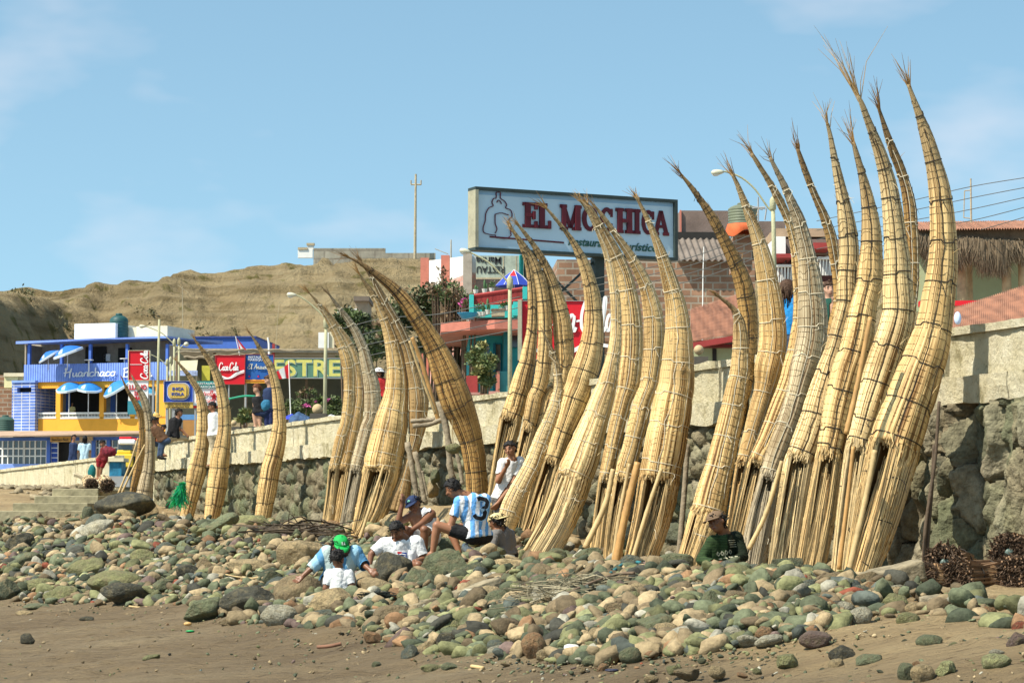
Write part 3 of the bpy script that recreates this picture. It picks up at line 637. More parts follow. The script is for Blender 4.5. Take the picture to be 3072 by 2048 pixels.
def place_heroes():
    for i, (v, x0, y0, x1, y1, col, kd, lab, tl) in enumerate(HER):
        X0, Y0 = V(v, x0, y0); X1, Y1 = V(v, x1, y1); cx = (X0+X1)/2
        base = min(Y1-(Y1-Y0)*.12, 2040)
        G_ = ground_px(cx, base)
        if lab.startswith('long dark dome'): G_ = W(cx, base, ground_px(150, 1556).y-.9)
        k = G_.y/F; hw = (X1-X0)/2*k; hh = (Y1-Y0)/2*k*1.05
        hd = max(hw*.75, hh*.8); c_ = W(cx, (Y0+Y1)/2, G_.y+hd*.55)
        # undo the projected growth of a tilted ellipsoid
        a = R(abs(tl)); 
        if a > .05:
            A2, B2 = hw*hw, hh*hh; c2, s2 = math.cos(a)**2, math.sin(a)**2
            det = c2*c2-s2*s2
            if abs(det) > .15:
                p, q = (A2*c2-B2*s2)/det, (B2*c2-A2*s2)/det
                if p > 0 and q > 0: hw, hh = math.sqrt(p), max(math.sqrt(q), .35*math.sqrt(p))
        px_w = (X1-X0)
        put_rock(c_, hw*1.03, hh*1.05, hd, col, kd, lab, random.uniform(-.12, .12), (random.uniform(-.1, .1), R(tl)), 'boulder' if px_w > 70 else 'stone', 'boulder' if px_w > 70 else 'stone', 'stones on the beach bank', hero=900+i)
place_heroes()
# bank outline (T px): upper and lower edge of the stone cover by image column
UX = [0, 300, 480, 640, 900, 1000, 1200, 1500, 1650, 1900, 2100, 2300, 2450, 2600, 2760, 3072]
UY = [1560, 1565, 1560, 1575, 1590, 1600, 1550, 1535, 1640, 1690, 1670, 1660, 1680, 1740, 1790, 1850]
LX = [0, 200, 420, 560, 700, 900, 1060, 1180, 1300, 1500, 1650, 1850, 1950, 2100, 2300, 2500, 2700, 3072]
LY = [1800, 1810, 1820, 1810, 1870, 1885, 1880, 1930, 1965, 1975, 1985, 1985, 1968, 1955, 1935, 1885, 1835, 1900]
def region(px):
    for lim, t in [(200, 'far left'), (430, 'below the steps'), (640, 'below the lone boats'), (900, 'left of the green-cap man'), (1120, 'in front of the green-cap man'), (1330, 'below the white T-shirt man'),
                   (1560, 'below the striped-shirt man'), (1800, 'below the middle boats'), (2030, 'by the tangled net'), (2250, 'below the brown-cap man'), (2480, 'below the tall boats'), (2720, 'below the rightmost boat'), (9999, 'near the reed rolls')]:
        if px < lim: return t
def scatter():
    g = random.Random(5); used = set(); cnt = 0; tries = 0
    zones = {}
    while cnt < 196 and tries < 20000:
        tries += 1
        px = g.uniform(5, 3060) if g.random() < .45 else g.uniform(1150, 2750)
        lo = np.interp(px, UX, UY); hi = np.interp(px, LX, LY); off = g.random() < .05
        py = g.uniform(lo, hi) if not off else g.uniform(hi, 2040)
        Gp = ground_px(px, py); k = Gp.y/F
        s_, t_ = st(Gp.x, Gp.y)
        if s_ < .9: continue
        w_ = g.choice([34, 38, 44, 50, 58, 66, 78, 90])*.5*(1 if px > 1100 else .72)*k*(1.0)
        if off: w_ *= .6
        if any((Gp.x-a)**2+((Gp.y-b)*.8)**2 < (.70*(w_+c))**2 for a, b, c in placed): continue
        fr = (py-lo)/max(hi-lo, 1); band = 'on the sand' if off else ('at the top of the bank' if fr < .25 else 'upper bank' if fr < .5 else 'lower bank' if fr < .8 else 'at the sand edge')
        size = 'large' if w_ > .145 else 'mid-sized' if w_ > .095 else 'small'
        for q in range(12):
            colname = g.choices(['green-grey', 'tan', 'brown', 'olive', 'pale grey', 'dark green', 'blue-grey', 'rust-brown', 'charcoal'], [20, 20, 8, 18, 9, 9, 6, 5, 6])[0]
            kd = g.choices(['round', 'flat', 'angular', 'long'], [4, 3, 5, 2])[0]
            lab = f"{size} {colname} {dict(round='rounded', flat='flat', angular='angular', long='elongated')[kd]} stone {band} {region(px)}"
            if lab not in used: break
        used.add(lab)
        hh = w_*{'round': .75, 'flat': .42, 'angular': .72, 'long': .5}[kd]
        hw = w_*(1.25 if kd == 'long' else 1)
        put_rock(Vector((Gp.x, Gp.y, Gp.z+hh*.45)), hw, hh, w_*.85, colname, kd, lab, g.uniform(-.6, .6), (g.uniform(-.45, .45), g.uniform(-.5, .5)))
        cnt += 1
scatter()
def rubble():
    g = np.random.default_rng(3); v, f_ = ICO[2]; nv_ = len(v); VS = []; FS = []; CS = []; k = 0
    protos = [rock_verts(2, 300+i, kd)[0] for i, kd in enumerate(['round', 'flat', 'angular', 'long', 'angular', 'angular', 'flat', 'angular'])]
    cols = list(PAL.values()); wts = np.array([20, 9, 22, 12, 7, 18, 3, 3, 5, 1.5, .6, 2.]); wts /= wts.sum()
    N_ = 8600; tries = 0
    gx = {}
    for (a, b_, c_) in placed: gx.setdefault((int(a), int(b_)), []).append((a, b_, c_))
    while k < N_ and tries < 60000:
        tries += 1
        u = g.random()
        px = g.uniform(-60, 3130); lo = np.interp(px, UX, UY)-14; hi = np.interp(px, LX, LY)
        if u < .91: py = lo+(hi-lo)*g.random()**.8
        elif u < .955: py = hi+abs(g.normal())*26
        else: py = g.uniform(hi, 2060)
        if px > 2450 and u < .91 and g.random() < min(.93, .45+(px-2450)/500): continue
        sy = max(py-HZ, 8)
        # place straight on the ground at that spot
        dd = ray(px, py); Y = 15.0
        lo_, hi_ = 12., 110.
        for _ in range(16):
            mid = (lo_+hi_)/2; p = Vector((0, 0, EYE))+dd*(mid/dd.y)
            if p.z > float(gz(p.x, p.y)): lo_ = mid
            else: hi_ = mid
        p = Vector((0, 0, EYE))+dd*(hi_/dd.y)
        s_, t_ = st(p.x, p.y)
        if s_ < .3 or hi_ > 105: continue
        if any((p.x-a)**2+(p.y-b_)**2 < (.85*c_+.03)**2 or (abs(p.x-a) < c_*.8 and 0 < b_-p.y < c_+.12) for cx2 in (int(p.x)-1, int(p.x), int(p.x)+1) for cy2 in (int(p.y)-1, int(p.y), int(p.y)+1) for (a, b_, c_) in gx.get((cx2, cy2), ())): continue
        r = g.uniform(.026, .06)+(.085*g.random()**3); 
        if py > hi: r = g.uniform(.006, .022)
        elif p.y > 40: r *= 1.35
        pv = protos[g.integers(0, 8)]; sc_ = r*np.array([g.uniform(.85, 1.4), g.uniform(.8, 1.1), g.uniform(.7, 1.15)])
        a = g.uniform(0, 6.28); tl = g.uniform(-.75, .75); q = pv*sc_
        ct, s1 = math.cos(tl), math.sin(tl); q = np.stack([q[:, 0]*ct+q[:, 2]*s1, q[:, 1], -q[:, 0]*s1+q[:, 2]*ct], 1)
        ca, sa = math.cos(a), math.sin(a); q = np.stack([q[:, 0]*ca-q[:, 1]*sa, q[:, 0]*sa+q[:, 1]*ca, q[:, 2]], 1)
        stack = 0 if py > hi-25 else g.random()*.08
        VS.append(q+np.array([p.x, p.y, float(gz(p.x, p.y))+r*.25+stack])); FS.append(f_+k*nv_)
        c = np.array(cols[g.choice(len(cols), p=wts)])*g.uniform(.4, .85); CS.append(np.tile(c, (nv_, 1))); k += 1
    for q in range(520):                          # rubble along the foot of the far-left wall
        t_ = g.uniform(46, 92); s_ = g.uniform(.15, 3.2); x, y = XY(s_, t_); r = g.uniform(.06, .2); a = g.uniform(0, 6.28); ca, sa = math.cos(a), math.sin(a)
        w_ = protos[g.integers(0, 8)]*r*np.array([g.uniform(.9, 1.5), 1, g.uniform(.6, 1)]); w_ = np.stack([w_[:, 0]*ca-w_[:, 1]*sa, w_[:, 0]*sa+w_[:, 1]*ca, w_[:, 2]], 1)
        VS.append(w_+np.array([x, y, float(gz(x, y))+r*.3])); FS.append(f_+k*nv_); CS.append(np.tile(np.array((.26, .21, .13))*g.uniform(.6, 1.1), (nv_, 1))); k += 1
    o = mesh_obj('pebbles', np.concatenate(VS), np.concatenate(FS), colattr('pebble_mat', .82, .5, 26, .45), col=np.concatenate(CS), smooth=False)
    tag(o, kind='stuff')
rubble()
# ---------------- reed boats ----------------
def reedmat():
    m, t, b, N, L = newmat('reed_mat')
    uv = N.new("ShaderNodeUVMap"); uv.uv_map = 'UVMap'; oi = N.new("ShaderNodeObjectInfo")
    mp = N.new("ShaderNodeMapping"); mp.inputs['Scale'].default_value = (66, .5, 1); L(uv.outputs[0], mp.inputs[0])
    sc_ = N.new("ShaderNodeVectorMath"); sc_.operation = 'MULTIPLY_ADD'; L(oi.outputs['Random'], sc_.inputs[0]); sc_.inputs[1].default_value = (31, 17, 23); L(mp.outputs[0], sc_.inputs[2])
    n1 = N.new("ShaderNodeTexNoise"); n1.inputs['Scale'].default_value = 1.0; n1.inputs['Detail'].default_value = 2; n1.inputs['Roughness'].default_value = .5; L(sc_.outputs[0], n1.inputs[0])
    r1 = ramp(N, [(.34, (.16, .085, .035)), (.41, (.52, .40, .26)), (.48, (.95, .92, .85)), (.60, (1.18, 1.16, 1.08)), (.72, (1.45, 1.5, 1.5))]); L(n1.outputs['Fac'], r1.inputs[0])
    m2p = N.new("ShaderNodeMapping"); m2p.inputs['Scale'].default_value = (3, 1.1, 1); L(uv.outputs[0], m2p.inputs[0])
    s2 = N.new("ShaderNodeVectorMath"); s2.operation = 'MULTIPLY_ADD'; L(oi.outputs['Random'], s2.inputs[0]); s2.inputs[1].default_value = (11, 7, 3); L(m2p.outputs[0], s2.inputs[2])
    n2 = N.new("ShaderNodeTexNoise"); n2.inputs['Scale'].default_value = 1.4; n2.inputs['Detail'].default_value = 5; L(s2.outputs[0], n2.inputs[0])
    r2 = ramp(N, [(.32, (.72, .66, .56)), (.5, (1, 1, 1)), (.7, (1.12, 1.1, 1.05))]); L(n2.outputs['Fac'], r2.inputs[0])
    at = N.new("ShaderNodeAttribute"); at.attribute_name = 'Col'
    a1 = N.new("ShaderNodeVectorMath"); a1.operation = 'MULTIPLY'; L(r1.outputs[0], a1.inputs[0]); L(r2.outputs[0], a1.inputs[1])
    a2 = N.new("ShaderNodeVectorMath"); a2.operation = 'MULTIPLY'; L(a1.outputs[0], a2.inputs[0]); L(at.outputs['Color'], a2.inputs[1])
    L(a2.outputs[0], b.inputs['Base Color']); b.inputs['Roughness'].default_value = .62; b.inputs['Specular IOR Level'].default_value = .3
    bp = N.new("ShaderNodeBump"); bp.inputs['Strength'].default_value = .8; bp.inputs['Distance'].default_value = .012
    L(n1.outputs['Fac'], bp.inputs['Height']); L(bp.outputs[0], b.inputs['Normal']); return m
REED = reedmat()
STICK = colattr('reed_stick_mat', .65, .1, 30, .2)
TIE = {'dark': mat('tie_dark', (.035, .028, .022), .8, .2, 8, 0), 'white': mat('tie_white', (.62, .55, .40), .8, .1, 8, 0), 'pale': mat('tie_pale', (.46, .37, .21), .8, .2, 8, 0), 'brown': mat('tie_brown', (.13, .085, .04), .85, .2, 8, 0), 'tan': mat('tie_tan', (.34, .25, .13), .8, .2, 8, 0)}
TONE = {'gold': (.64, .455, .215), 'pale': (.72, .555, .30), 'brown': (.42, .26, .095), 'grey': (.46, .38, .255), 'dark': (.35, .235, .11)}
def parse(spec):
    pts = []; cur = 'T'
    for tok in spec.replace('\n', ';').split(';'):
        w_ = tok.split()
        if not w_: continue
        if not w_[0].lstrip('-').replace('.', '').isdigit() and w_[0] in VW: cur = w_[0]; w_ = w_[1:]
        if not w_: continue
        if w_[0] == 'c':
            x, y, ww = map(float, w_[1:4]); X, Y_ = V(cur, x, y); pts.append([X, Y_, ww*VW[cur][2]/2, 1])
        else:
            y, xl, xr = map(float, w_[:3]); X0, Y_ = V(cur, xl, y)
            if pts and Y_ < pts[-1][1]+8: continue
            X1, _ = V(cur, xr, y); pts.append([(X0+X1)/2, Y_, (X1-X0)/2, 0])
    return pts
def boat(label, spec, s0, tone='gold', tie='dark', main=.42, cut=None, tuft=.5, groove=118, seed=1, open_=(97, 158), lacing=None, depthk=.85, fine=.082, ntuft=16, tiptone=.55, sticks=120, nslices=80):
    g = np.random.default_rng(seed); P = np.array(parse(spec), float)
    pxb = P[-1]; k = (pxb[0]-CX)/F; Yb = plane_s(pxb[0], s0); B = W(pxb[0], pxb[1], Yb)
    # centre line on the vertical plane through B that contains n
    o0 = Vector((0, 0, EYE)); pts = []
    for x, y, hw, c in P:
        r_ = ray(x, y); tt = (B-o0).dot(d)/r_.dot(d); pts.append(o0+r_*tt)
    dz = pts[-1].z-float(gz(pts[-1].x, pts[-1].y))
    if dz > .03:                              # run the stern down to the ground behind whatever hides it
        tv = (pts[-1]-pts[-3]).normalized(); e_ = pts[-1]+tv*min(1.2, (dz+.05)/max(-tv.z, .3)); pts.append(e_); P = np.vstack([P, [P[-1, 0], P[-1, 1], P[-1, 2], 0]]); P[-1, :2] += (P[-2, :2]-P[-4, :2])/np.linalg.norm(P[-2, :2]-P[-4, :2])*(e_-pts[-2]).length*F/e_.y
    pts = np.array([q[:] for q in pts]); Yd = pts[:, 1]; rad = P[:, 2]*Yd/F
    px = P[:, :2]; tg = np.gradient(px, axis=0); ang = np.abs(tg[:, 1])/np.hypot(tg[:, 0], tg[:, 1])
    rad = np.where(P[:, 3] > 0, rad, rad*np.clip(ang, .5, 1))
    sl = np.concatenate([[0], np.cumsum(np.linalg.norm(np.diff(pts, axis=0), axis=1))]); Ltot = sl[-1]
    ds = .035; M = int(Ltot/ds)+1; sv_ = np.linspace(0, Ltot, M)
    Cn = np.stack([np.interp(sv_, sl, pts[:, i]) for i in range(3)], 1); Rr = np.interp(sv_, sl, rad)
    def sm(a, w_):
        ker = np.exp(-np.linspace(-2, 2, 2*w_+1)**2); ker /= ker.sum(); pad = np.pad(a, ((w_, w_),)+((0, 0),)*(a.ndim-1), mode='reflect', reflect_type='odd')
        return np.apply_along_axis(lambda q: np.convolve(q, ker, 'valid'), 0, pad)
    w_ = max(2, int(M*.035)); Cn = sm(Cn, w_); Rr = np.maximum(sm(Rr, w_), .012)
    T = np.gradient(Cn, axis=0); T /= np.linalg.norm(T, axis=1)[:, None]; D_ = np.array(d[:]); A_ = np.cross(T, D_); A_ /= np.linalg.norm(A_, axis=1)[:, None]
    A_ = A_*np.sign(A_[:, 0].mean())        # A = towards image right
    Fr = -D_                                  # towards camera
    NA = 84; th = np.linspace(0, 2*np.pi, NA, endpoint=False)
    colj = 1+g.normal(size=NA)*.014; gv = R(groove)
    dth = np.abs((th-gv+np.pi) % (2*np.pi)-np.pi)
    groovef = 1-.09*np.exp(-(dth/.12)**2)-.06*np.exp(-(np.abs((th-gv-np.pi+np.pi) % (2*np.pi)-np.pi)/.25)**2)
    # main ties
    mt = []; s = .35+g.uniform(0, .15)
    while s < Ltot-.1: mt.append(s); s += main*g.uniform(.85, 1.15)
    if cut is not None:
        yc = V(cut[0], 0, cut[1])[1]
        o_y = [CY-(((c[2]-EYE)*cp-c[1]*sp)*F/(c[1]*cp+(c[2]-EYE)*sp)) for c in Cn]; ic = int(np.argmin(np.abs(np.array(o_y)-yc))); scut = sv_[ic]
        mt = [q for q in mt if q < scut-.15 or q > scut+.3]+[scut-.05]
    else: ic = M+1; scut = 1e9
    mt = np.array(mt)
    pin = np.ones(M)
    for q in mt: pin -= .035*np.exp(-((sv_-q)/.05)**2)
    open_ = (open_[0] if open_[0] > 110 else min(open_[0], 82), max(open_[1], 160)); o1, o2 = R(open_[0]), R(open_[1]); win = (th > o1) & (th < o2); flare = np.clip((sv_-scut)/1.2, 0, 1)
    def ringr(i, opened):
        r = Rr[i]*pin[i]*colj*groovef*(1+.03*np.sin(sv_[i]*3+th*2)*0)
        return r*(1+.02*g.normal(size=NA)) if opened else r
    rings = []; ringc = []; streak = np.clip(g.normal(.88, .26, (NA, 1)), .38, 1.25)
    base = np.array(TONE[tone])
    def tonec(i):
        u = sv_[i]/Ltot; f_ = np.clip(u/.28, 0, 1); c = base*(tiptone+(1-tiptone)*f_)
        gr = c.mean()*np.array([1.05, .95, .8])
        c = c*(.75+.25*f_)+gr*(.25*(1-f_))
        return c*(1+.06*math.sin(sv_[i]*5+seed))
    for i in range(M):
        for op in ([False, True] if i == ic else [i > ic]):
            r = ringr(i, op); ring = Cn[i]+np.outer(r*np.cos(th), A_[i])+np.outer(r*depthk*np.sin(th), Fr)
            if op:                            # hollow cockpit: a deep trough let into the body
                ju = np.where(win)[0]; pa, pb = ring[ju[0]-1], ring[ju[-1]+1]; f_ = (np.arange(len(ju))+1)/(len(ju)+1); om = (o1+o2)/2; inw = -(A_[i]*math.cos(om)+Fr*depthk*math.sin(om))
                half = math.cos((o2-o1)/2); dep = (half+.50)*Rr[i]*np.clip(9*np.minimum(f_, 1-f_), 0, 1)**.7; ff_ = .5+(f_-.5)*.9
                ring[ju] = pa+(pb-pa)*ff_[:, None]+inw*dep[:, None]
            rings.append(ring)
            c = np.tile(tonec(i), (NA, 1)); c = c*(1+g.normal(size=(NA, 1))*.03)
            if op: c *= streak; c[win] *= .38  # shade of the hollow painted in: trough reeds get a darker colour
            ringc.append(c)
    Q = np.array(rings); m_ = len(rings); Vt = Q.reshape(-1, 3)
    si = []; 
    for i in range(M): si += [sv_[i]]*(2 if i == ic else 1)
    U = np.tile(th*.22, (m_, 1)); Vv = np.tile(np.array(si)[:, None], (1, NA)); uv = np.stack([U+seed, Vv], -1).reshape(-1, 2)
    i_ = np.arange(m_-1)[:, None]*NA+np.arange(NA)[None, :]; j_ = np.arange(m_-1)[:, None]*NA+((np.arange(NA)+1) % NA)[None, :]
    f_ = np.stack([i_, j_, j_+NA, i_+NA], -1).reshape(-1, 4).tolist()
    f_.append(list(range((m_-1)*NA, m_*NA))); f_.append(list(range(NA))[::-1])

    root = empty('reed_boat', tuple(B), 0, label, 'reed boat', 'reed boats standing on end against the sea wall')
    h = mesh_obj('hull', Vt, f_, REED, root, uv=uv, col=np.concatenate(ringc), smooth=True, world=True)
    def S(sq, a, k_=1.0):
        i = min(max(int(sq/Ltot*(M-1)), 0), M-1); j = int(round(a/(2*np.pi)*NA)) % NA
        r = Rr[i]*pin[i]*groovef[j]*k_
        return Cn[i]+A_[i]*r*math.cos(a)+Fr*r*depthk*math.sin(a)
    # lashings
    mb = MB()
    def ring(sq, rr, tiltv, k=3, na=26, full=True):
        pts_ = []
        for q in range(na+1):
            a = 2*math.pi*q/na
            if sq > scut and o1 < a < o2: 
                if len(pts_) > 1: mb.tube(pts_, rr, k, False)
                pts_ = []; continue
            pts_.append(S(sq+tiltv*math.cos(a)+.01*math.sin(a*3+sq*9), a, 1.0)+0*A_[0]+(A_[0]*math.cos(a)+Fr*math.sin(a))*rr*.6)
        if len(pts_) > 1: mb.tube(pts_, rr, k, False)
    sq = .2
    while sq < Ltot-.05:
        if sq < scut or g.random() < .25: ring(sq, .0028, g.normal()*.010)
        sq += fine*g.uniform(.7, 1.35)
    ob = mb.build('lashing', TIE['brown' if tie == 'dark' or seed % 3 else 'pale'] if tone != 'brown' else TIE['dark'], root, world=True)
    mb = MB()
    for q in mt: ring(q, .0062, g.normal()*.015, 5, 40); 
    for q in mt[::2]:
        a = R(g.uniform(60, 130)); p0 = S(q, a, 1.03); mb.tube([p0, p0+np.array((g.normal()*.03, -.02, -.03)), p0+np.array((g.normal()*.04, -.03, -.12*g.random()-.04))], .004, 4)
    if lacing is None: lacing = True
    if lacing:
        e = min(scut, Ltot*.93); pts_ = []; q = .5
        while q < e: pts_.append(S(q, gv+g.normal()*.05, 1.01)+Fr*.006); q += .16
        mb.tube(pts_, .0055, 4, False)
        pts_ = []; q = .9; a2 = R(groove-52)
        while q < min(e, Ltot*.75): pts_.append(S(q, a2+g.normal()*.03, 1.01)); q += .16
        if tie == 'white' or seed % 2: mb.tube(pts_, .0045, 4, False)
    mb.build('binding', TIE[tie], root, world=True)
    # tip tuft
    mb = MB(); t0 = -T[0]; c0 = Cn[0]
    for q in range(ntuft):
        sp_ = g.normal(size=3)*(.10 if q > ntuft*.2 else .26); l = tuft*g.uniform(.35, 1.0); dr = t0+sp_; dr /= np.linalg.norm(dr)
        bend = g.normal(size=3)*.16*l; st_ = c0+T[0]*.05+g.normal(size=3)*.008
        mb.tube([st_, st_+dr*l*.5+bend*.2, st_+dr*l+bend], [.006, .0045, .0015], 4, True, tuple(np.array(TONE[tone])*g.uniform(.35, .8)*np.array([1, .85, .7])))
    mb.build('tip_reeds', STICK, root, col=True, world=True)
    # loose reeds along the body, fringe and stalks at the open stern
    mb = MB()
    for q in range(26):
        sq = g.uniform(.4, min(scut, Ltot)-.1); a = R(g.uniform(0, 180)); p0 = S(sq, a, 1.0); dr = T[int(sq/Ltot*(M-1))]*g.choice([-1, 1])*g.uniform(.3, 1)+(A_[0]*math.cos(a)+Fr*math.sin(a))*.35+g.normal(size=3)*.2
        mb.tube([p0, p0+dr*.05, p0+dr*.11+np.array((0, 0, -.01))], [.003, .0025, .001], 3, True, tuple(np.array(TONE[tone])*g.uniform(.6, 1.1)))
    if cut is not None:
        for q in range(150):                      # cut fringe under the deck
            a = g.uniform(o1-.12, o2+.12); rr = g.uniform(.5, 1.02); p0 = S(scut-.06, a, rr); dr = T[ic]+g.normal(size=3)*.16
            mb.tube([p0, p0+dr*g.uniform(.07, .13)], [.0065, .005], 4, True, tuple(np.array(TONE[tone])*g.uniform(.55, 1.15)))
    mb.build('loose_reeds', STICK, root, col=True, world=True)
    if cut is not None and sticks:
        mb = MB()
        for q in range(sticks):
            edge = g.random() < .45
            a = (g.choice([o1, o2, o2])+g.normal()*.07) if edge else g.uniform(o1, o2); k1 = g.uniform(.85, 1.02) if edge else g.uniform(.2, .6)
            sa = scut+(g.uniform(0, .12) if edge else g.uniform(.12, .75)); sb = Ltot-g.uniform(-.04, .1); a2 = a+g.normal()*(.10 if edge else .3); k2 = k1*g.uniform(.85, 1.12) if edge else g.uniform(.75, 1.02)
            mid = (sa+sb)/2; pts_ = [S(sa, a, k1), S(mid, (a+a2)/2+g.normal()*.03, (k1+k2)/2*g.uniform(.97, 1.08)), S(sb, a2, k2)]
            mb.tube(smooth_path(pts_, 6), [.0055*g.uniform(.7, 1.5)]*7, 4, True, tuple(np.array(TONE[tone])*(g.uniform(.25, .55) if g.random() < .4 else g.uniform(.8, 1.35))))
        for q in range(110):                     # thicker stalks that give the side bundles their ridges
            a = g.uniform(R(10), o1-.03) if g.random() < .75 else g.uniform(o2+.06, R(205)); sa = scut+g.uniform(-.02, .3); sb = Ltot-g.uniform(-.05, .06)
            a2 = a+g.normal()*.07; mid = (sa+sb)/2
            mb.tube(smooth_path([S(sa, a, .985), S(mid, (a+a2)/2, 1.0+.012*g.random()), S(sb, a2, 1.0+.03*g.random())], 6), [.005*g.uniform(.7, 1.4)]*7, 4, True, tuple(np.array(TONE[tone])*(g.uniform(.3, .6) if g.random() < .35 else g.uniform(.85, 1.3))))
        mb.build('stern_reeds', STICK, root, col=True, world=True)
    return root
boat('rightmost and thickest reed boat with a dark scuffed patch on its right side',
 'A;300 625 648;400 655 690;500 680 738;600 700 785;700 722 820;800 740 852;900 752 885;1000 758 902;1100 762 915;1200 762 925;1300 757 930;1400 745 930;1500 722 922;B;100 835 1035;200 800 1030;300 755 1015;400 710 985;500 670 960;600 630 925;700 590 895;800 550 865;900 535 835;1000 512 800;1100 492 770;1200 474 740;1300 458 705;1400 446 665;1520 432 600',
 1.5, 'gold', 'dark', .46, ('B', 810), .42, seed=1, open_=(118, 158), tiptone=.6)
boat('thin dark reed boat mostly hidden between the tallest and the rightmost boat',
 'A;440 452 472;500 470 495;600 492 535;700 520 580;800 560 625;900 590 655;1000 603 685;1100 612 692;1200 615 700;1300 618 703;1400 620 703;1500 620 700;B;100 720 822;300 690 800;600 600 740;900 500 690;1300 430 600;1420 400 560', .75, 'brown', 'white', .5, None, .4, seed=2, tiptone=.5)
boat('tallest reed boat ending in the longest wispy tuft of pale reeds',
 'A;365 330 352;400 343 375;450 355 397;500 372 415;600 402 465;700 430 510;800 452 545;900 468 575;1000 478 597;1100 486 612;1200 490 628;1300 493 645;1400 490 655;1500 480 665;B;0 645 820;100 630 821;200 600 800;300 560 770;400 530 735;500 500 700;600 475 660;700 455 625;800 432 580;900 420 560;1100 395 520;1300 375 490;1500 358 455',
 1.25, 'pale', 'dark', .40, ('B', 815), .95, seed=3, open_=(85, 150), ntuft=22, tiptone=.62)
boat('dark-tipped reed boat just left of the tallest one, with a small wiry tuft',
 'A;640 303 325;700 312 347;800 335 380;900 350 415;1000 358 445;1100 362 470;1200 358 485;1300 350 488;1400 335 490;1500 325 487;B;0 470 620;100 440 610;200 420 600;300 390 580;400 350 550;500 330 520;600 310 490;700 295 465;800 280 440;900 262 425;1100 225 395;1300 190 365;1450 165 325',
 1.3, 'gold', 'dark', .44, ('B', 850), .42, seed=4, open_=(95, 160), tiptone=.5)
boat('reed boat with a splayed antenna-like tuft, two places left of the tallest one',
 'A;530 150 172;600 165 192;700 175 215;800 188 243;900 203 270;1000 214 300;1100 218 325;1200 225 345;1300 230 350;1400 220 345;1500 212 340;B;0 385 525;100 365 480;200 340 450;300 310 425;400 265 400;500 230 390;600 195 370;700 165 350;800 125 320;870 95 290;900 90 270;1100 60 235;1300 30 205;1430 15 185',
 1.4, 'pale', 'dark', .42, ('B', 880), .40, seed=5, open_=(88, 150), tiptone=.62)
boat('slim reed boat leaning left between the weathered grey boat and the splayed-tuft one',
 'Cv;190 856 880;300 885 925;400 920 965;500 962 1010;600 1000 1062;700 1030 1100;800 1048 1112;900 1066 1125;1000 1078 1140;1100 1080 1150;Dv;0 990 1080;300 880 990;700 700 820;1000 600 720;1250 540 650', .7, 'brown', 'white', .5, None, .38, seed=6, tiptone=.6)
boat('weathered grey reed boat, the only ash-coloured one on the right side',
 'Cv;240 695 718;300 720 750;400 765 810;500 800 860;600 835 915;700 855 945;800 872 972;900 870 1002;1000 870 1020;1100 868 1040;1200 866 1048;1300 862 1045;1400 838 1030;1500 812 1005;Dv;100 810 1005;200 785 970;300 762 930;400 735 900;500 710 870;600 675 830;700 635 795;800 600 755;870 585 715;1000 550 700;1150 510 670;1330 470 645',
 1.25, 'grey', 'white', .42, ('Dv', 885), .30, seed=7, open_=(92, 152), tiptone=.8)
boat('reed boat with a forked bare tip, partly hidden behind the weathered grey one',
 'Cv;215 585 608;250 602 636;300 632 666;350 664 700;400 690 736;450 712 766;500 735 797;550 760 815;600 785 840;700 812 870;800 828 900;900 832 930;1000 838 960;1100 843 985;1200 838 990;1300 820 980;1400 800 965;1500 770 930;Dv;100 760 930;300 705 880;500 625 800;700 545 720;790 500 650;900 470 630;1100 430 590;1310 385 545',
 .95, 'gold', 'white', .44, ('Dv', 800), .38, seed=8, open_=(85, 160), tiptone=.6)
boat('reed boat with its tip before the street lamp arm, right of the snapped one',
 'Cv;335 472 494;400 500 530;500 530 577;600 560 627;700 588 672;800 606 710;900 620 742;1000 630 765;1100 637 787;1200 640 802;1300 645 808;1400 630 803;1500 605 775;Dv;0 590 758;100 585 752;200 570 735;300 555 700;400 535 665;500 508 635;600 485 600;700 460 570;800 435 540;900 420 520;1000 405 500;1180 380 470',
 .85, 'gold', 'white', .46, ('Dv', 810), .34, seed=9, open_=(95, 165), tiptone=.62, sticks=50)
boat('long brown reed boat bending far left over the corrugated roof',
 'Cv;340 172 190;400 215 250;450 248 290;500 280 328;550 310 370;600 335 405;700 385 462;800 430 520;900 470 572;1000 498 612;1100 512 630;1200 528 636;1300 535 636;1400 525 630;1500 510 612;Dv;100 440 575;300 400 545;500 350 500;700 290 450;900 240 410;1100 200 380;1350 150 320', .7, 'brown', 'dark', .5, None, .34, seed=10, tiptone=.75, fine=.075)
boat('short reed boat with a snapped twisted tip, standing before the brown long one',
 'Cv;1035 370 386;1070 405 438;1110 455 492;1150 484 532;1200 488 560;1300 486 580;1400 480 588;1500 468 590;Dv;0 412 522;100 404 520;200 393 518;300 378 516;400 353 505;500 328 490;600 303 470;700 275 450;800 248 433;900 213 410;1000 180 395;1100 150 382;1200 118 340;1300 95 300;1400 75 250',
 1.55, 'gold', 'white', .40, ('Dv', 1140), .14, seed=11, open_=(140, 172), ntuft=8, tiptone=.5, sticks=40)
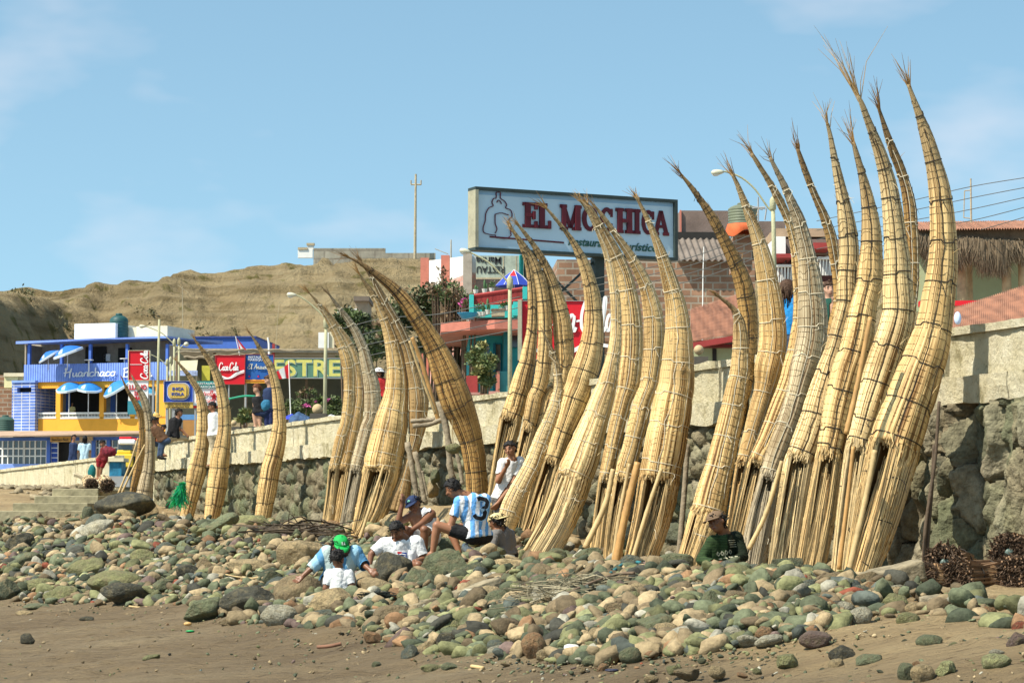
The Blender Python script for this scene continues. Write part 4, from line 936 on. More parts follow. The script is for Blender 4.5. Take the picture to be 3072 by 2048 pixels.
boat('broad reed boat right of the thick bamboo pole, square opening at its stern',
 'E;95 1092 1118;150 1122 1148;200 1142 1176;250 1162 1206;300 1182 1232;350 1200 1254;400 1215 1277;500 1240 1327;600 1265 1370;700 1285 1407;800 1303 1445;900 1315 1477;1000 1315 1495;1100 1310 1512;1200 1300 1522;1300 1285 1528;1400 1270 1530;1500 1258 1529;Fv;100 1250 1527;200 1232 1522;300 1215 1513;400 1195 1500;500 1172 1482;600 1155 1468;700 1135 1448;790 1120 1430;900 1110 1412;1000 1095 1392;1100 1075 1362;1200 1055 1330;1300 1030 1290;1400 1010 1245;1480 1000 1222',
 1.35, 'gold', 'white', .44, ('Fv', 800), .22, seed=12, open_=(92, 155), tiptone=.62)
boat('reed boat whose dark tuft crosses the billboard\'s second word, left of the broad one',
 'E;160 792 812;200 820 850;250 850 895;300 885 930;350 915 970;400 945 1010;450 980 1050;500 1010 1087;550 1040 1122;600 1062 1157;700 1108 1212;800 1138 1255;900 1150 1290;1000 1158 1312;1100 1160 1316;1200 1156 1310;1300 1148 1298;1400 1138 1282;1500 1122 1265;Fv;100 1118 1252;200 1096 1235;300 1070 1210;400 1045 1190;500 1020 1165;600 1000 1142;700 965 1115;790 945 1085;900 925 1068;1100 895 1040;1300 875 1015;1450 860 995',
 1.1, 'gold', 'white', .42, ('Fv', 800), .30, seed=13, open_=(90, 150), tiptone=.6)
boat('reed boat laced down its front with a white cord in front of the billboard',
 'E;130 728 748;200 768 808;300 815 872;400 862 942;500 900 1002;600 942 1055;700 965 1092;800 985 1118;900 996 1137;1000 998 1152;1100 1000 1158;1200 998 1156;1300 985 1150;1400 975 1142;1500 962 1122;Fv;100 965 1112;200 955 1090;300 935 1062;400 912 1035;500 892 1010;600 872 985;700 852 962;790 835 940;900 822 930;1100 795 905;1300 775 885;1430 755 865',
 .95, 'gold', 'white', .46, ('Fv', 800), .22, seed=14, open_=(88, 160), tiptone=.62)
boat('wide-footed reed boat leaning right with a small torn corner at its open stern',
 'E;115 685 708;200 742 782;300 790 842;400 830 892;500 865 942;600 885 977;700 903 992;800 914 1002;900 920 1010;1000 922 1011;1100 915 1010;1200 900 1002;1300 875 987;1400 840 976;1500 803 966;Fv;100 815 975;200 783 960;300 742 935;400 698 910;500 652 885;600 602 865;700 560 840;790 515 802;900 490 768;1000 455 730;1100 415 690;1200 360 640;1270 320 590',
 1.45, 'pale', 'white', .42, ('Fv', 815), .22, seed=15, open_=(138, 168), tiptone=.6, sticks=40)
boat('dark-tied reed boat before the red billboard, with a dark hollow side at lower left',
 'E;165 428 448;200 462 490;250 500 532;300 542 577;350 578 617;400 610 657;450 636 692;500 655 727;550 672 757;600 690 782;700 713 817;800 727 847;900 733 862;1000 727 870;1100 715 875;1200 685 870;1300 650 855;1400 605 830;1500 582 797;Fv;0 598 845;100 582 820;200 556 785;300 535 740;400 515 685;500 490 640;600 462 605;700 432 570;800 402 538;900 372 510;1000 342 480;1100 312 445;1200 280 400;1300 250 350',
 1.0, 'gold', 'dark', .46, ('Fv', 680), .36, seed=16, open_=(105, 185), tiptone=.62, sticks=30)
boat('small pale reed boat in front with a thin braided whip-like tip',
 'E;1060 420 436;1120 442 462;1180 464 498;1240 484 530;1300 500 552;1400 510 574;1500 508 585;Fv;0 508 562;60 508 575;120 508 582;200 495 580;300 462 562;400 420 532;500 370 497;600 330 462;700 290 432;800 236 384;900 175 340;1000 125 300;1100 95 262;1190 115 222',
 2.0, 'pale', 'white', .34, None, .12, seed=17, ntuft=7, tiptone=.45, fine=.06, groove=130)
boat('dark-tied reed boat tipped over the billboard\'s drawn figure, right one of that pair',
 'E;290 232 250;350 275 310;400 310 350;450 345 390;500 370 427;550 395 457;600 420 487;700 453 537;800 470 577;900 485 612;1000 500 637;1100 507 652;1200 512 660;1300 518 657;1400 510 645;1500 480 630;Fv;100 440 620;200 410 585;300 395 550;400 370 515;480 350 480;600 320 450;800 270 400;1000 230 350', .75, 'gold', 'dark', .44, ('Fv', 490), .26, seed=18, open_=(100, 170), tiptone=.62, sticks=30)
boat('leftmost reed boat of the billboard group, stern open beside the white polo man',
 'E;335 196 220;350 210 240;400 235 265;450 255 292;500 273 318;550 290 340;600 303 362;700 316 385;800 320 395;900 322 400;1000 318 398;1100 305 393;1200 280 388;1300 255 380;1400 215 358;1500 182 345;Fv;100 200 345;200 175 327;300 145 307;370 115 285;450 102 270;600 80 215;800 50 155;960 35 110',
 1.0, 'gold', 'dark', .44, ('Fv', 372), .26, seed=19, open_=(75, 165), tiptone=.62)
boat('reed boat squeezed between two dark-tied ones behind the small pale boat',
 'E;300 178 196;400 245 275;450 286 320;500 315 352;600 348 420;700 368 452;800 383 477;900 390 492;1000 395 499;1100 395 501;1200 391 500;1300 383 496;1400 368 482;1500 348 455;Fv;100 338 442;200 318 430;300 300 412;430 280 382;600 250 350;800 200 300', .85, 'gold', 'dark', .46, ('Fv', 440), .22, seed=20, open_=(100, 170), tiptone=.62, sticks=40)
boat('huge reed boat arching left over the wooden frame, its tip almost level',
 'G;c 400 55 13;c 500 100 28;c 600 170 52;c 700 245 74;c 790 315 94;c 895 430 122;c 985 560 142;c 1080 700 160;c 1140 800 185;c 1195 920 215;c 1235 1020 245;c 1275 1120 262;c 1315 1230 275;c 1360 1350 280;H;300 1385 1675;400 1430 1700;500 1475 1722;600 1510 1735;700 1530 1747;800 1545 1757;900 1555 1767;1000 1560 1775;1200 1570 1770;1360 1575 1765',
 1.0, 'brown', 'dark', .5, None, .34, seed=21, tiptone=.7, groove=140)
boat('foremost reed boat of the left cluster, flared, with the widest dark opening',
 'G;c 505 200 18;c 560 290 36;c 605 345 48;c 650 425 62;c 685 500 74;c 728 600 92;c 762 700 106;c 790 800 132;c 812 900 150;c 826 1000 166;c 830 1100 184;1200 725 928;1300 700 928;1400 655 928;1500 628 926;H;100 765 1020;200 742 1020;300 718 1018;400 690 1015;500 662 1005;600 635 995;700 608 975;800 592 960;900 580 945;1000 560 905;1100 540 870;1200 515 830;1300 495 790;1400 465 730;1470 450 650',
 1.6, 'gold', 'white', .42, ('H', 805), .42, seed=22, open_=(88, 160), tiptone=.55)
boat('greyish reed boat in the left cluster with loose frayed reeds at mid height',
 'G;c 245 370 13;c 300 450 28;c 400 580 56;c 480 700 76;c 545 850 92;950 512 620;1050 530 650;1150 545 685;1250 550 695;1350 550 695;1450 545 680;H;100 603 755;200 603 737;300 588 722;400 568 702;500 540 685;600 518 662;700 488 630;790 470 600;900 455 580;1200 400 520;1400 365 480', 1.3, 'grey', 'white', .42, ('H', 800), .32, seed=23, open_=(95, 165), tiptone=.65)
boat('narrow dark-tipped reed boat wedged in the middle of the left cluster',
 'G;c 228 515 13;c 285 590 26;c 345 680 42;c 405 770 60;c 450 870 80;c 485 1000 92;c 502 1150 100;c 498 1300 114;c 470 1450 130;H;0 522 630;200 495 610;400 440 585;600 392 540;700 370 515;800 350 490;900 338 470;1300 280 400;1400 265 380', 1.1, 'gold', 'white', .42, ('H', 800), .28, seed=24, open_=(95, 165), tiptone=.6)
boat('leftmost reed boat of the left cluster, curving beneath the street lamp arm',
 'G;c 65 350 10;c 110 400 18;c 160 460 28;c 230 570 50;c 285 660 68;c 328 750 76;c 365 830 92;c 398 920 106;1000 360 472;1100 372 476;1200 372 476;1300 368 475;1400 355 460;1500 340 442;H;100 405 515;200 395 503;300 378 488;400 357 468;500 332 450;600 310 428;700 290 402;780 270 375;900 260 362;1100 240 342;1200 225 332;1340 203 302', 1.35, 'gold', 'white', .44, ('H', 785), .3, seed=25, open_=(90, 160), tiptone=.6)
boat('shaggy reed boat standing behind the wooden frame',
 'G;c 515 85 12;c 560 160 20;c 630 260 36;c 700 390 60;c 770 520 76;c 835 640 84;c 880 740 92;850 878 975;1000 905 1018;1100 920 1062;1200 928 1085;1300 932 1105;1400 930 1092;1500 930 1082;H;100 1030 1200;200 1030 1208;300 1020 1200;400 1035 1180;500 1030 1160;600 1015 1130;700 985 1095;800 960 1070;900 925 1050;1000 880 1045;1100 842 1035', .9, 'dark', 'white', .42, None, .3, seed=26, tiptone=.65)
boat('third lone reed boat from the left, straight and slim beside the flag',
 'Z5;c 935 165 11;c 968 210 20;c 1010 280 34;c 1060 360 54;c 1108 450 70;500 1103 1195;600 1136 1226;700 1158 1256;800 1170 1282;900 1175 1299;1000 1180 1311;1100 1183 1320;1200 1165 1325;1300 1140 1320;1400 1110 1302;1500 1080 1286;T;1402 783 842;1465 773 832;1542 765 815', 1.0, 'gold', 'dark', .48, None, .26, seed=28, tiptone=.55)
boat('second lone reed boat from the left, next to the soft-drink billboard',
 'Z5;c 355 225 12;c 400 290 30;c 450 355 46;400 445 525;450 478 560;500 508 590;600 540 640;700 572 680;800 590 706;900 600 726;1000 605 741;1100 607 743;1200 603 742;1300 580 740;1400 550 736;1500 523 728;Z1;1250 1222 1342;1300 1213 1336;1400 1204 1312;1505 1196 1280', 1.1, 'gold', 'dark', .46, None, .26, seed=29, tiptone=.6)
boat('first lone reed boat, with a green net hanging at its lower left',
 'Z5;c 170 455 14;c 240 540 34;c 300 610 50;c 350 690 66;750 352 430;800 370 456;900 383 491;1000 388 513;1100 385 521;1200 380 521;1300 374 516;1400 353 507;1500 323 492;Z1;1200 1100 1216;1300 1085 1186;1400 1073 1156;1500 1048 1130', 1.2, 'gold', 'dark', .46, None, .2, seed=30, tiptone=.6)
boat('weathered pale reed boat at the far left end of the sea wall',
 'Z1;c 775 640 8;c 795 680 18;c 815 715 30;c 836 755 40;800 828 880;850 842 895;900 850 905;1000 855 912;1100 852 912;1200 835 910;1250 820 905;1300 808 900;1380 788 895', 1.3, 'grey', 'dark', .5, None, .12, seed=31, tiptone=.7, ntuft=8)
boat('thinnest reed boat, brown, close beside the far-left weathered one',
 'Z1;c 715 650 7;c 735 695 14;c 760 745 23;c 790 790 30;850 798 845;900 813 850;1000 819 853;1100 802 852;1200 785 836;1300 765 802;1350 758 792', 1.1, 'brown', 'dark', .5, None, .14, seed=32, tiptone=.7, ntuft=8)
# ---------------- bamboo poles ----------------
def pole(label, v, pts, w_, s0, m, name='bamboo_pole', knots=True, cat='pole', group='poles leaning on the reed boats'):
    P = [V(v, *p) for p in pts]; Yb = plane_s(P[-1][0], s0); B = W(*P[-1], Yb); o0 = Vector((0, 0, EYE)); Q = []
    for x, y in P: r_ = ray(x, y); Q.append(o0+r_*((B-o0).dot(d)/r_.dot(d)))
    r0 = w_*VW[v][2]/2*Yb/F; pts_ = smooth_path(Q, 30) if len(Q) > 2 else [Q[0].lerp(Q[1], i/30) for i in range(31)]
    rs = [r0*(1+(.13 if knots and i % 6 == 3 else 0))*(.85+.15*i/30) for i in range(len(pts_))]
    mb = MB(); mb.tube([p-B for p in pts_], rs, 10); o = mb.build(name, m, None, smooth=True); o.location = B
    return tag(o, label, cat, group)
BAM = mat('bamboo_mat', (.46, .26, .09), .5, .25, 4, .1, 20, stretch=(3, 3, 1)); BAMP = mat('bamboo_pale', (.50, .36, .17), .6, .25, 4, .15, 20); BAMB = mat('old_wood', (.27, .22, .15), .85, .3, 5, .6, 18)
pole('thick orange-brown bamboo pole left of the broad reed boat\'s opening', 'Fv', [(1118, 690), (1030, 1060), (945, 1470)], 58, 1.75, BAM)
pole('pale knotted cane across the broad reed boat\'s stern', 'Fv', [(1290, 735), (1180, 1060), (1065, 1440)], 34, 1.95, BAMP)
pole('pale split cane leaning left in the gap of the billboard group', 'Fv', [(940, 740), (880, 1000), (735, 1310)], 44, 1.75, BAMP)
pole('thin cane rising between the billboard group\'s last two openings', 'Fv', [(1058, 700), (985, 1080), (940, 1400)], 30, 1.7, BAMP)
pole('slender cane below the torn corner of the wide-footed boat', 'Fv', [(575, 790), (480, 1010), (300, 1330)], 24, 1.95, BAMP)
pole('flat brown cane crossing the tallest boats from top right to lower left', 'B', [(574, 95), (500, 480), (440, 740)], 32, 1.75, BAM)
pole('pale bamboo cane standing at the rightmost boat\'s opening', 'B', [(600, 830), (545, 1110), (455, 1500)], 34, 1.95, BAMP)
pole('brown cane left of the pale bamboo at the rightmost boat', 'B', [(480, 810), (448, 1100), (400, 1490)], 26, 1.9, BAM)
pole('whitish knotty cane in front of the weathered grey boat\'s stern', 'Dv', [(722, 800), (625, 1120), (515, 1350)], 30, 1.9, BAMP)
pole('pale cane resting on the foremost boat of the left cluster', 'H', [(790, 765), (720, 980), (555, 1480)], 30, 1.9, BAMP)
pole('long smooth brown pole leaning left behind the wooden frame', 'G', [(960, 745), (1060, 1020), (1190, 1480)], 40, .9, BAM)
pole('thin cane leaning parallel to the long smooth brown pole', 'G', [(935, 775), (1040, 1080), (1160, 1400)], 26, 1.2, BAMP)
pole('dark forked post between the rightmost boat and the reed rolls', 'B', [(955, 560), (930, 900), (880, 1250), (868, 1490)], 22, 1.0, mat('dark_post', (.10, .07, .045), .8, .3, 5, .3))
pole('second dark post standing tight against the forked one', 'B', [(925, 800), (915, 1050), (895, 1300), (888, 1490)], 20, .95, mat('dark_post', (.10, .07, .045)))
pole('yellow cane leaning at the far-left end of the wall', 'Z1', [(812, 1005), (760, 1170), (690, 1345)], 12, 1.9, BAMP)
pole('dark-knotted cane leaning in front of the yellow cane', 'Z1', [(852, 1045), (790, 1170), (710, 1340)], 12, 2.0, BAMP)
pole('square dark post behind the broad reed boat', 'Fv', [(1478, 560), (1455, 900), (1415, 1380)], 44, .5, BAMB, knots=False, name='wooden_post')
# wooden frame with stones behind the seated men
def wood_frame():
    B = W(*V('H', 1200, 1050), plane_s(V('H', 1200, 1050)[0], 1.6)); root = empty('driftwood_rack', tuple(B), 0, 'rough grey driftwood frame with a roped stone beside the huge arching reed boat', 'rack')
    def bar(pts, w_, nm, s0=1.6):
        Yb = plane_s(V('H', *pts[0])[0], s0); Q = [W(*V('H', *p), Yb) for p in pts]; r0 = w_*.3188/2*Yb/F
        ps = smooth_path(Q, 14) if len(Q) > 2 else [Q[0].lerp(Q[1], i/12) for i in range(13)]
        mb = MB(); mb.tube(ps, [r0*(1+.16*math.sin(i*2.3+w_)) for i in range(len(ps))], 9); return mb.build(nm, BAMB, root, smooth=True, world=True)
    bar([(1310, 170), (1360, 350), (1400, 560), (1410, 760), (1440, 900)], 62, 'post'); bar([(1450, 560), (1500, 760), (1530, 950)], 40, 'post')
    bar([(1010, 550), (1050, 760), (1090, 1000), (1110, 1100)], 56, 'post'); bar([(1080, 640), (1130, 840), (1165, 1060), (1180, 1110)], 50, 'post', 1.5)
    bar([(1040, 355), (1200, 345), (1270, 335)], 42, 'crossbar'); bar([(1060, 400), (1220, 385), (1330, 340), (1470, 305)], 44, 'crossbar', 1.7)
    bar([(1150, 820), (1200, 1060)], 20, 'brace', 1.4)
    mb = MB(); Yb = plane_s(V('H', 1440, 500)[0], 1.8); mb.tube([W(*V('H', 1432, 340), Yb), W(*V('H', 1440, 560), Yb)], .008, 6); mb.build('rope', TIE['tan'], root, world=True)
    Y_ = plane_s(V('H', 1440, 600)[0], 1.75); a = V('H', 1440, 610); put_rock(W(*a, Y_), .12, .085, .09, 'olive', 'long', 'grey-olive stone tied by a rope to the wooden frame', 0, (0, .1))
wood_frame()
# dried-out stone pile against the wall behind the frame
for (v, x, y, w_, c, lab) in [('H', 1270, 880, 70, 'green-grey', 'large green-stained stone of the wall foot right of the wooden frame'), ('H', 1250, 1000, 80, 'tan', 'tan stone at the wall foot beneath the green-stained one')]:
    P_ = V(v, x, y); Y_ = plane_s(P_[0], .35); put_rock(W(*P_, Y_), w_*.3188*Y_/F*.7, w_*.3188*Y_/F, .25, c, 'angular', lab, 0)
# ---------------- town: helper that works in pixel units on an upright plane ----------------
class Fac:
    def __init__(s, v, xc, Y, rot=0, z0=None, label='', cat='building', name='building', group=None):
        s.v = v; s.px, _ = V(v, xc, 0); s.Y = Y; o = W(s.px, HZ, Y); s.k = Y/F*cp; zb = z0 if z0 is not None else street_z(Y)
        s.zb = zb; s.o = Vector((o.x, Y, zb)); s.rot = R(rot)
        s.root = empty(name, s.o, s.rot, label, cat, group)
    def p(s, x, y, dd=0):                 # view px -> local (x, depth, z)
        X, Y_ = V(s.v, x, y); a = (X-s.px)*s.k; cr_, sr = math.cos(s.rot), math.sin(s.rot)
        # solve for local x so that the rotated point projects to pixel X
        kx = (X-CX)/F*cp + 0.0; ox = s.o.x
        # world: (ox + lx*cr - dd*sr, Y + lx*sr + dd*cr); ratio = (X-CX)/F/cp'
        r_ = (X-CX)/(F*cp-(CY-Y_)*sp)
        lx = (r_*(s.Y+dd*cr_)-ox+dd*sr)/(cr_-r_*sr)
        Yw = s.Y+lx*sr+dd*cr_; rr = ray(X, Y_); z = EYE+rr.z/rr.y*Yw
        return lx, dd, z-s.zb
    def box(s, mb, x0, y0, x1, y1, d0, d1, col=None):
        a = s.p(x0, y0, d0); b = s.p(x1, y1, d0); mb.box(a[0], d0, a[2], b[0], d1, b[2], col=col)
    def part(s, name, m, boxes, parent=None, bevel=0):
        mb = MB()
        for q in boxes: s.box(mb, *q)
        return mb.build(name, m, parent or s.root, bevel=bevel)
def parasol(P, r, h, tilt, cols, label, lean=(0, 0), group='blue and white parasols of the beach hotel', panels=8):
    root = empty('parasol', P, 0, label, 'parasol', group); c, s_ = cols
    mb = MB(); mb.tube([(0, 0, 0), (lean[0]*h, lean[1]*h, h)], .025, 8); mb.build('pole', mat('pole_white', (.75, .75, .75), .5), root)
    top = Vector((lean[0]*h, lean[1]*h, h)); Mx = Matrix.Rotation(tilt[0], 3, 'X') @ Matrix.Rotation(tilt[1], 3, 'Y')
    mb = MB(); N_ = panels*4; rows = [(0, .30), (.33, .24), (.66, .13), (.93, 0), (1.0, -.02), (1.0, -.12)]; vs = []
    for q, (rr, hh) in enumerate(rows):
        for j in range(N_):
            a = 2*math.pi*j/N_; sag = 1-.05*abs(math.sin(a*panels/2)); vs.append(tuple(top+Mx @ Vector((rr*r*sag*math.cos(a), rr*r*sag*math.sin(a), hh*r*1.3))))
    cs = []; fs = []
    for q in range(len(rows)-1):
        for j in range(N_): fs.append((q*N_+j, q*N_+(j+1) % N_, (q+1)*N_+(j+1) % N_, (q+1)*N_+j))
    col = np.array([(c if (j//4) % 2 or len(cols) == 2 and cols[0] == cols[1] else c) for q in range(len(rows)) for j in range(N_)], float)
    if len(cols) == 2:
        for q in range(len(rows)):
            for j in range(N_):
                col[q*N_+j] = s_ if (q >= 4 or (rows[q][0] > .5 and (j//4) % 4 == 1 and q == 2 and j % 4 in (1, 2))) else c
    o = mesh_obj('canopy', vs, fs, colattr('canopy_mat', .6, .05, 20, .06), root, col=col, smooth=False)
    md = o.modifiers.new('s', 'SOLIDIFY'); md.thickness = .01
    return root
def watertank(P, r, h, colr, label, stand=None):
    root = empty('water_tank', P, 0, label, 'water tank'); mb = MB()
    pr = [(r, 0)]
    for i in range(6): z = .04+.115*h*i*1.05; pr += [(r, z), (r*1.03, z+.02), (r*1.03, z+.05), (r, z+.07)]
    pr += [(r, .72*h), (r*.9, .80*h), (r*.62, .88*h), (r*.34, .92*h)]
    mb.lathe((0, 0, 0), pr, 28); mb.build('tank_body', mat('tank_'+label[:6], colr, .5, .15, 2, .05), root, smooth=True)
    mb = MB(); mb.lathe((0, 0, 0), [(r*.36, .91*h), (r*.38, .93*h), (r*.38, .97*h), (r*.3, 1.0*h)], 20); mb.build('lid', mat('tank_'+label[:6], colr), root, smooth=True)
    return root
def lamp_post(label, v, base, top, arm, Y, hw, col=(.42, .42, .30), knob=True, head_l=.0, glob=False):
    b_ = W(*V(v, *base), Y); root = empty('street_lamp', b_, 0, label, 'street lamp', 'street lamps along the promenade'); m = mat('lamp_conc', (.40, .39, .24), .8, .2, 3, .3)
    q = lambda p: W(*V(v, *p), Y)-b_
    r0 = hw*VW[v][2]*Y/F/2; t = q(top); zb = street_z(Y)-b_.z
    mb = MB(); mb.tube([(0, 0, min(0, zb)), t*.5, t], [r0*1.15, r0, r0*.85], 14); mb.build('post', m, root, smooth=True)
    if knob:
        mb = MB(); mb.lathe(tuple(t+Vector((0, 0, -r0*5.5))), [(r0*1.0, 0), (r0*1.5, r0*.5), (r0*1.5, r0*4.5), (r0*1.2, r0*5.2), (r0*.25, r0*6.6)], 14); mb.build('post_cap', m, root, smooth=True)
    if arm:
        pts = smooth_path([q(p) for p in arm], 16); mb = MB(); mb.tube(pts, r0*.42, 10); mb.build('arm', m, root, smooth=True)
        e = pts[-1]; dr = (pts[-1]-pts[-2]).normalized(); hl = max(.17, r0*4.2); mb = MB()
        if glob: mb.lathe(tuple(e+Vector((0, 0, -.06))), [(.01, 0), (.06, .02), (.08, .07), (.06, .12), (.015, .14)], 14)
        else:
            dx = Vector((dr.x, dr.y, dr.z*.35)).normalized()
            mb.tube([e-dx*hl*.15, e+dx*hl*.1, e+dx*hl*.55, e+dx*hl*.95, e+dx*hl*1.1], [r0*.5, r0*1.0, r0*1.35, r0*1.15, r0*.4], 12)
        hd = mb.build('lamp_head', mat('lamp_head', (.55, .53, .40), .4, .1), root, smooth=True)
        if not glob:
            mb = MB(); c_ = e+dx*hl*.6-Vector((0, 0, r0*.9)); vs = []
            mb.tube([c_-dx*hl*.35, c_-dx*hl*.1, c_+dx*hl*.2, c_+dx*hl*.4], [r0*.3, r0*.85, r0*.85, r0*.3], 12); mb.build('lens', mat('lamp_lens', (.62, .62, .58), .2, .05, spec=.6), hd, smooth=True)
    return root
GLASS = mat('pane_dark', (.035, .04, .045), .12, .2, 2, 0, spec=.8)
white = mat('white_paint', (.78, .77, .72), .7, .06, 2, .1)
cream = mat('cream_wall', (.70, .62, .42), .85, .12, 1.5, .2)
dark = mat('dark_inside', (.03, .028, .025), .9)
blue = mat('blue_paint', (.07, .16, .52), .6, .12, 3, .1)
bluelt = mat('blue_light', (.21, .33, .74), .55, .12, 3, .12)
orange = mat('orange_paint', (.86, .40, .045), .75, .08, 1.5, .12)
turq = mat('turquoise_paint', (.04, .36, .38), .75, .14, 1.5, .12)
redp = mat('dark_red_paint', (.33, .045, .04), .6, .15, 3, .1)
pinkp = mat('salmon_paint', (.48, .17, .12), .75, .15, 3, .15)
redsign = mat('sign_red', (.60, .012, .022), .45, .06, 2, 0); whites = mat('sign_white', (.82, .82, .80), .5, .04, 2, 0)
bluesign = mat('sign_blue', (.02, .06, .33), .45, .1, 2, 0); blk = mat('black_paint', (.02, .02, .022), .6, .1, 3, 0)
woodd = mat('dark_timber', (.16, .11, .07), .85, .3, 5, .3); woodl = mat('pale_timber', (.42, .35, .23), .85, .25, 5, .4)
greym = mat('grey_paint', (.32, .33, .33), .7, .1, 2, .1); brickb = brickmat('brick_brown', (.22, .115, .065), (.36, .20, .12), (.34, .28, .21), .52, .24, .03)
def tilemat(name, c):
    if name in MC: return MC[name]
    m, t, b, N, L = newmat(name); tc = N.new("ShaderNodeTexCoord"); wv = N.new("ShaderNodeTexWave"); wv.inputs['Scale'].default_value = 1.3; wv.inputs['Distortion'].default_value = .3; wv.bands_direction = 'X'
    L(tc.outputs['Object'], wv.inputs[0]); no = N.new("ShaderNodeTexNoise"); no.inputs['Scale'].default_value = 5; no.inputs['Detail'].default_value = 6; L(tc.outputs['Object'], no.inputs[0])
    r = ramp(N, [(.3, tuple(v*.6 for v in c)), (.5, c), (.75, tuple(v*1.3 for v in c))]); L(no.outputs['Fac'], r.inputs[0])
    L(r.outputs[0], b.inputs['Base Color']); b.inputs['Roughness'].default_value = .9
    bp = N.new("ShaderNodeBump"); bp.inputs['Strength'].default_value = .7; bp.inputs['Distance'].default_value = .05; L(wv.outputs['Fac'], bp.inputs['Height']); L(bp.outputs[0], b.inputs['Normal'])
    MC[name] = m; return m
tile = tilemat('roof_tile', (.29, .135, .08))
def corrug(x0, x1, ya, za, yb, zb, pitch=.13, amp=.025, th=.02):     # sheet from front edge (ya,za) to back edge (yb,zb), ribs running up the slope
    N_ = max(4, int((x1-x0)/pitch*6)); vs = []; fs = []
    for i in range(N_+1):
        x = x0+(x1-x0)*i/N_; o = amp*math.sin(2*math.pi*(x-x0)/pitch)
        vs += [(x, ya, za+o), (x, yb, zb+o), (x, ya, za+o-th), (x, yb, zb+o-th)]
    for i in range(N_): a = i*4; fs += [(a, a+4, a+5, a+1), (a+2, a+3, a+7, a+6), (a, a+2, a+6, a+4), (a+1, a+5, a+7, a+3)]
    return vs, fs
def vcorr_panel(f, name, m, x0, y0, x1, y1, dd, pitch=.12, parent=None):     # upright ribbed panel
    a = f.p(x0, y0, dd); b = f.p(x1, y1, dd); N_ = int((b[0]-a[0])/pitch*5); vs = []; fs = []
    for i in range(N_+1):
        x = a[0]+(b[0]-a[0])*i/N_; o = .02*math.sin(2*math.pi*(x-a[0])/pitch); vs += [(x, dd+o, a[2]), (x, dd+o, b[2]), (x, dd+.06+o, a[2]), (x, dd+.06+o, b[2])]
    for i in range(N_): q = i*4; fs += [(q, q+1, q+5, q+4), (q+2, q+6, q+7, q+3), (q, q+4, q+6, q+2), (q+1, q+3, q+7, q+5)]
    return mesh_obj(name, vs, fs, m, parent or f.root)
# cursive strokes (unit coordinates), used for painted lettering
SCR = {
 'C': (.95, [[(.85,.75),(.7,.98),(.35,.95),(.08,.55),(.12,.1),(.45,-.02),(.8,.22)]]),
 'o': (.5, [[(.25,.48),(.06,.38),(.04,.12),(.2,0),(.38,.12),(.38,.38),(.25,.48),(.5,.44)]]),
 'c': (.45, [[(.38,.4),(.22,.5),(.05,.3),(.06,.06),(.25,0),(.45,.14)]]),
 'a': (.52, [[(.38,.42),(.2,.5),(.04,.28),(.08,.04),(.24,.04),(.38,.3),(.38,.46)],[(.39,.46),(.37,.1),(.44,0),(.54,.12)]]),
 'l': (.3, [[(.02,.1),(.18,.6),(.22,.95),(.13,1.0),(.08,.7),(.08,.15),(.16,0),(.3,.12)]]),
 'H': (.85, [[(.1,.8),(.2,.95),(.2,.5),(.15,0)],[(.0,.42),(.4,.5),(.75,.62)],[(.72,.95),(.62,.5),(.6,-.15)]]),
 'u': (.52, [[(.05,.45),(.04,.12),(.14,0),(.3,.12),(.38,.46)],[(.38,.46),(.37,.12),(.45,0),(.54,.12)]]),
 'n': (.55, [[(.05,.46),(.07,.0)],[(.07,.25),(.22,.47),(.36,.42),(.37,.08),(.46,0),(.56,.12)]]),
 'r': (.38, [[(.05,.46),(.07,.0)],[(.07,.25),(.2,.46),(.36,.44)]]),
 'd': (.52, [[(.38,.42),(.2,.5),(.04,.28),(.08,.04),(.24,.04),(.38,.3),(.40,1.0)],[(.39,.46),(.37,.1),(.44,0),(.54,.12)]]),
 'h': (.52, [[(.08,1.0),(.07,.0)],[(.07,.28),(.22,.5),(.36,.4),(.36,.08),(.44,0),(.54,.12)]]),
 'B': (.7, [[(.15,.95),(.13,0)],[(.02,.9),(.4,1.0),(.55,.78),(.35,.52),(.15,.5)],[(.35,.52),(.62,.4),(.55,.08),(.3,-.02),(.05,.02)]]),
 'e': (.45, [[(.05,.22),(.36,.3),(.28,.5),(.08,.4),(.05,.1),(.2,0),(.45,.12)]]),
 'E': (.8, [[(.75,.85),(.5,1.0),(.25,.85),(.3,.6),(.5,.54)],[(.42,.54),(.1,.42),(.08,.1),(.35,-.02),(.7,.15)]]),
 'A': (.8, [[(.0,.0),(.25,.4),(.55,1.0),(.6,.4),(.66,0)],[(.2,.38),(.72,.42)]]),
 'z': (.45, [[(.05,.44),(.36,.46),(.1,.02),(.44,.06)]]), 't': (.32, [[(.14,.8),(.1,.1),(.2,0),(.34,.1)],[(.0,.52),(.3,.56)]]), 'i': (.26, [[(.1,.45),(.08,.08),(.16,0),(.28,.12)],[(.12,.66),(.14,.72)]]),
 's': (.4, [[(.32,.44),(.15,.48),(.08,.36),(.3,.16),(.2,.0),(.02,.06)]]), 'M': (1.0, [[(.05,0),(.15,.9),(.4,.2),(.7,.95),(.82,.1),(.95,0)]]), '-': (.3, [[(.02,.3),(.26,.32)]]), 'p': (.5, [[(.06,.46),(.04,-.35)],[(.06,.3),(.22,.48),(.4,.34),(.32,.04),(.1,.06)]]), ' ': (.35, [])}
def script(word, name, m, parent, x, z, h, width, y, wd, slant=.12):
    adv = 0; lines = []
    for ch in word:
        a, st_ = SCR[ch]
        for ln in st_: lines.append([(adv+px_+slant*pz, pz) for px_, pz in ln])
        adv += a
    return strokes_part(lines, name, m, parent, x, z, width/adv, h, y, wd)
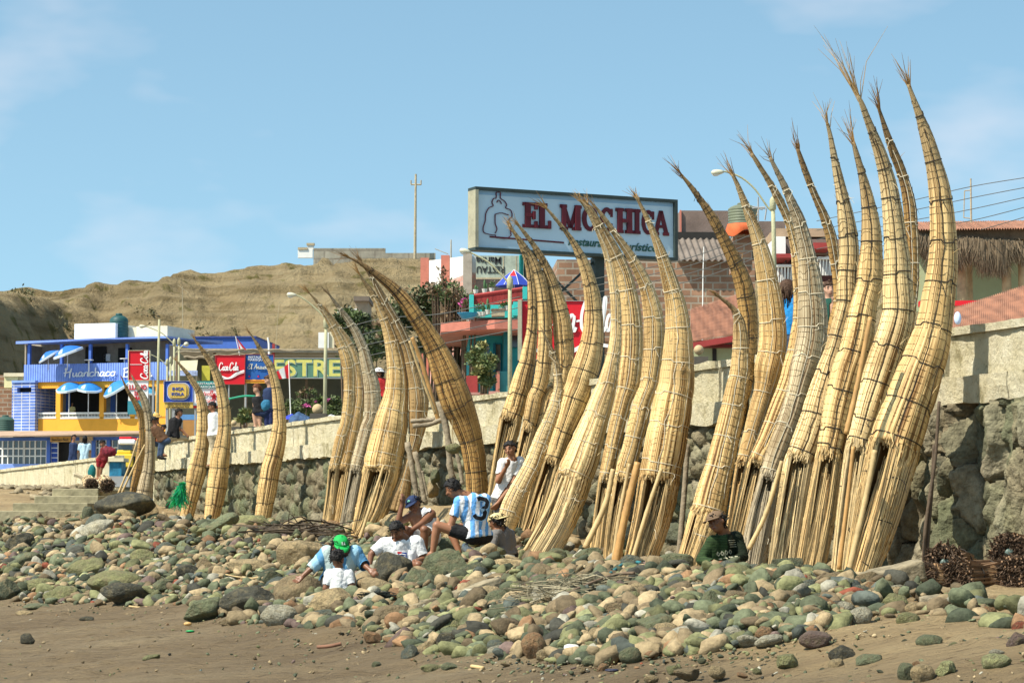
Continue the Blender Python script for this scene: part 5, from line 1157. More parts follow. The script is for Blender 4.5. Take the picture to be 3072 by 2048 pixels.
# ---------------- blue and orange hotel ----------------
def hotel():
    f = Fac('Z4', 700, 128, -17, label='blue and orange two-storey beachfront hotel with open balconies and a ribbed blue parapet', name='hotel')
    P_ = f.part; r = f.root; bx = []
    P_('ground_wall', mat('ground_wall', (.25, .2, .15)), [(297, 1120, 1430, 1480, .3, 7)])
    # orange storey: piers and bands around real openings
    P_('orange_wall', orange, [(297, 680, 1430, 736, 0, .3), (297, 1008, 1430, 1120, 0, .3), (478, 736, 514, 1008, 0, .3), (850, 736, 886, 1008, 0, .3), (1112, 736, 1150, 1008, 0, .3), (1330, 736, 1430, 1008, 0, .3)])
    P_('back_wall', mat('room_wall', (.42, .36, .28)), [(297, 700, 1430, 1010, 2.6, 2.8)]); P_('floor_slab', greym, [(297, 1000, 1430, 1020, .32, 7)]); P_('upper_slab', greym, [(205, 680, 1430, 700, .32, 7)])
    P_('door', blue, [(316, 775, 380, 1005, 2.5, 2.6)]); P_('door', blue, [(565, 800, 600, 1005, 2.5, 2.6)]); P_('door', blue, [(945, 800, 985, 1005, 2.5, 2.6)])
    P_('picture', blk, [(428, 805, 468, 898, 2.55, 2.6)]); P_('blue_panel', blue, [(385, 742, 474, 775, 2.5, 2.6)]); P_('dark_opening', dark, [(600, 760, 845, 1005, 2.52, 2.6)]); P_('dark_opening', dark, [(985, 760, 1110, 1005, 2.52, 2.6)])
    P_('room_side_wall', mat('room_wall', (.42, .36, .28)), [(294, 690, 300, 1010, .3, 7), (1424, 560, 1430, 1120, .3, 7)])
    for x0, x1 in [(300, 478), (515, 850), (887, 1112), (1152, 1330)]:
        mb = MB(); f.box(mb, x0, 960, x1, 972, -.02, .16); f.box(mb, x0, 1000, x1, 1011, -.02, .16); N_ = int((x1-x0)/12)
        for i in range(N_):
            a = f.p(x0+(i+.5)*(x1-x0)/N_, 1000, .06); b = f.p(0, 972, .06); hh = b[2]-a[2]
            mb.lathe(a, [(.014, 0), (.028, hh*.25), (.012, hh*.5), (.018, hh*.75), (.014, hh)], 7)
        mb.build('balustrade', white, r)
    # tiled tower
    def tw(mb, x0, y0, x1, y1): f.box(mb, x0, y0, x1, y1, -.35, 3)
    mb = MB(); [tw(mb, *q) for q in [(103, 690, 297, 745), (103, 790, 297, 1120), (103, 745, 146, 790), (268, 745, 297, 790)]]
    tm = brickmat('blue_tiles', (.15, .25, .66), (.11, .21, .60), (.62, .64, .70), .48, .165, .022); tm.node_tree.nodes['Brick Texture'].offset = 0
    mb.build('tiled_tower', tm, r); P_('window', dark, [(146, 745, 268, 790, 0, .1)]); P_('tower_cap', bluelt, [(100, 688, 300, 703, -.42, 3.02)])
    # ribbed parapet with lettering
    vcorr_panel(f, 'ribbed_parapet', bluelt, 205, 552, 1430, 681, -.12, .14); P_('parapet_back', blue, [(205, 556, 1430, 681, -.03, .1)])
    a = f.p(540, 655, -.2); b = f.p(990, 572, -.2); hh = b[2]-a[2]
    pr = bpy.data.objects['ribbed_parapet']
    script('Huanchaco', 'lettering', whites, r, a[0], a[2], hh*1.0, b[0]-a[0], -.17, .075, .05); a2 = f.p(1045, 655, -.2); b2 = f.p(1300, 572, -.2); script('Beach', 'lettering', whites, r, a2[0], a2[2], hh*1.0, b2[0]-a2[0], -.17, .075, .05)
    # open upper storey
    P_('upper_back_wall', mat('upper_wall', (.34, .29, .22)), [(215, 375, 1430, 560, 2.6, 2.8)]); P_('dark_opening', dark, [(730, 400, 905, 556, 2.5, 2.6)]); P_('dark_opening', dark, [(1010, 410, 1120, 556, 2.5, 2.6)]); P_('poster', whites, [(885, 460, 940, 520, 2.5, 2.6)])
    P_('upper_side_wall', mat('upper_wall', (.34, .29, .22)), [(212, 380, 222, 556, .8, 7), (1420, 380, 1430, 556, .3, 7)])
    for x in (245, 522, 768, 1083, 1425): P_('post', blue, [(x-9, 376, x+9, 556, .1, .28)])
    e0, e1 = f.p(135, 375, -.2), f.p(1430, 378, -.2); f0, f1 = f.p(135, 352, -.2), f.p(1430, 324, -.2)
    mb = MB(); mb.add([(e0[0], -.2, e0[2]), (e1[0], -.2, e1[2]+.45), (e1[0], -.2, f1[2]), (e0[0], -.2, f0[2]), (e0[0], 7, e0[2]+.4), (e1[0], 7, e1[2]+.5), (e1[0], 7, f1[2]+.35), (e0[0], 7, f0[2]+.5)], [(0,1,2,3), (4,7,6,5), (0,3,7,4), (1,5,6,2), (3,2,6,7), (0,4,5,1)])
    mb.build('roof', bluelt, r)
    P_('roof_room', white, [(637, 204, 985, 335, 2.5, 6)]); P_('roof_room', cream, [(1165, 225, 1430, 330, 2.5, 6)]); P_('roof_room', cream, [(1095, 235, 1163, 330, 3.5, 6)])
    for i, (x, y, tl) in enumerate([(428, 470, .5), (600, 440, .25)]):
        q = W(*V('Z4', x, 556), 128); parasol(Vector((q.x, q.y-.5-.3*i, q.z-.3)), [.62, .85][i], [.75, .95][i], (.15, -.35-.2*(1-i)), ((.02, .14, .50), (.7, .75, .8)), ['small blue parasol at the left of the hotel\'s top terrace, tilted down', 'larger sky-blue parasol on the hotel\'s top terrace'][i])
    for i, (x, y, lab) in enumerate([(600, 960, 'leftmost pale blue parasol in the hotel\'s middle balcony'), (765, 960, 'pale blue parasol with a white pole in the hotel\'s middle balcony'), (1005, 960, 'deep blue tilted parasol in the hotel\'s right balcony')]):
        q = W(*V('Z4', x, 1000), 127.6); parasol(Vector((q.x, q.y-.4, q.z-.0)), [.72, .72, .85][i], 1.55, (.3, [-.15, .12, -.5][i]), ((.025, .20, .52), (.7, .78, .85)), lab)
    q = W(*V('Z4', 1288, 1000), 127.6); parasol(Vector((q.x, q.y-.4, q.z)), .6, 1.4, (.3, .2), ((.05, .3, .5), (.7, .78, .85)), 'pale parasol just visible behind the vertical red sign')
    for x, y in [(760, 515), (1065, 505)]:
        q = W(*V('Z4', x, y), 127.5); t_ = empty('bar_table', q, 0, ['small white bar table by the third post of the top terrace', 'small white bar table at the right of the top terrace'][x > 900], 'table', 'white tables on the top terrace'); mb = MB(); mb.lathe((0, 0, 0), [(.25, 0), (.26, .02), (.25, .04)], 16); mb.build('table_top', white, t_); mb = MB(); mb.tube([(0, 0, -.8), (0, 0, 0)], .04, 8); mb.build('leg', white, t_)
hotel()
q = W(*V('Z4', 1016, 322), 131); watertank(q, .50, 1.34, (.02, .075, .075), 'dark green ribbed water tank on the hotel roof')
def annex():
    f = Fac('Z4', 500, 108, -11, label='low beach annex with white-mullioned window wall, blue posts and a brownish awning', name='annex_building')
    P_ = f.part
    e = [f.p(-60, 1170, -1.2), f.p(1190, 1142, -1.2), f.p(1190, 1128, 1.5), f.p(-60, 1130, 1.5)]
    mb = MB(); mb.poly([Vector(q) for q in [e[0], e[1], e[2], e[3]]], .06, (0, 0, 1)); mb.build('awning', mat('awning_brown', (.42, .29, .20), .9, .2, 2, .3), f.root)
    P_('beam', blue, [(-60, 1174, 1180, 1194, -.1, .15)]); P_('back_wall', mat('annex_back', (.12, .10, .08)), [(-60, 1180, 1180, 1420, 3, 3.2)]); P_('base_wall', bluelt, [(-60, 1400, 430, 1470, -.05, .2)])
    for i, (x0, x1) in enumerate([(-60, 202), (206, 397)]):
        fr = MB(); N_ = 3 if i == 0 else 2
        cols_ = {0: [-60, 20, 112, 202], 1: [206, 300, 397]}[i]
        for x in cols_: f.box(fr, x-5, 1196, x+5, 1408, -.02, .06)
        for y in (1196, 1268, 1332, 1404): f.box(fr, x0, y-5, x1, y+5, -.03, .07)
        for a_, b_ in zip(cols_[:-1], cols_[1:]): f.box(fr, (a_+b_)/2-2.5, 1200, (a_+b_)/2+2.5, 1404, -.01, .04)
        w_ = fr.build('window', white, f.root); P_('pane', GLASS, [(x0, 1200, x1, 1402, .02, .03)], parent=w_)
    for x in (412, 796, 925): P_('post', blue, [(x-13, 1190, x+13, 1410, -.15, .1)])
    P_('door_opening', dark, [(495, 1212, 600, 1400, .4, .5)]); P_('menu_rack', whites, [(432, 1215, 495, 1400, 0, .08)])
    mb = MB(); g = random.Random(3); 
    for i in range(4):
        for j in range(1): f.box(mb, 440, 1225+i*42, 488, 1258+i*42, -.03, .0)
    mb.build('rack_card', bluesign, f.root)
    sg = P_('sign_board', mat('sign_orange', (.62, .36, .10), .6), [(430, 1165, 602, 1210, -.5, -.42)]); a = f.p(440, 1202, -.5); b = f.p(590, 1175, -.5); script('Huanchaco Beach', 'lettering', woodd, sg, a[0], a[2], (b[2]-a[2])*.9, b[0]-a[0], -.51, .017)
    sg = P_('sign_board', mat('sign_brown', (.45, .33, .2), .6), [(680, 1165, 790, 1200, -.5, -.42)])
    for x0, x1 in [(818, 1010)]:
        fr = MB()
        for x in (818, 850, 905, 960, 1010): f.box(fr, x-4, 1175, x+4, 1350, -.02, .06)
        for y in (1175, 1260, 1345): f.box(fr, x0, y-4, x1, y+4, -.03, .07)
        w_ = fr.build('window', white, f.root); P_('pane', GLASS, [(x0, 1178, x1, 1345, .02, .03)], parent=w_)
annex()
f = Fac('Z4', 50, 133, 0, label='dark brown brick house behind the blue-tiled tower', name='brick_house'); f.part('wall', brickb, [(-200, 640, 106, 1500, 0, 6)]); f.part('cornice', woodd, [(-200, 705, 106, 715, -.06, 6)])
f = Fac('Z4', 120, 131, 0, label='small pale yellow rooftop box left of the blue parapet', name='rooftop_hut'); f.part('wall', mat('pale_yellow', (.74, .68, .36)), [(36, 650, 150, 748, 0, 2), (150, 655, 210, 748, .2, 2)]); f.part('roof_edge', cream, [(32, 622, 212, 652, -.1, 2.1)])
q = W(*V('Z4', 45, 1130), 118); watertank(q, .42, .85, (.05, .10, .08), 'grey-green tank at far left above the annex awning')
# blue flat-roofed block right of the hotel
f = Fac('Z5', 500, 138, -4, label='deep blue flat block behind the restaurants, right of the hotel', name='blue_building'); f.part('wall', blue, [(70, 212, 1000, 1000, 0, 8)]); f.part('roof_edge', mat('dark_blue', (.04, .07, .25)), [(66, 206, 1004, 218, -.1, 8.1)])
# ---------------- restaurants ----------------
def star_rest():
    f = Fac('V6', 450, 98, 3, label='low open restaurant with a long green sign band and a dark shaded front', name='restaurant'); P_ = f.part
    P_('roof', mat('roof_grey', (.36, .34, .28), .9, .3, 2, .3), [(-330, 396, 660, 412, -.9, 6)]); P_('roof_fascia', woodl, [(-330, 388, 660, 398, -1.0, -.92), (240, 414, 660, 424, -.6, -.5)])
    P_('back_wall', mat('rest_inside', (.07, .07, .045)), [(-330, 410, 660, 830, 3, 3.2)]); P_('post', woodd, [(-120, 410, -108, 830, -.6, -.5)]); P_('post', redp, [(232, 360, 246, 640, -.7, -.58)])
    P_('post', woodd, [(430, 560, 442, 830, -.6, -.5)])
    sb = P_('sign_board', mat('sign_teal', (.10, .22, .16), .6, .15, 2, .05), [(225, 448, 660, 566, -.95, -.85)]); P_('sign_frame', greym, [(225, 444, 660, 450, -.97, -.84), (225, 562, 660, 568, -.97, -.84)])
    ysn = mat('letter_yellow', (.62, .58, .16), .6); pal_ = mat('letter_pale', (.45, .62, .58), .6)
    for mm, of, yy in ((pal_, .035, -.965), (ysn, 0, -.98)):
        a = f.p(236, 556, -1); t_ = text_part('ESTRELLA', 'lettering', .92, mm, sb, (a[0]+of, yy, a[2]+.04-of), width=f.p(900, 500, -1)[0]-a[0], bold=.018, depth=.01)
        # keep only the letters that fit on the board
        xmax = f.p(655, 500, -1)[0]-a[0]; import bmesh
        bm = bmesh.new(); bm.from_mesh(t_.data); bmesh.ops.bisect_plane(bm, geom=bm.verts[:]+bm.edges[:]+bm.faces[:], plane_co=(xmax, 0, 0), plane_no=(1, 0, 0), clear_outer=True); bm.to_mesh(t_.data); bm.free()
star_rest()
def board(v, x0, y0, x1, y1, Y, label, m, depth=.1, name='billboard', rot=0, fm=None, fw=6, cat='billboard', group=None, posts=()):
    f = Fac(v, (x0+x1)/2, Y, rot, label=label, name=name, cat=cat, group=group); f.part('panel', m, [(x0, y0, x1, y1, 0, depth)])
    if fm: f.part('frame', fm, [(x0-fw, y0-fw, x1+fw, y0, -.03, depth+.02), (x0-fw, y1, x1+fw, y1+fw, -.03, depth+.02), (x0-fw, y0, x0, y1, -.03, depth+.02), (x1, y0, x1+fw, y1, -.03, depth+.02)])
    for (xa, xb, yb) in posts: f.part('post', greym, [(xa, y1, xb, yb, depth*.2, depth*.9+.05)])
    return f
# soft drink + seafood board
f = board('Z5', 578, 405, 884, 702, 84, 'red soft-drink billboard with white script and a white wave, beside a blue seafood board', redsign, fm=redp, fw=4, posts=[(712, 720, 1240)])
a = f.p(615, 575, 0); b = f.p(820, 480, 0); script('Coca-Cola', 'lettering', whites, f.root, a[0], a[2]+.05, (b[2]-a[2])*.85, b[0]-a[0], -.012, .032)
def wave(f, pts, wd): 
    Q = [f.p(x, y, 0) for x, y in pts]; strokes_part([[(q[0], q[2]) for q in Q]], 'wave', whites, f.root, 0, 0, 1, 1, -.012, wd)
wave(f, [(640, 622), (720, 640), (800, 590), (882, 562)], .07); wave(f, [(650, 650), (740, 642), (820, 600), (882, 580)], .035)
f = board('Z5', 888, 395, 1186, 668, 84.1, 'blue seafood restaurant board with white lettering and painted diners on an orange strip', mat('board_blue', (.02, .10, .33), .5, .25, 1.0, 0), fm=redp, fw=4, posts=[(885, 897, 1240)])
a = f.p(925, 432, 0); text_part('RESTAURANT', 'lettering', .105, whites, f.root, (a[0], -.01, a[2]), width=f.p(1140, 0, 0)[0]-a[0]); a = f.p(920, 460, 0); text_part('MARISQUERIA', 'lettering', .105, whites, f.root, (a[0], -.01, a[2]), width=f.p(1150, 0, 0)[0]-a[0])
a = f.p(915, 545, 0); b = f.p(1140, 490, 0); script('El Anzuelo', 'lettering', mat('letter_cream', (.7, .66, .5), .6), f.root, a[0], a[2], (b[2]-a[2])*.95, b[0]-a[0], -.012, .017) if 'El Anzuelo' and all(c in SCR for c in 'El Anzuelo') else None
f.part('orange_strip', orange, [(888, 655, 1186, 692, -.01, .1)])
for x in (935, 1030, 1125):
    mb = MB(); a = f.p(x, 655, 0); mb.poly([(a[0]+p*.26, -.02, a[2]+q*.26) for p, q in [(-.4, 0), (.4, 0), (.15, .35), (.05, .75), (-.2, .6), (-.15, .3)]], .012); mb.build('painted_diner', bluesign, f.root)
    mb = MB(); mb.poly([(a[0]+p*.26, -.03, a[2]+q*.26) for p, q in [(-.12, .3), (.08, .3), (.02, .55), (-.12, .5)]], .008); mb.build('painted_face', redsign, f.root)
# vertical sign
f = board('Z4', 1098, 432, 1277, 684, 68, 'tall red vertical sign with sideways white script above a white menu board', redsign, fm=cream, fw=3, posts=[(1300, 1312, 1150)])
a = f.p(1262, 680, 0); b = f.p(1205, 440, 0); o = script('Coca-Cola', 'lettering', whites, f.root, 0, 0, a[0]-b[0], b[2]-a[2], -.012, .036); o.location = (a[0], 0, a[2]+.02); o.rotation_euler = (0, -math.pi/2, 0)
f.part('line', whites, [(1112, 548, 1215, 552, -.012, 0)])
f.part('menu_panel', whites, [(1098, 688, 1265, 860, 0, .1)]); f.part('teal_panel', mat('teal_panel', (.04, .25, .32), .6, .3, 2, 0), [(1092, 862, 1265, 975, 0, .1)])
for (t_, x, y, x1, s_) in [('LLANO', 1106, 765, 1262, .20), ('DE', 1150, 812, 1200, .15), ('MAR', 1140, 856, 1240, .17)]:
    a = f.p(x, y, 0); text_part(t_, 'lettering', s_, redsign, f.root, (a[0], -.012, a[2]), width=f.p(x1, 0, 0)[0]-a[0], bold=.004)
# yellow cola
f = board('Z5', 42, 673, 343, 886, 66, 'blue and yellow cola sign with a rounded emblem and a yellow strip under it', bluesign, fm=mat('sign_edge', (.3, .36, .6)), fw=3, posts=[(60, 82, 1260), (128, 152, 1260)])
yel = mat('sign_yellow', (.66, .44, .09), .5, .05, 2, 0)
def rrect(f, x0, y0, x1, y1, r_, y, m, name, th=.01):
    a = f.p(x0, y1, 0); b = f.p(x1, y0, 0); pts = []; rr = (b[0]-a[0])*r_
    for cx_, cz_, s0_ in ((b[0]-rr, b[2]-rr, 0), (a[0]+rr, b[2]-rr, 90), (a[0]+rr, a[2]+rr, 180), (b[0]-rr, a[2]+rr, 270)):
        for q in range(7): an = R(s0_+15*q); pts.append((cx_+rr*math.cos(an), y, cz_+rr*math.sin(an)))
    mb = MB(); mb.poly(pts[::-1], th, (0, -1, 0)); return mb.build(name, m, f.root)
rrect(f, 76, 688, 312, 868, .28, -.004, whites, 'emblem_rim'); rrect(f, 81, 692, 307, 863, .28, -.016, bluesign, 'emblem_ring'); rrect(f, 86, 697, 302, 858, .27, -.028, yel, 'emblem_field'); rrect(f, 106, 706, 283, 850, .22, -.040, bluesign, 'emblem_line'); rrect(f, 109, 709, 280, 847, .21, -.052, yel, 'emblem_centre')
for t_, y, x0, x1 in (('INCA', 768, 132, 262), ('KOLA', 822, 124, 264)): a = f.p(x0, y, 0); text_part(t_, 'lettering', .115, bluesign, f.root, (a[0], -.066, a[2]), width=f.p(x1, 0, 0)[0]-a[0], bold=.003)
f.part('yellow_strip', yel, [(42, 889, 343, 952, 0, .1)]); a = f.p(78, 920, 0); text_part('HAY UNA SOLA', 'lettering', .083, woodd, f.root, (a[0], -.01, a[2]), width=f.p(315, 0, 0)[0]-a[0], shear=.25, bold=.001); a = f.p(72, 945, 0); text_part('Y EL MUNDO PARA ELLA', 'lettering', .045, woodd, f.root, (a[0], -.01, a[2]), width=f.p(315, 0, 0)[0]-a[0])
f = board('Z5', 344, 752, 640, 925, 76, 'white restaurant sign with red script and a red star behind the two lone boats', whites, fm=greym, fw=3, posts=[(360, 372, 1240)])
f.part('teal_header', mat('teal_header', (.02, .22, .20), .6), [(344, 672, 640, 750, 0, .1)]); f.part('red_footer', redsign, [(344, 927, 640, 952, 0, .1)])
a = f.p(395, 708, 0); text_part('RESTAURANT', 'lettering', .10, whites, f.root, (a[0], -.01, a[2]), width=f.p(635, 0, 0)[0]-a[0]); a = f.p(395, 742, 0); text_part('MARISQUERIA', 'lettering', .10, whites, f.root, (a[0], -.01, a[2]), width=f.p(635, 0, 0)[0]-a[0])
a = f.p(385, 822, 0); b = f.p(585, 770, 0); script('Estrella', 'lettering', redsign, f.root, a[0], a[2], b[2]-a[2], b[0]-a[0], -.012, .016); a = f.p(375, 892, 0); b = f.p(580, 845, 0); script('Marina', 'lettering', redsign, f.root, a[0], a[2], b[2]-a[2], b[0]-a[0], -.012, .016)
mb = MB(); a = f.p(565, 838, 0); mb.poly([(a[0]+.13*(1 if i % 2 == 0 else .42)*math.sin(math.pi*i/5), -.02, a[2]+.13*(1 if i % 2 == 0 else .42)*math.cos(math.pi*i/5)) for i in range(10)], .01); mb.build('star', redsign, f.root)
# awning stall and yellow post behind
f = Fac('Z5', 250, 92, 0, label='striped cloth-topped stall between the lamp posts and the cola sign', name='market_stall', cat='stall'); mb = MB(); e = [f.p(90, 585, -1), f.p(380, 585, -1), f.p(395, 465, .6), f.p(150, 475, .6)]; mb.poly([Vector(q) for q in e], .05, (0, 0, 1)); mb.build('cloth_roof', mat('stall_cloth', (.46, .42, .28), .8, .2), f.root)
f.part('valance', mat('stall_valance', (.35, .42, .62), .7, .5, 6, 0), [(90, 560, 390, 615, -1.05, -1.0)]); f.part('post', woodl, [(100, 600, 108, 1250, -.9, -.8)]); f.part('post', woodl, [(372, 600, 380, 1250, -.9, -.8)]); f.part('yellow_banner', mat('banner_yellow', (.50, .46, .06)), [(437, 510, 520, 665, .2, .3)]); f.part('counter', mat('counter_blue', (.10, .25, .5)), [(215, 1020, 400, 1075, -1, 0)]); f.part('counter_base', mat('counter_orange', (.40, .20, .06)), [(240, 1077, 400, 1260, -1, 0)])
f = Fac('Z5', 800, 88, 0, label='long pole-and-mat canopy over the restaurants', name='pole_canopy', cat='canopy'); mb = MB()
for (x0, y0, x1, y1, w_) in [(165, 375, 880, 345, .035), (560, 404, 1000, 385, .025), (900, 347, 1463, 352, .03), (250, 424, 560, 428, .05)]:
    a, b = f.p(x0, y0, 0), f.p(x1, y1, 0); mb = MB(); mb.tube([Vector(a).lerp(Vector(b), i/8)+Vector((0, 0, .03*math.sin(i*1.7))) for i in range(9)], w_, 8); mb.build('roof_pole', BAMB, f.root)
for x in (180, 900): a = f.p(x, 400, .2); mb = MB(); mb.tube([(a[0], .2, 0), a], .06, 8); mb.build('post', woodd, f.root)
# Flags
def flag(v, base, top, pts, Y, label, slack=0):
    b_ = W(*V(v, *base), Y); root = empty('flag', b_, 0, label, 'flag', 'red and white flags'); t = W(*V(v, *top), Y)-b_; mb = MB(); mb.tube([(0, 0, -1.2), t], .016, 8); mb.build('pole', white, root)
    Q = [W(*V(v, *p), Y)-b_ for p in pts]; N_ = 13; vs = []; cs = []      # Q: hoist-top, hoist-bottom, fly-bottom, fly-top
    for i in range(N_):
        u = i/(N_-1); a = Q[0].lerp(Q[3], u); b = Q[1].lerp(Q[2], u); oy = .10*math.sin(u*7)*u
        for j in range(6): p = a.lerp(b, j/5); vs.append((p.x, p.y+oy+.03*j/5*math.sin(u*11), p.z)); cs.append((.55, .02, .03) if (u < .34 or u > .67) else (.8, .8, .78))
    o = mesh_obj('cloth', vs, grid_faces(N_, 6), colattr('flag_mat', .7, 0, 20, .05), root, col=np.array(cs), smooth=True)
flag('Z5', (1378, 870), (1345, 460), [(1355, 480), (1362, 640), (1245, 650), (1195, 590)], 70, 'red and white flag on a white pole, blown left')
flag('Z5', (905, 400), (790, 205), [(797, 215), (905, 345), (825, 345), (815, 260)], 93, 'small flag slanting above the restaurant canopy')
# ---------------- street lamps and poles ----------------
lamp_post('street lamp with a curved arm over the billboard group of boats, beside the orange-skirted tank', 'Cv', (735, 1000), (722, 480), [(722, 560), (690, 530), (620, 430), (540, 360), (450, 325), (425, 325)], 40, 26, (.45, .43, .30))
lamp_post('street lamp in front of the turquoise house', 'Z6', (640, 1400), (640, 690), [(640, 740), (600, 690), (500, 590), (400, 535), (370, 520)], 47, 28)
lamp_post('street lamp left of the first boat cluster, its arm pointing left', 'V6', (545, 775), (555, 210), [(555, 250), (540, 200), (470, 130), (400, 80), (370, 70)], 58, 22, knob=True)
lamp_post('concrete lamp post with a small white globe on an arm by the stall', 'Z5', (140, 1250), (150, 240), [(160, 380), (190, 350), (250, 290), (275, 290)], 72, 24, glob=True)
lamp_post('concrete lamp post with arm reaching over the hotel roof room', 'Z4', (1345, 960), (1362, 165), None, 66, 24, knob=False)
lamp_post('street lamp whose arm curves left before the hotel\'s cream roof room', 'Z4', (1530, 1300), (1530, 330), [(1530, 420), (1460, 350), (1380, 280), (1280, 235), (1240, 225)], 75, 20)
lamp_post('lower street lamp whose arm crosses the cola sign post', 'Z5', (75, 1250), (75, 450), [(75, 520), (20, 460), (-60, 410), (-140, 380)], 80, 22)
lamp_post('third thin lamp post, arm hidden, beside the cola sign', 'Z5', (105, 1250), (110, 425), None, 84, 22)
def upole(label, v, base, top, Y, w_, arms=(), m=woodl, wires=()):
    b_ = W(*V(v, *base), Y); root = empty('utility_pole', b_, 0, label, 'pole', 'utility poles'); t = W(*V(v, *top), Y)-b_; r0 = w_*VW[v][2]*Y/F/2; mb = MB(); mb.tube([(0, 0, -1), t*.5, t], [r0*1.2, r0, r0*.8], 8); mb.build('post', m, root)
    for (x0, y0, x1, y1) in arms: mb = MB(); mb.tube([W(*V(v, x0, y0), Y)-b_, W(*V(v, x1, y1), Y)-b_], r0*.55, 6); mb.build('crossarm', m, root)
    return root
upole('tall bare utility pole with a crossarm on the hilltop', 'D', (953, 600), (955, 400), 225, 6, [(944, 424, 968, 424), (944, 414, 944, 424), (967, 414, 967, 424)])
upole('thin antenna pole with two spreaders on the hill slope', 'Z1', (1075, 390), (1072, 115), 150, 5, [(1045, 108, 1108, 152)])
upole('thin post with crossbar above the restaurant roof', 'V6', (250, 360), (275, 105), 120, 3, [(245, 100, 300, 122)])
upole('short pole at the pink and white house corner', 'Z6', (250, 540), (250, 440), 118, 9, [(143, 500, 232, 535)])
upole('antenna pole among the cables at the upper right', 'Z8', (447, 430), (444, 75), 60, 12, [(405, 152, 440, 148), (405, 152, 400, 320), (400, 320, 447, 326)])
upole('white pipe standing before the brick wall', 'Z7', (298, 1000), (312, 505), 60, 9, m=white)
upole('metal vent post with a white hood above the restaurant roof', 'Z5', (1150, 350), (1125, 215), 92, 22, m=white)
upole('slender pole leaning before the tiled roof', 'Z7', (355, 1250), (330, 850), 50, 3)
def cable(label, pts, Y0, Y1, r=.012):
    Q = [W(*p, Y0+(Y1-Y0)*i/(len(pts)-1)) for i, p in enumerate(pts)]; S_ = smooth_path(Q, 24); B = Vector(S_[0]); mb = MB(); mb.tube([p-B for p in S_], r, 5); o = mb.build('power_cable', mat('cable', (.10, .10, .09), .6), None); o.location = B; tag(o, label, 'cable', 'overhead cables')
for i in range(5):
    ya = 548+i*28; cable(f"{['topmost', 'second', 'middle', 'fourth', 'lowest'][i]} of the five cables at the upper right edge", [(3120, ya-22+0*i), (2913, ya-8+20+i*6), (2730, ya+55+i*2), (2450, ya+115)], 55, 64, .010)
for i in range(4): cable(f"{['uppermost', 'second', 'third', 'lowest'][i]} cable running before the brick wall", [(2290, 690+i*25), (2110, 760+i*24), (1960, 800+i*22), (1640, 865+i*20)], 44, 56, .009)
for i in range(4): cable(f"{['uppermost', 'second', 'third', 'lowest'][i]} cable crossing the bushes behind the huge arching boat", [(1560, 890+i*32), (1330, 940+i*30), (1150, 955+i*34), (1030, 985+i*34)], 50, 62, .010)
# ---------------- turquoise house ----------------
def turq_house():
    f = Fac('Z6', 540, 60, 2, label='turquoise two-level house with a salmon roof edge and a dark red balcony rail', name='house'); P_ = f.part
    P_('wall', turq, [(368, 1015, 406, 1560, 0, .25), (406, 1015, 505, 1132, 0, .25), (505, 1015, 530, 1560, 0, .25), (530, 1015, 700, 1125, 0, .25), (582, 1125, 700, 1560, 0, .25), (406, 1280, 505, 1560, 0, .25)])
    P_('side_wall', turq, [(368, 1015, 374, 1560, .25, 5), (694, 1015, 700, 1560, .25, 5)]); P_('inner_wall', mat('teal_dark', (.02, .16, .18)), [(600, 1000, 632, 1440, -1.2, 0)])
    w_ = P_('window', mat('teal_dark', (.02, .16, .18)), [(402, 1128, 509, 1136, -.03, .2), (402, 1276, 509, 1284, -.03, .2), (452, 1136, 457, 1276, 0, .1)]); P_('pane', GLASS, [(406, 1136, 505, 1276, .12, .14)], parent=w_)
    dr = P_('door', mat('door_grey', (.20, .17, .13)), [(545, 1132, 578, 1560, .05, .1)]); P_('door_frame', mat('teal_frame', (.01, .14, .20)), [(528, 1124, 583, 1132, -.04, .2), (528, 1132, 545, 1560, -.04, .2), (578, 1132, 583, 1560, -.04, .2)])
    w_ = P_('window', mat('teal_dark', (.02, .16, .18)), [(655, 1062, 690, 1068, -.03, .2), (655, 1150, 690, 1156, -.03, .2)]); P_('pane', GLASS, [(655, 1068, 690, 1150, -.01, .0)], parent=w_)
    P_('plinth', mat('plinth_teal', (.05, .22, .22)), [(572, 1310, 640, 1560, -1.6, -.1)]); P_('low_wall', pinkp, [(555, 1310, 572, 1560, -1.7, -.1)])
    # canopy slab
    e0, e1, e2 = f.p(183, 1042, -1.3), f.p(540, 990, -2.4), f.p(700, 962, -1.6); mb = MB()
    mb.poly([(e0[0], -1.2, e0[2]-.02), (e1[0], -2.2, e0[2]-.02), (e2[0]+.3, -2.2, e0[2]-.02), (e2[0]+.3, 5, e0[2]-.02), (e0[0], 5, e0[2]-.02)], .22, (0, 0, 1)); mb.build('roof_slab', pinkp, f.root)
    P_('upper_parapet', mat('turq_bright', (.04, .46, .42), .75), [(372, 870, 690, 955, -.9, -.7)]); P_('upper_floor', greym, [(372, 940, 690, 952, -.68, 4)])
    for x0, x1, y0, y1 in [(372, 400, 802, 960), (725, 755, 750, 832), (662, 692, 850, 942)]: P_('corner_post', mat('turq_bright', (.04, .46, .42)), [(x0, y0, x1, y1, -1.0, -.6)])
    mb = MB(); a0, a1, b0, b1 = f.p(402, 812, -.85), f.p(402, 888, -.85), f.p(725, 765, -.85), f.p(725, 840, -.85)
    for i in range(42):
        u = i/41; x = a0[0]+(b0[0]-a0[0])*u; z1 = a0[2]+(b0[2]-a0[2])*u; z0 = a1[2]+(b1[2]-a1[2])*u
        if i % 1 == 0: mb.box(x-.022, -.87, z0, x+.022, -.83, z1)
    mb.tube([a0, b0], .05, 6); mb.tube([a1, b1], .05, 6); mb.build('balcony_rail', redp, f.root)
    return f
th = turq_house()
q = W(*V('Z6', 668, 800), 60.3); 
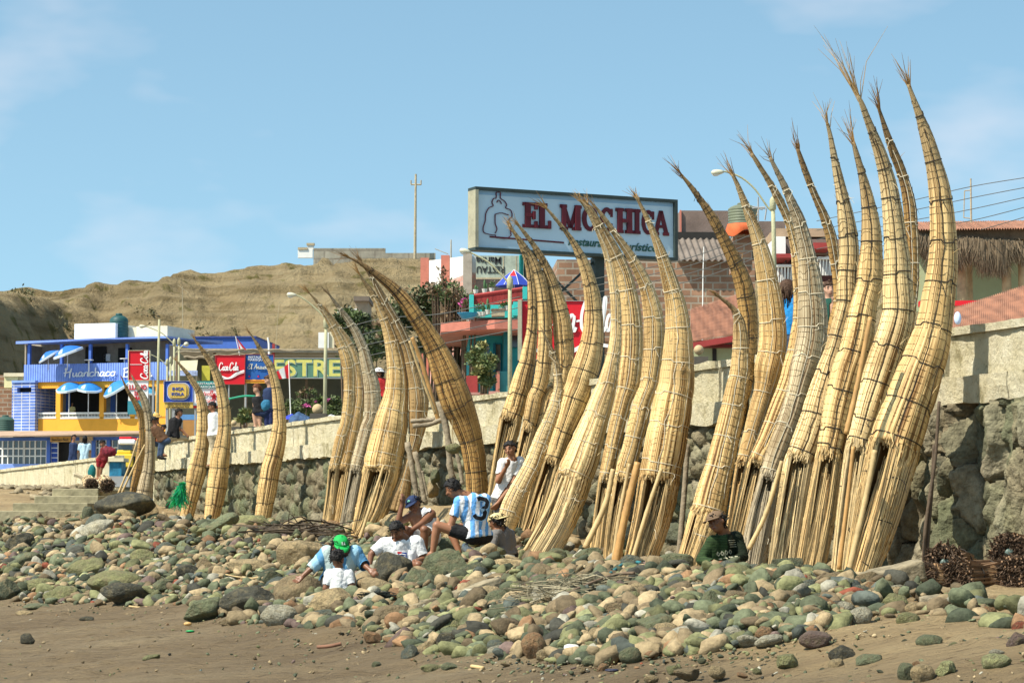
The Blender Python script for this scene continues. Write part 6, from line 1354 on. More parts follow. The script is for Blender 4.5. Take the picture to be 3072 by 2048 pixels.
def striped_parasol():
    P = q; root = empty('parasol', P, 0, 'red and navy striped parasol on the turquoise house balcony', 'parasol'); root.scale = (.52,)*3; mb = MB(); mb.tube([(0, 0, -.8), (0, 0, 1.1)], .02, 6); mb.build('pole', white, root)
    N_ = 8; vs = [(0, 0, 1.30)]; cs = [(.8, .8, .8)]; fs = []; mb = MB(); r1 = .95
    for j in range(N_):
        a0 = 2*math.pi*(j+.3)/N_; a1 = 2*math.pi*(j+1.3)/N_; c = [(.55, .02, .03), (.03, .05, .30), (.55, .02, .03), (.55, .02, .03), (.03, .06, .35), (.55, .02, .03), (.03, .06, .35), (.03, .06, .35)][j]
        t_ = (0, 0, 1.2); p = lambda a, rr, z: (rr*math.cos(a), rr*math.sin(a), z)
        c2 = (.03, .06, .35)
        mb.add([t_, p(a0, r1*.5, .85), p(a1, r1*.5, .85)], [(0, 1, 2)], c); mb.add([p(a0, r1*.5, .85), p(a0, r1, .38), p(a1, r1, .38), p(a1, r1*.5, .85)], [(0, 1, 2, 3)], c if j in (1, 4) else c2)
        mb.tube([t_, p(a0, r1*.5, .86), p(a0, r1, .39)], .012, 4, True, (.8, .8, .8))
    mb.build('canopy', colattr('canopy_mat'), root, col=True)
striped_parasol()
def potted(P, h, kind, label, potc=(.7, .68, .6)):
    root = empty('potted_plant', P, 0, label, 'plant', 'pots along the balcony'); root.scale = (.48,)*3; mb = MB(); mb.lathe((0, 0, 0), [(.09, 0), (.14, .2), (.15, .24), (.13, .24)], 12); mb.build('pot', mat('pot_%.2f' % potc[0], potc, .8), root)
    if kind == 'cactus': mb = MB(); mb.lathe((0, 0, .22), [(.05, 0), (.07, h*.4), (.06, h*.8), (.02, h)], 9); mb.lathe((.1, 0, .25), [(.03, 0), (.045, h*.3), (.015, h*.55)], 8); mb.build('stem', mat('cactus', (.06, .13, .05), .7, .3, 8), root, smooth=True)
    else: Q, f_ = leaves([(0, 0, .25+h*.5, h*.5)], 90, .14, int(abs(P[0]*100)) % 99, .55); mesh_obj('foliage', Q, f_, leafmat('leaf_mid', (.03, .08, .02), (.10, .17, .04)), root)
for x, y, h, kd, lab in [(413, 800, .25, 'cactus', 'short cactus in a white pot at the balcony\'s left corner'), (472, 795, .5, 'cactus', 'tall cactus in a white pot behind the dark red rail'), (520, 790, .3, 'leaf', 'leafy pot plant left of the red and navy parasol')]: potted(W(*V('Z6', x, y), 60.2), h, kd, lab)
for i, (x, y, h, kd) in enumerate([(440, 950, .4, 'leaf'), (462, 948, .5, 'cactus'), (492, 935, .6, 'cactus'), (590, 925, .25, 'leaf'), (620, 910, .2, 'leaf')]): potted(W(*V('Z6', x, y), 57.9), h, kd, ['bushy pot plant at the left of the roof-edge row', 'second plant of the roof-edge row, a cactus', 'tall forked cactus on the roof edge', 'low leafy pot right of the wooden crate', 'rightmost low pot of the roof-edge row'][i])
f = Fac('Z6', 560, 57.8, 0, z0=W(*V('Z6', 560, 945), 57.8).z, label='pale wooden crate on the turquoise house\'s roof edge', name='crate', cat='crate'); f.part('box_body', woodl, [(518, 902, 605, 944, 0, .4)]); f.part('rim', woodd, [(515, 896, 608, 906, -.02, .42)])
mb = MB(); q = W(*V('Z6', 360, 965), 57.9); mb.lathe((0, 0, 0), [(.14, 0), (.25, .14), (.26, .15), (.22, .13), (.12, .03)], 16); o = mb.build('basin', mat('basin_blue', (.03, .28, .5), .4), None, smooth=True); o.location = q; tag(o, 'bright blue plastic basin on the roof edge of the turquoise house', 'basin')
# white and pink house
def pink_house():
    zc = W(*V('Z6', 372, 545), 108); a = W(*V('Z6', 88, 580), 116); h = empty('house', (zc.x, zc.y, street_z(108)), 0, 'white-walled house with pink lower wall and an upside-down painted board on its shaded side', 'house'); z0 = street_z(108)
    def wallq(p, q, za0, za1, zb, m, nm, th):
        nrm = Vector(((q-p).y, -(q-p).x, 0)).normalized(); mb = MB(); vs = []
        for P_, zt in ((p, za0), (q, za1)):
            for s_ in (0, th): b_ = P_-nrm*s_; vs += [(b_.x-zc.x, b_.y-zc.y, zb-z0), (b_.x-zc.x, b_.y-zc.y, zt-z0)]
        return mb.add(vs, [(0, 1, 5, 4), (2, 6, 7, 3), (1, 3, 7, 5), (0, 4, 6, 2), (0, 2, 3, 1), (4, 5, 7, 6)]).build(nm, m, h)
    A_ = Vector((a.x, a.y, 0)); Bc = Vector((zc.x, zc.y, 0)); E_ = W(*V('Z6', 760, 530), 112); Ee = Vector((E_.x, E_.y, 0))
    zs = W(*V('Z6', 250, 715), 112).z
    wallq(A_, Bc, W(*V('Z6', 88, 580), 116).z, zc.z, zs, white, 'white_wall', .3)
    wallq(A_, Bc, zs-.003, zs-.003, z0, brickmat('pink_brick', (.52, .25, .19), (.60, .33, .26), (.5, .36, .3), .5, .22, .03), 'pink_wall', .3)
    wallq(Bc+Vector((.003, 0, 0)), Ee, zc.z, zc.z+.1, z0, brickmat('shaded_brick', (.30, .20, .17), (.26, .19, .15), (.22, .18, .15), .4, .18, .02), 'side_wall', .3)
    for u, t_ in ((0, 'a'), (.5, 'b'), (1, 'c')):
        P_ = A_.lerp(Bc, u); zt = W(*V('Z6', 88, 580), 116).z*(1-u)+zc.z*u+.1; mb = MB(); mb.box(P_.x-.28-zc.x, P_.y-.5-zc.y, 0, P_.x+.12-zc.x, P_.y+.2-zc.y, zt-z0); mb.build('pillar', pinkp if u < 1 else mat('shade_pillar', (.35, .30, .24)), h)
    f = Fac('Z6', 500, 107.4, 0, z0=z0, label='old board with upside-down lettering fixed on the pink and white house', name='sign_board', cat='sign'); f.part('panel', mat('old_panel', (.33, .37, .30), .7, .4, 2, .1), [(415, 545, 760, 690, 0, .1)])
    f.part('rail', woodl, [(595, 545, 600, 690, -.02, 0), (680, 545, 684, 690, -.02, 0), (415, 690, 760, 700, -.03, .1)])
    a_ = f.p(582, 548, 0); b_ = f.p(415, 606, 0); o = text_part('Marina', 'lettering', .46, blk, f.root, (a_[0], -.02, a_[2]-.05), width=a_[0]-b_[0], bold=.008); o.rotation_euler = (math.pi/2, math.pi, 0)
    a_ = f.p(604, 610, 0); o = text_part('RESTAURANT', 'lettering', .42, blk, f.root, (a_[0], -.02, a_[2]-.05), width=(a_[0]-b_[0])*1.75, bold=.006); o.rotation_euler = (math.pi/2, math.pi, 0)
    import bmesh
    bm = bmesh.new(); bm.from_mesh(o.data); bmesh.ops.bisect_plane(bm, geom=bm.verts[:]+bm.edges[:]+bm.faces[:], plane_co=((a_[0]-b_[0]), 0, 0), plane_no=(1, 0, 0), clear_outer=True); bm.to_mesh(o.data); bm.free()
pink_house()
# ---------------- big billboard, brick house, roofs ----------------
def slab_letter(ch):
    s_ = .24; h = 1.0; t = .13
    D_ = {'E': [(0, 0, .62, t), (0, 1-t, .62, 1), (.1, 0, .1+s_, 1), (.1, .43, .5, .57), (.5, 0, .62, .27), (.5, .73, .62, 1), (.42, .34, .52, .66)],
          'L': [(0, 0, .62, t), (0, 1-t, .46, 1), (.1, 0, .1+s_, 1), (.5, 0, .62, .32)],
          'M': [(0, 0, .36, t), (.54, 0, .95, t), (0, 1-t, .3, 1), (.65, 1-t, .95, 1), (.07, 0, .25, 1), (.66, 0, .88, 1)],
          'H': [(0, 0, .38, t), (.44, 0, .82, t), (0, 1-t, .38, 1), (.44, 1-t, .82, 1), (.08, 0, .3, 1), (.52, 0, .74, 1), (.3, .43, .52, .57)],
          'I': [(0, 0, .4, t), (0, 1-t, .4, 1), (.08, 0, .32, 1)]}
    return D_.get(ch)
def ring_poly(cx_, cz_, rx, rz, ix, iz, a0, a1, n_=20):
    o_ = [(cx_+rx*math.cos(R(a0+(a1-a0)*i/n_)), cz_+rz*math.sin(R(a0+(a1-a0)*i/n_))) for i in range(n_+1)]; i_ = [(cx_+ix*math.cos(R(a0+(a1-a0)*i/n_)), cz_+iz*math.sin(R(a0+(a1-a0)*i/n_))) for i in range(n_+1)]; return o_, i_
def big_board():
    f = Fac('D', 1320, 71.5, 0, z0=STREET, label='large pale blue billboard with dark red slab lettering on dark steel posts', name='billboard', cat='billboard'); A_ = W(*V('D', 1088, 572), 70); B_ = W(*V('D', 1553, 587), 73); top = W(*V('D', 1088, 432), 70); ht = top.z-A_.z; L_ = (B_-A_); L_.z = 0; ln = L_.length
    bpy.data.objects.remove(f.root); root = empty('billboard', A_, math.atan2(L_.y, L_.x), 'large pale blue billboard with dark red slab lettering on dark steel posts', 'billboard')
    root.rotation_euler[1] = 0.0
    def bx(name, m, q, y0, y1, par=root): mb = MB(); [mb.box(a*ln, y0, b*ht, c*ln, y1, e*ht) for a, b, c, e in q]; return mb.build(name, m, par)
    bx('panel', mat('board_pale', (.46, .60, .68), .5, .07, .6, 0), [(.016, .03, .985, .97)], 0, .2); 
    bx('top_band', mat('board_band', (.24, .40, .55), .5, .12, .6, 0), [(.018, .90, .983, .968)], -.006, 0)
    fr = mat('board_frame', (.035, .05, .045), .5); bx('frame', fr, [(0, .97, 1, 1.02), (0, -.02, 1, .03), (.985, .03, 1, .97)], -.12, .4); bx('side_frame', mat('board_side', (.36, .34, .24), .7, .2), [(0, .03, .015, .97)], -.12, .4)
    dr_ = mat('letter_maroon', (.10, .012, .02), .6, .1, 3, 0); mb = MB(); outl = []
    def put(ch, x, w_, z=.40, h=.42, y=-.03, g=0):
        X = lambda u: (x+u*w_)*ln; Z_ = lambda v_: (z+v_*h)*ht
        D_ = slab_letter(ch)
        if D_:
            mxw = max(q[2] for q in D_)
            for q in D_: mb.box(X(q[0]/mxw), y-.012*(D_.index(q)+1), Z_(q[1]), X(q[2]/mxw), y+.02, Z_(q[3]))
            if ch == 'M':
                for a, b in ((.16, .5), (.82, .5)): mb.poly([(X(a-.11), y-.003, Z_(1)), (X(a+.11), y-.003, Z_(1)), (X(b+.09), y-.003, Z_(.08)), (X(b-.09), y-.003, Z_(.08))], .02)
        elif ch in 'OC':
            o_, i_ = ring_poly(.5, .5, .5, .5, .22, .33, *((0, 360) if ch == 'O' else (38, 322)))
            for k in range(len(o_)-1): mb.poly([(X(o_[k][0]), y-.002, Z_(o_[k][1])), (X(o_[k+1][0]), y-.002, Z_(o_[k+1][1])), (X(i_[k+1][0]), y-.002, Z_(i_[k+1][1])), (X(i_[k][0]), y-.002, Z_(i_[k][1]))], .02)
            if ch == 'C': mb.box(X(.76), y-.004, Z_(.62), X(.92), y+.02, Z_(.95)); mb.box(X(.78), y-.005, Z_(.08), X(.9), y+.02, Z_(.36))
        elif ch == 'A':
            for a in (.16, .84): mb.poly([(X(a-.12), y-.002, Z_(.05)), (X(a+.14), y-.002, Z_(.05)), (X(.62), y-.002, Z_(1)), (X(.38), y-.002, Z_(1))], .02)
            mb.box(X(.0), y-.008, Z_(0), X(.38), y+.02, Z_(.13)); mb.box(X(.62), y-.01, Z_(0), X(1), y+.02, Z_(.13)); mb.box(X(.28), y-.014, Z_(.3), X(.72), y+.02, Z_(.42))
    for ch, x, w_ in [('E', .232, .07), ('L', .302, .067), ('M', .414, .105), ('O', .523, .082), ('C', .612, .07), ('H', .69, .088), ('I', .78, .036), ('C', .822, .07), ('A', .88, .082)]: put(ch, x, w_)
    mb.build('lettering', dr_, root)
    mb = MB(); a, b = (.075, .215), (.435, .185); mb.poly([(a[0]*ln, -.02, (a[1]-.012)*ht), (b[0]*ln, -.02, (b[1]-.012)*ht), (b[0]*ln, -.02, (b[1]+.014)*ht), (a[0]*ln, -.02, (a[1]+.014)*ht)], .02); mb.build('underline', dr_, root)
    gm = mat('letter_green', (.03, .10, .08), .6); text_part('Restaurant', 'lettering', .34, gm, root, (.455*ln, -.02, .15*ht), width=.21*ln, shear=.3, bold=.006); text_part('Turístico', 'lettering', .34, gm, root, (.715*ln, -.02, .12*ht), width=.19*ln, shear=.3, bold=.006)
    # outline drawing of a pot-like seated figure (plain generic lines)
    fig = [[(.105, .97), (.105, .88), (.092, .86), (.085, .80), (.09, .74), (.07, .70), (.055, .60), (.052, .48), (.042, .36), (.048, .28), (.085, .25), (.10, .25), (.105, .22), (.145, .20), (.165, .23), (.175, .27), (.17, .30)],
           [(.105, .97), (.125, .97), (.125, .88), (.145, .83), (.155, .77), (.15, .72), (.175, .68), (.18, .58), (.165, .52), (.168, .40), (.175, .30)], [(.108, .80), (.115, .84), (.125, .82), (.13, .78)], [(.10, .60), (.13, .63), (.165, .60)], [(.10, .60), (.10, .45), (.108, .36), (.10, .28)]]
    strokes_part(fig, 'figure_outline', mat('line_maroon', (.10, .02, .04), .6), root, 0, 0, ln, ht*.98, -.015, .035, .01, 6)
    zg = STREET-A_.z
    for u in (.30, .63): mb = MB(); mb.box(u*ln-.16, .22, zg, u*ln+.16, .52, -.02*ht); mb.build('post', fr, root)
    for p, q_ in [((.30, -.02), (.63, -1.1)), ((.63, -.02), (.30, -1.1))]: mb = MB(); mb.tube([(p[0]*ln, .37, p[1]*ht), (q_[0]*ln, .37, q_[1]*ht)], .04, 6); mb.build('brace', fr, root)
    mb = MB(); mb.box(.26*ln, .5, -.75*ht, .30*ln-.18, .6, -.02*ht); mb.build('turquoise_strip', mat('turq_bright', (.04, .46, .42)), root)
big_board()
def brick_house():
    f = Fac('Z7', 400, 84, 2, z0=STREET, label='brown brick house with a corrugated roof behind the big billboard', name='brick_house'); P_ = f.part
    P_('wall', brickb, [(-920, 612, 745, 1300, 0, 7)]); P_('upper_wall', mat('brown_plaster', (.20, .145, .12), .9, .2, 1.5, .3), [(115, 200, 520, 620, 2.5, 7)]); P_('upper_edge', pinkp, [(110, 196, 125, 400, 2.4, 2.48)])
    P_('gap', dark, [(90, 380, 420, 600, 2.2, 2.45)])
    a, b, c_ = f.p(80, 615, -.4), f.p(600, 615, -.4), f.p(80, 440, 2.2); vs, fs = corrug(a[0], b[0], -.4, a[2], 2.1, c_[2], .22, .04); mesh_obj('corrugated_roof', vs, fs, mat('old_sheet', (.17, .14, .115), .7, .4, 1.5, .2), f.root)
    P_('dark_panel', dark, [(590, 440, 745, 618, 1.0, 1.2)]); P_('right_wall', mat('brown_plaster', (.20, .145, .12)), [(745, 290, 1000, 700, 3, 7)])
brick_house()
q = W(*V('Z7', 640, 330), 78); watertank(q, .47, .76, (.16, .18, .12), 'olive water tank with a torn orange skirt above the brick house')
mb = MB(); vs = []; N_ = 40; rr = .53
for j in range(N_):
    a = 2*math.pi*j/N_; fl = .12+.09*math.sin(a*2+.6)+.04*math.sin(a*5); vs += [(rr*.96*math.cos(a), rr*.96*math.sin(a), .05), (rr*1.07*math.cos(a+.03), rr*1.07*math.sin(a+.03), -fl*.5-.05), (rr*1.0*math.cos(a), rr*1.0*math.sin(a), -fl-.16)]
fs = []
for j in range(N_):
    for i in (0, 1): a = j*3+i; b = ((j+1) % N_)*3+i; fs.append((a, b, b+1, a+1))
o = mesh_obj('tarpaulin', vs, fs, mat('orange_tarp', (.66, .14, .045), .7, .2, 2, .4, 3), None, smooth=True); o.location = q; tag(o, 'torn orange-red tarpaulin wrapped under the olive water tank', 'tarpaulin')
f = Fac('Z7', 640, 79, 0, z0=STREET, label='brick stand under the olive water tank', name='tank_stand', cat='stand'); f.part('column', brickb, [(560, 400, 720, 700, -.8, .8)]); f.part('slab', greym, [(540, 331, 740, 345, -1.3, 1.3)])
mb = MB(); q2 = W(*V('Z7', 770, 300), 76)
def aerial():
    root = empty('roof_aerial', q2, 0, 'wire television aerial between the olive tank and the street lamp', 'aerial')
    k = .35714*76/F
    mb = MB()
    for p, p2 in [((0, 0), (0, -215)), ((-50, -120), (60, -130)), ((-50, -135), (60, -118)), ((55, -20), (70, -120)), ((-30, -128), (40, -108))]: mb.tube([(p[0]*k, 0, -p[1]*k), (p2[0]*k, 0, -p2[1]*k)], .025, 5)
    mb.build('rods', greym, root)
aerial()
def tiled_house():
    f = Fac('Z7', 400, 46, 0, z0=STREET, label='low house with a sloping red tile roof and pale green wall behind the sea wall', name='house'); P_ = f.part
    P_('wall', mat('pale_green', (.36, .40, .24), .85, .1, 1, .1), [(200, 1290, 620, 1700, 0, .3)]); P_('window', dark, [(385, 1360, 420, 1495, -.02, .05)])
    a = f.p(200, 1315, -.7); b = f.p(640, 1240, -.7); c_ = f.p(200, 1040, 4.5); e = f.p(640, 900, 4.5); n_ = 40; vs = []; fs = []; m_ = 24
    for i in range(n_*3+1):
        u = i/(n_*3); bump = .05*abs(math.sin(math.pi*i/3))
        for j in range(m_+1):
            w_ = j/m_; x = (a[0]+(b[0]-a[0])*u)*(1-w_)+(c_[0]+(e[0]-c_[0])*u)*w_; y = -.7+5.2*w_; z = (a[2]+(b[2]-a[2])*u)*(1-w_)+(c_[2]+(e[2]-c_[2])*u)*w_; st_ = .03*((w_*12) % 1)
            vs.append((x, y, z+bump-st_))
    o = mesh_obj('tile_roof', vs, grid_faces(n_*3+1, m_+1), tile, f.root)
    mb = MB()
    for i in range(26): u = i/25; x = a[0]+(b[0]-a[0])*u; z = a[2]+(b[2]-a[2])*u; mb.tube([(x, -.76, z-.05), (x, -.3, z-.04)], .06, 7)
    mb.build('eave_tiles', redp, f.root); P_('eave_board', mat('eave_maroon', (.14, .02, .02)), [(235, 1322, 640, 1345, -.35, .02)])
tiled_house()
def white_house():
    f = Fac('Z7', 1150, 70, 0, z0=STREET, label='white house with tiled ledges and white balcony railings behind the tall boats', name='house'); P_ = f.part
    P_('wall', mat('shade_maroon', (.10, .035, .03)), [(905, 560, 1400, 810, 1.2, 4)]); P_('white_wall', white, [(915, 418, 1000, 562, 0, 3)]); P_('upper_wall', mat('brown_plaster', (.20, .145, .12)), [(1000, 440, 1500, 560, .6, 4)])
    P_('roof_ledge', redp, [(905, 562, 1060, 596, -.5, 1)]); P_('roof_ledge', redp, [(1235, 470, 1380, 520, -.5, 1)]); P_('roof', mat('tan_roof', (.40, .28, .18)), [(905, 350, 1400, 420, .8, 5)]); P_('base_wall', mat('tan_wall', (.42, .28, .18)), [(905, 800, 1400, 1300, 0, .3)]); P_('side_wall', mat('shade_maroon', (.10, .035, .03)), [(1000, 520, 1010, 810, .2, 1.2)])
    mb = MB()
    for x0, x1, ya, yb in ((915, 1055, 665, 800), (1270, 1400, 600, 745)):
        f.box(mb, x0, ya-12, x1, ya+8, -.1, .05)
        for i in range(11):
            x = x0+(x1-x0)*i/10; a = f.p(x, yb, 0); b = f.p(x+(6 if i % 2 else -2), ya, 0); mb.tube([a, b], .014, 5)
    mb.build('railing', white, f.root)
white_house()
def right_houses():
    f = Fac('Z8', 560, 58, -6, z0=STREET, label='thatch-fringed terrace with log posts and a pale green back wall at the right', name='terrace_house'); P_ = f.part
    P_('back_wall', mat('pale_green', (.36, .40, .24)), [(100, 470, 1100, 900, 2.2, 2.5)]); P_('roof_beam', woodd, [(110, 392, 1100, 450, -.2, 2.5)])
    a = f.p(110, 398, -.5); b = f.p(1100, 440, -.5); vs = []; n_ = 60; m_ = 10
    for i in range(n_*3+1):
        u = i/(n_*3); bump = .05*abs(math.sin(math.pi*i/3))
        for j in range(m_+1): w_ = j/m_; vs.append((a[0]+(b[0]-a[0])*u, -.5+3*w_, a[2]-.02+.55*w_+bump))
    mesh_obj('tile_roof', vs, grid_faces(n_*3+1, m_+1), tile, f.root)
    for x, y in ((382, 850), (428, 850), (665, 805), (768, 775)): 
        q_ = f.p(x, 450, .1 if x != 428 else .8); mb = MB(); rr_ = .12 if x != 428 else .1; mb.tube([(q_[0], q_[1], q_[2]*i/6) if True else None for i in range(7)], [rr_*(1+.08*math.sin(i*2)) for i in range(7)], 10); mb.build('log_post', mat('log', (.46, .33, .18), .8, .3, 4, .4), f.root, smooth=True)
    # thatch fringe
    g = np.random.default_rng(8); a = f.p(120, 430, -.4); b = f.p(770, 470, -.4); mb = MB()
    for i in range(2600):
        u = g.random(); x = a[0]+(b[0]-a[0])*u; ln_ = .22+.6*vnoise(np.array([u*14]), np.array([1.]), 3)[0]+g.random()*.15; y = -.45+g.random()*.35; z = a[2]+(b[2]-a[2])*u-.02+g.normal()*.03; cur = g.normal()*.12
        mb.tube([(x, y, z), (x+cur*.4, y-.03, z-ln_*.5), (x+cur, y+g.normal()*.03, z-ln_)], [.014, .010, .003], 3, False, tuple(np.array((.20, .145, .09))*g.uniform(.5, 1.5)))
    mb.build('thatch', STICK, f.root, col=True)
    P_('red_ledge', redsign, [(120, 842, 620, 868, -1.0, -.6)])
    # near tiled roof just above the wall
    f2 = Fac('Z8', 560, 36, 0, z0=STREET, label='sloping red tile roof right behind the sea wall at the right edge', name='house'); a, b, c_, e = f2.p(320, 1035, 0), f2.p(1100, 935, 0), f2.p(320, 900, 3), f2.p(1100, 650, 3); vs = []
    for i in range(181):
        u = i/180; bump = .035*abs(math.sin(math.pi*i/3))
        for j in range(25): w_ = j/24; vs.append(((a[0]+(b[0]-a[0])*u)*(1-w_)+(c_[0]+(e[0]-c_[0])*u)*w_, 3*w_, (a[2]+(b[2]-a[2])*u)*(1-w_)+(c_[2]+(e[2]-c_[2])*u)*w_+bump-.03*((w_*12) % 1)))
    mesh_obj('tile_roof', vs, grid_faces(181, 25), tile, f2.root); f2.part('wall', mat('pale_green', (.36, .40, .24)), [(330, 1040, 900, 1250, .4, 2.8)])
    q_ = W(*V('Z8', 362, 950), 33); g2 = np.random.default_rng(2); v_, ff = ICO[3]; vv = v_*np.array((.05, .05, .09))*(1+.12*fbm(v_[:, 0]*3, v_[:, 1]*3+v_[:, 2]*2, 2)[:, None]); o = mesh_obj('plastic_bag', vv, ff, mat('bag_blue', (.55, .65, .85), .3, .2, 3, .3), None, smooth=True); o.location = q_; tag(o, 'pale blue plastic bag hanging beside the rightmost boat', 'bag')
right_houses()
# red cola billboard behind the boats
f = board('Z6', 722, 846, 1150, 1230, 50, 'large red soft-drink billboard standing behind the reed boats', redsign, fm=greym, fw=3, depth=.15, name='billboard'); f.part('left_frame', mat('board_side', (.36, .34, .24)), [(692, 836, 718, 1235, -.15, .2)])
f2v = VW['D']; VW['CB'] = (0, 0, 3072/2352)
f.v = 'D'; a = f.p(1240, 772, 0); b = f.p(1400, 702, 0); script('Coca-Cola', 'lettering', whites, f.root, a[0], a[2]+.1, (b[2]-a[2])*1.1, (b[0]-a[0])*1.05, -.012, .06)
wave(f, [(1215, 800), (1290, 815), (1350, 790), (1400, 795)], .10)
# hilltop wall
f = Fac('D', 820, 226, 0, z0=W(*V('D', 800, 602), 226).z-.5, label='long grey block wall with a white end on the hilltop', name='hilltop_wall', cat='wall'); bm_ = brickmat('grey_block', (.30, .27, .21), (.35, .32, .25), (.25, .22, .17), 1.6, .8, .08)
f.part('wall', bm_, [(720, 570, 885, 610, 0, .4), (885, 581, 1000, 612, 0, .4)]); f.part('white_end', white, [(684, 572, 718, 592, 0, .4), (706, 562, 720, 572, 0, .4)]); f.part('brown_edge', woodl, [(684, 568, 706, 573, -.1, .5), (704, 558, 722, 563, -.1, .5)])
# little structures on the slope behind the left cluster
f = Fac('D', 830, 120, 0, label='small stone hut with a flat roof on the slope behind the left cluster', name='hut'); f.part('wall', mat('hut_wall', (.33, .27, .19)), [(815, 690, 845, 800, 0, 3)]); f.part('roof', mat('hut_roof', (.16, .13, .10)), [(812, 680, 848, 691, -.3, 3.3)])
f = Fac('D', 800, 112, 0, label='low whitewashed wall with a pinkish house front on the slope', name='hut'); f.part('wall', mat('hut_pink', (.34, .24, .18)), [(800, 728, 845, 800, 0, 3)]); f.part('roof', white, [(775, 709, 822, 718, -.5, 3)])
f = Fac('V6', 555, 108, 0, label='small white rooftop box behind the left cluster\'s lamp post', name='rooftop_hut'); f.part('wall', white, [(508, 292, 570, 385, 0, 2)]); f.part('wall_shade_side', cream, [(572, 290, 602, 386, .1, 2)])
# ---------------- greenery ----------------
def bush(label, name, v, blobs, Y, nl, sz, mats, seed, group=None, stems=12, cat='bush'):
    g = np.random.default_rng(seed); cs = []; c0 = W(*V(v, *blobs[0][:2]), Y); zb = street_z(Y)
    for (x, y, r_) in blobs:
        c = W(*V(v, x, y), Y+g.normal()*.8); rr = r_*VW[v][2]*Y/F
        for q in range(9): o_ = g.normal(size=3)*rr*.5; cs.append((c.x+o_[0]-c0.x, c.y+o_[1]-c0.y, c.z+o_[2]*.8-zb, rr*.36))
    root = empty(name, (c0.x, c0.y, zb), 0, label, cat, group)
    for k, m_ in enumerate(mats): sub = [c for i, c in enumerate(cs) if i % len(mats) == k] or cs; Q, f_ = leaves(sub, nl//len(mats), sz, seed+k, .8); mesh_obj('foliage', Q, f_, m_, root)
    mb = MB()
    for q in range(stems): c = cs[g.integers(0, len(cs))]; mb.tube([(c[0]*.35, c[1]*.35, 0), (c[0]*.7, c[1]*.7, c[2]*.5), (c[0], c[1], c[2]+c[3])], [.05, .035, .012], 5)
    mb.build('branches', woodd, root)
    return root
LG = leafmat('leaf_green', (.06, .095, .028), (.14, .18, .055)); LD = leafmat('leaf_dark', (.035, .055, .02), (.085, .10, .035)); LY = leafmat('leaf_yellow', (.14, .15, .04), (.26, .24, .08)); LB = leafmat('leaf_brown', (.11, .07, .035), (.22, .15, .08)); LP = leafmat('flower_pink', (.45, .05, .22), (.6, .12, .35))
bush('big tangled bush with dark leaves behind the huge arching reed boat', 'bush', 'D', [(980, 690, 40), (1015, 720, 38), (1045, 745, 34), (960, 740, 36), (1000, 780, 36), (1045, 700, 26), (920, 720, 30), (1060, 770, 22), (900, 770, 20)], 66, 13000, .17, [LD, LG, LB, LD], 1)
bush('shaded dark tree behind the middle of the left boat cluster', 'bush', 'D', [(805, 770, 30), (830, 800, 30), (850, 760, 26), (790, 740, 20), (870, 800, 24), (820, 740, 20)], 74, 9000, .17, [LD, LG, LD], 2)
bush('bare-branched bush with pale twigs against the pink wall', 'bush', 'D', [(1020, 655, 22), (1000, 672, 16), (1045, 672, 18), (1065, 690, 14)], 64, 1300, .11, [LB, LG], 3, stems=60)
bush('leafy shrub in a red planter before the turquoise house', 'shrub', 'Z6', [(450, 1180, 40), (430, 1250, 46), (480, 1290, 50), (440, 1340, 46), (510, 1250, 34), (490, 1390, 44), (400, 1220, 24)], 52, 3600, .11, [LG, LY, LG], 4)
bush('magenta bougainvillea at the balcony corner', 'flowering_bush', 'Z6', [(345, 850, 22), (390, 835, 20), (330, 870, 16), (415, 820, 14)], 60.5, 500, .09, [LP, LG], 5, stems=6)
bush('low flowering hedge before the dark restaurant front', 'hedge', 'V6', [(330, 730, 30), (390, 720, 34), (450, 725, 32), (510, 715, 32), (570, 720, 32), (620, 725, 30), (360, 770, 30), (440, 770, 30), (600, 770, 30)], 72, 7000, .11, [LG, LD, LG], 6, cat='hedge')
bush('pink flowers in the hedge near the stone ball', 'flowering_bush', 'V6', [(440, 730, 14), (500, 715, 14), (560, 700, 12)], 71, 110, .09, [LP], 7, stems=3)
bush('dry thin shrub rising at the restaurant entrance', 'shrub', 'V6', [(420, 650, 24), (470, 640, 24), (400, 680, 20)], 74, 500, .10, [LB, LG], 8, stems=26)
bush('palm-like green plant behind the seated tourists', 'shrub', 'Z5', [(880, 1080, 40), (900, 1000, 30)], 66, 500, .16, [LG, LY], 9, stems=10)
def planter(v, x0, y0, x1, y1, ball, Y, label):
    f = Fac(v, (x0+x1)/2, Y, 0, z0=STREET, label=label, name='gatepost', cat='post', group='stone balls on square blocks along the wall'); f.part('block', mat('dark_block', (.09, .08, .065), .9), [(x0, y0, x1, y1+60, 0, .5)]); bx, by, br = ball; c = f.p(bx, by, .25); rr = br*VW[v][2]*Y/F; mb = MB(); mb.lathe((c[0], .25, c[2]-rr), [(rr*math.sin(math.pi*i/12)+.001, rr*(1-math.cos(math.pi*i/12))) for i in range(13)], 20); mb.build('stone_ball', mat('ball', (.46, .34, .19), .8, .2, 6, .2), f.root, smooth=True)
planter('G', 85, 1395, 225, 1465, (150, 1360, 46), 53, 'stone ball on a dark block beside the lamp post\'s foot'); planter('Z7', 230, 1425, 350, 1500, (270, 1370, 42), 39, 'stone ball on a dark block right of the broad boat'); planter('Z5', 745, 1148, 835, 1210, (772, 1108, 30), 60, 'stone ball on a dark block beside the second lone boat')
f = Fac('Z6', 470, 46, 0, z0=STREET, label='red terracotta planter trough on the promenade before the turquoise house', name='planter', cat='planter'); f.part('trough', pinkp, [(380, 1462, 560, 1560, 0, .5)]); f.part('rim', mat('rim_pink', (.5, .25, .2)), [(376, 1450, 440, 1464, -.05, .55), (500, 1442, 562, 1462, -.05, .55)]); f.part('back_board', redp, [(350, 1340, 425, 1455, .6, .66)])
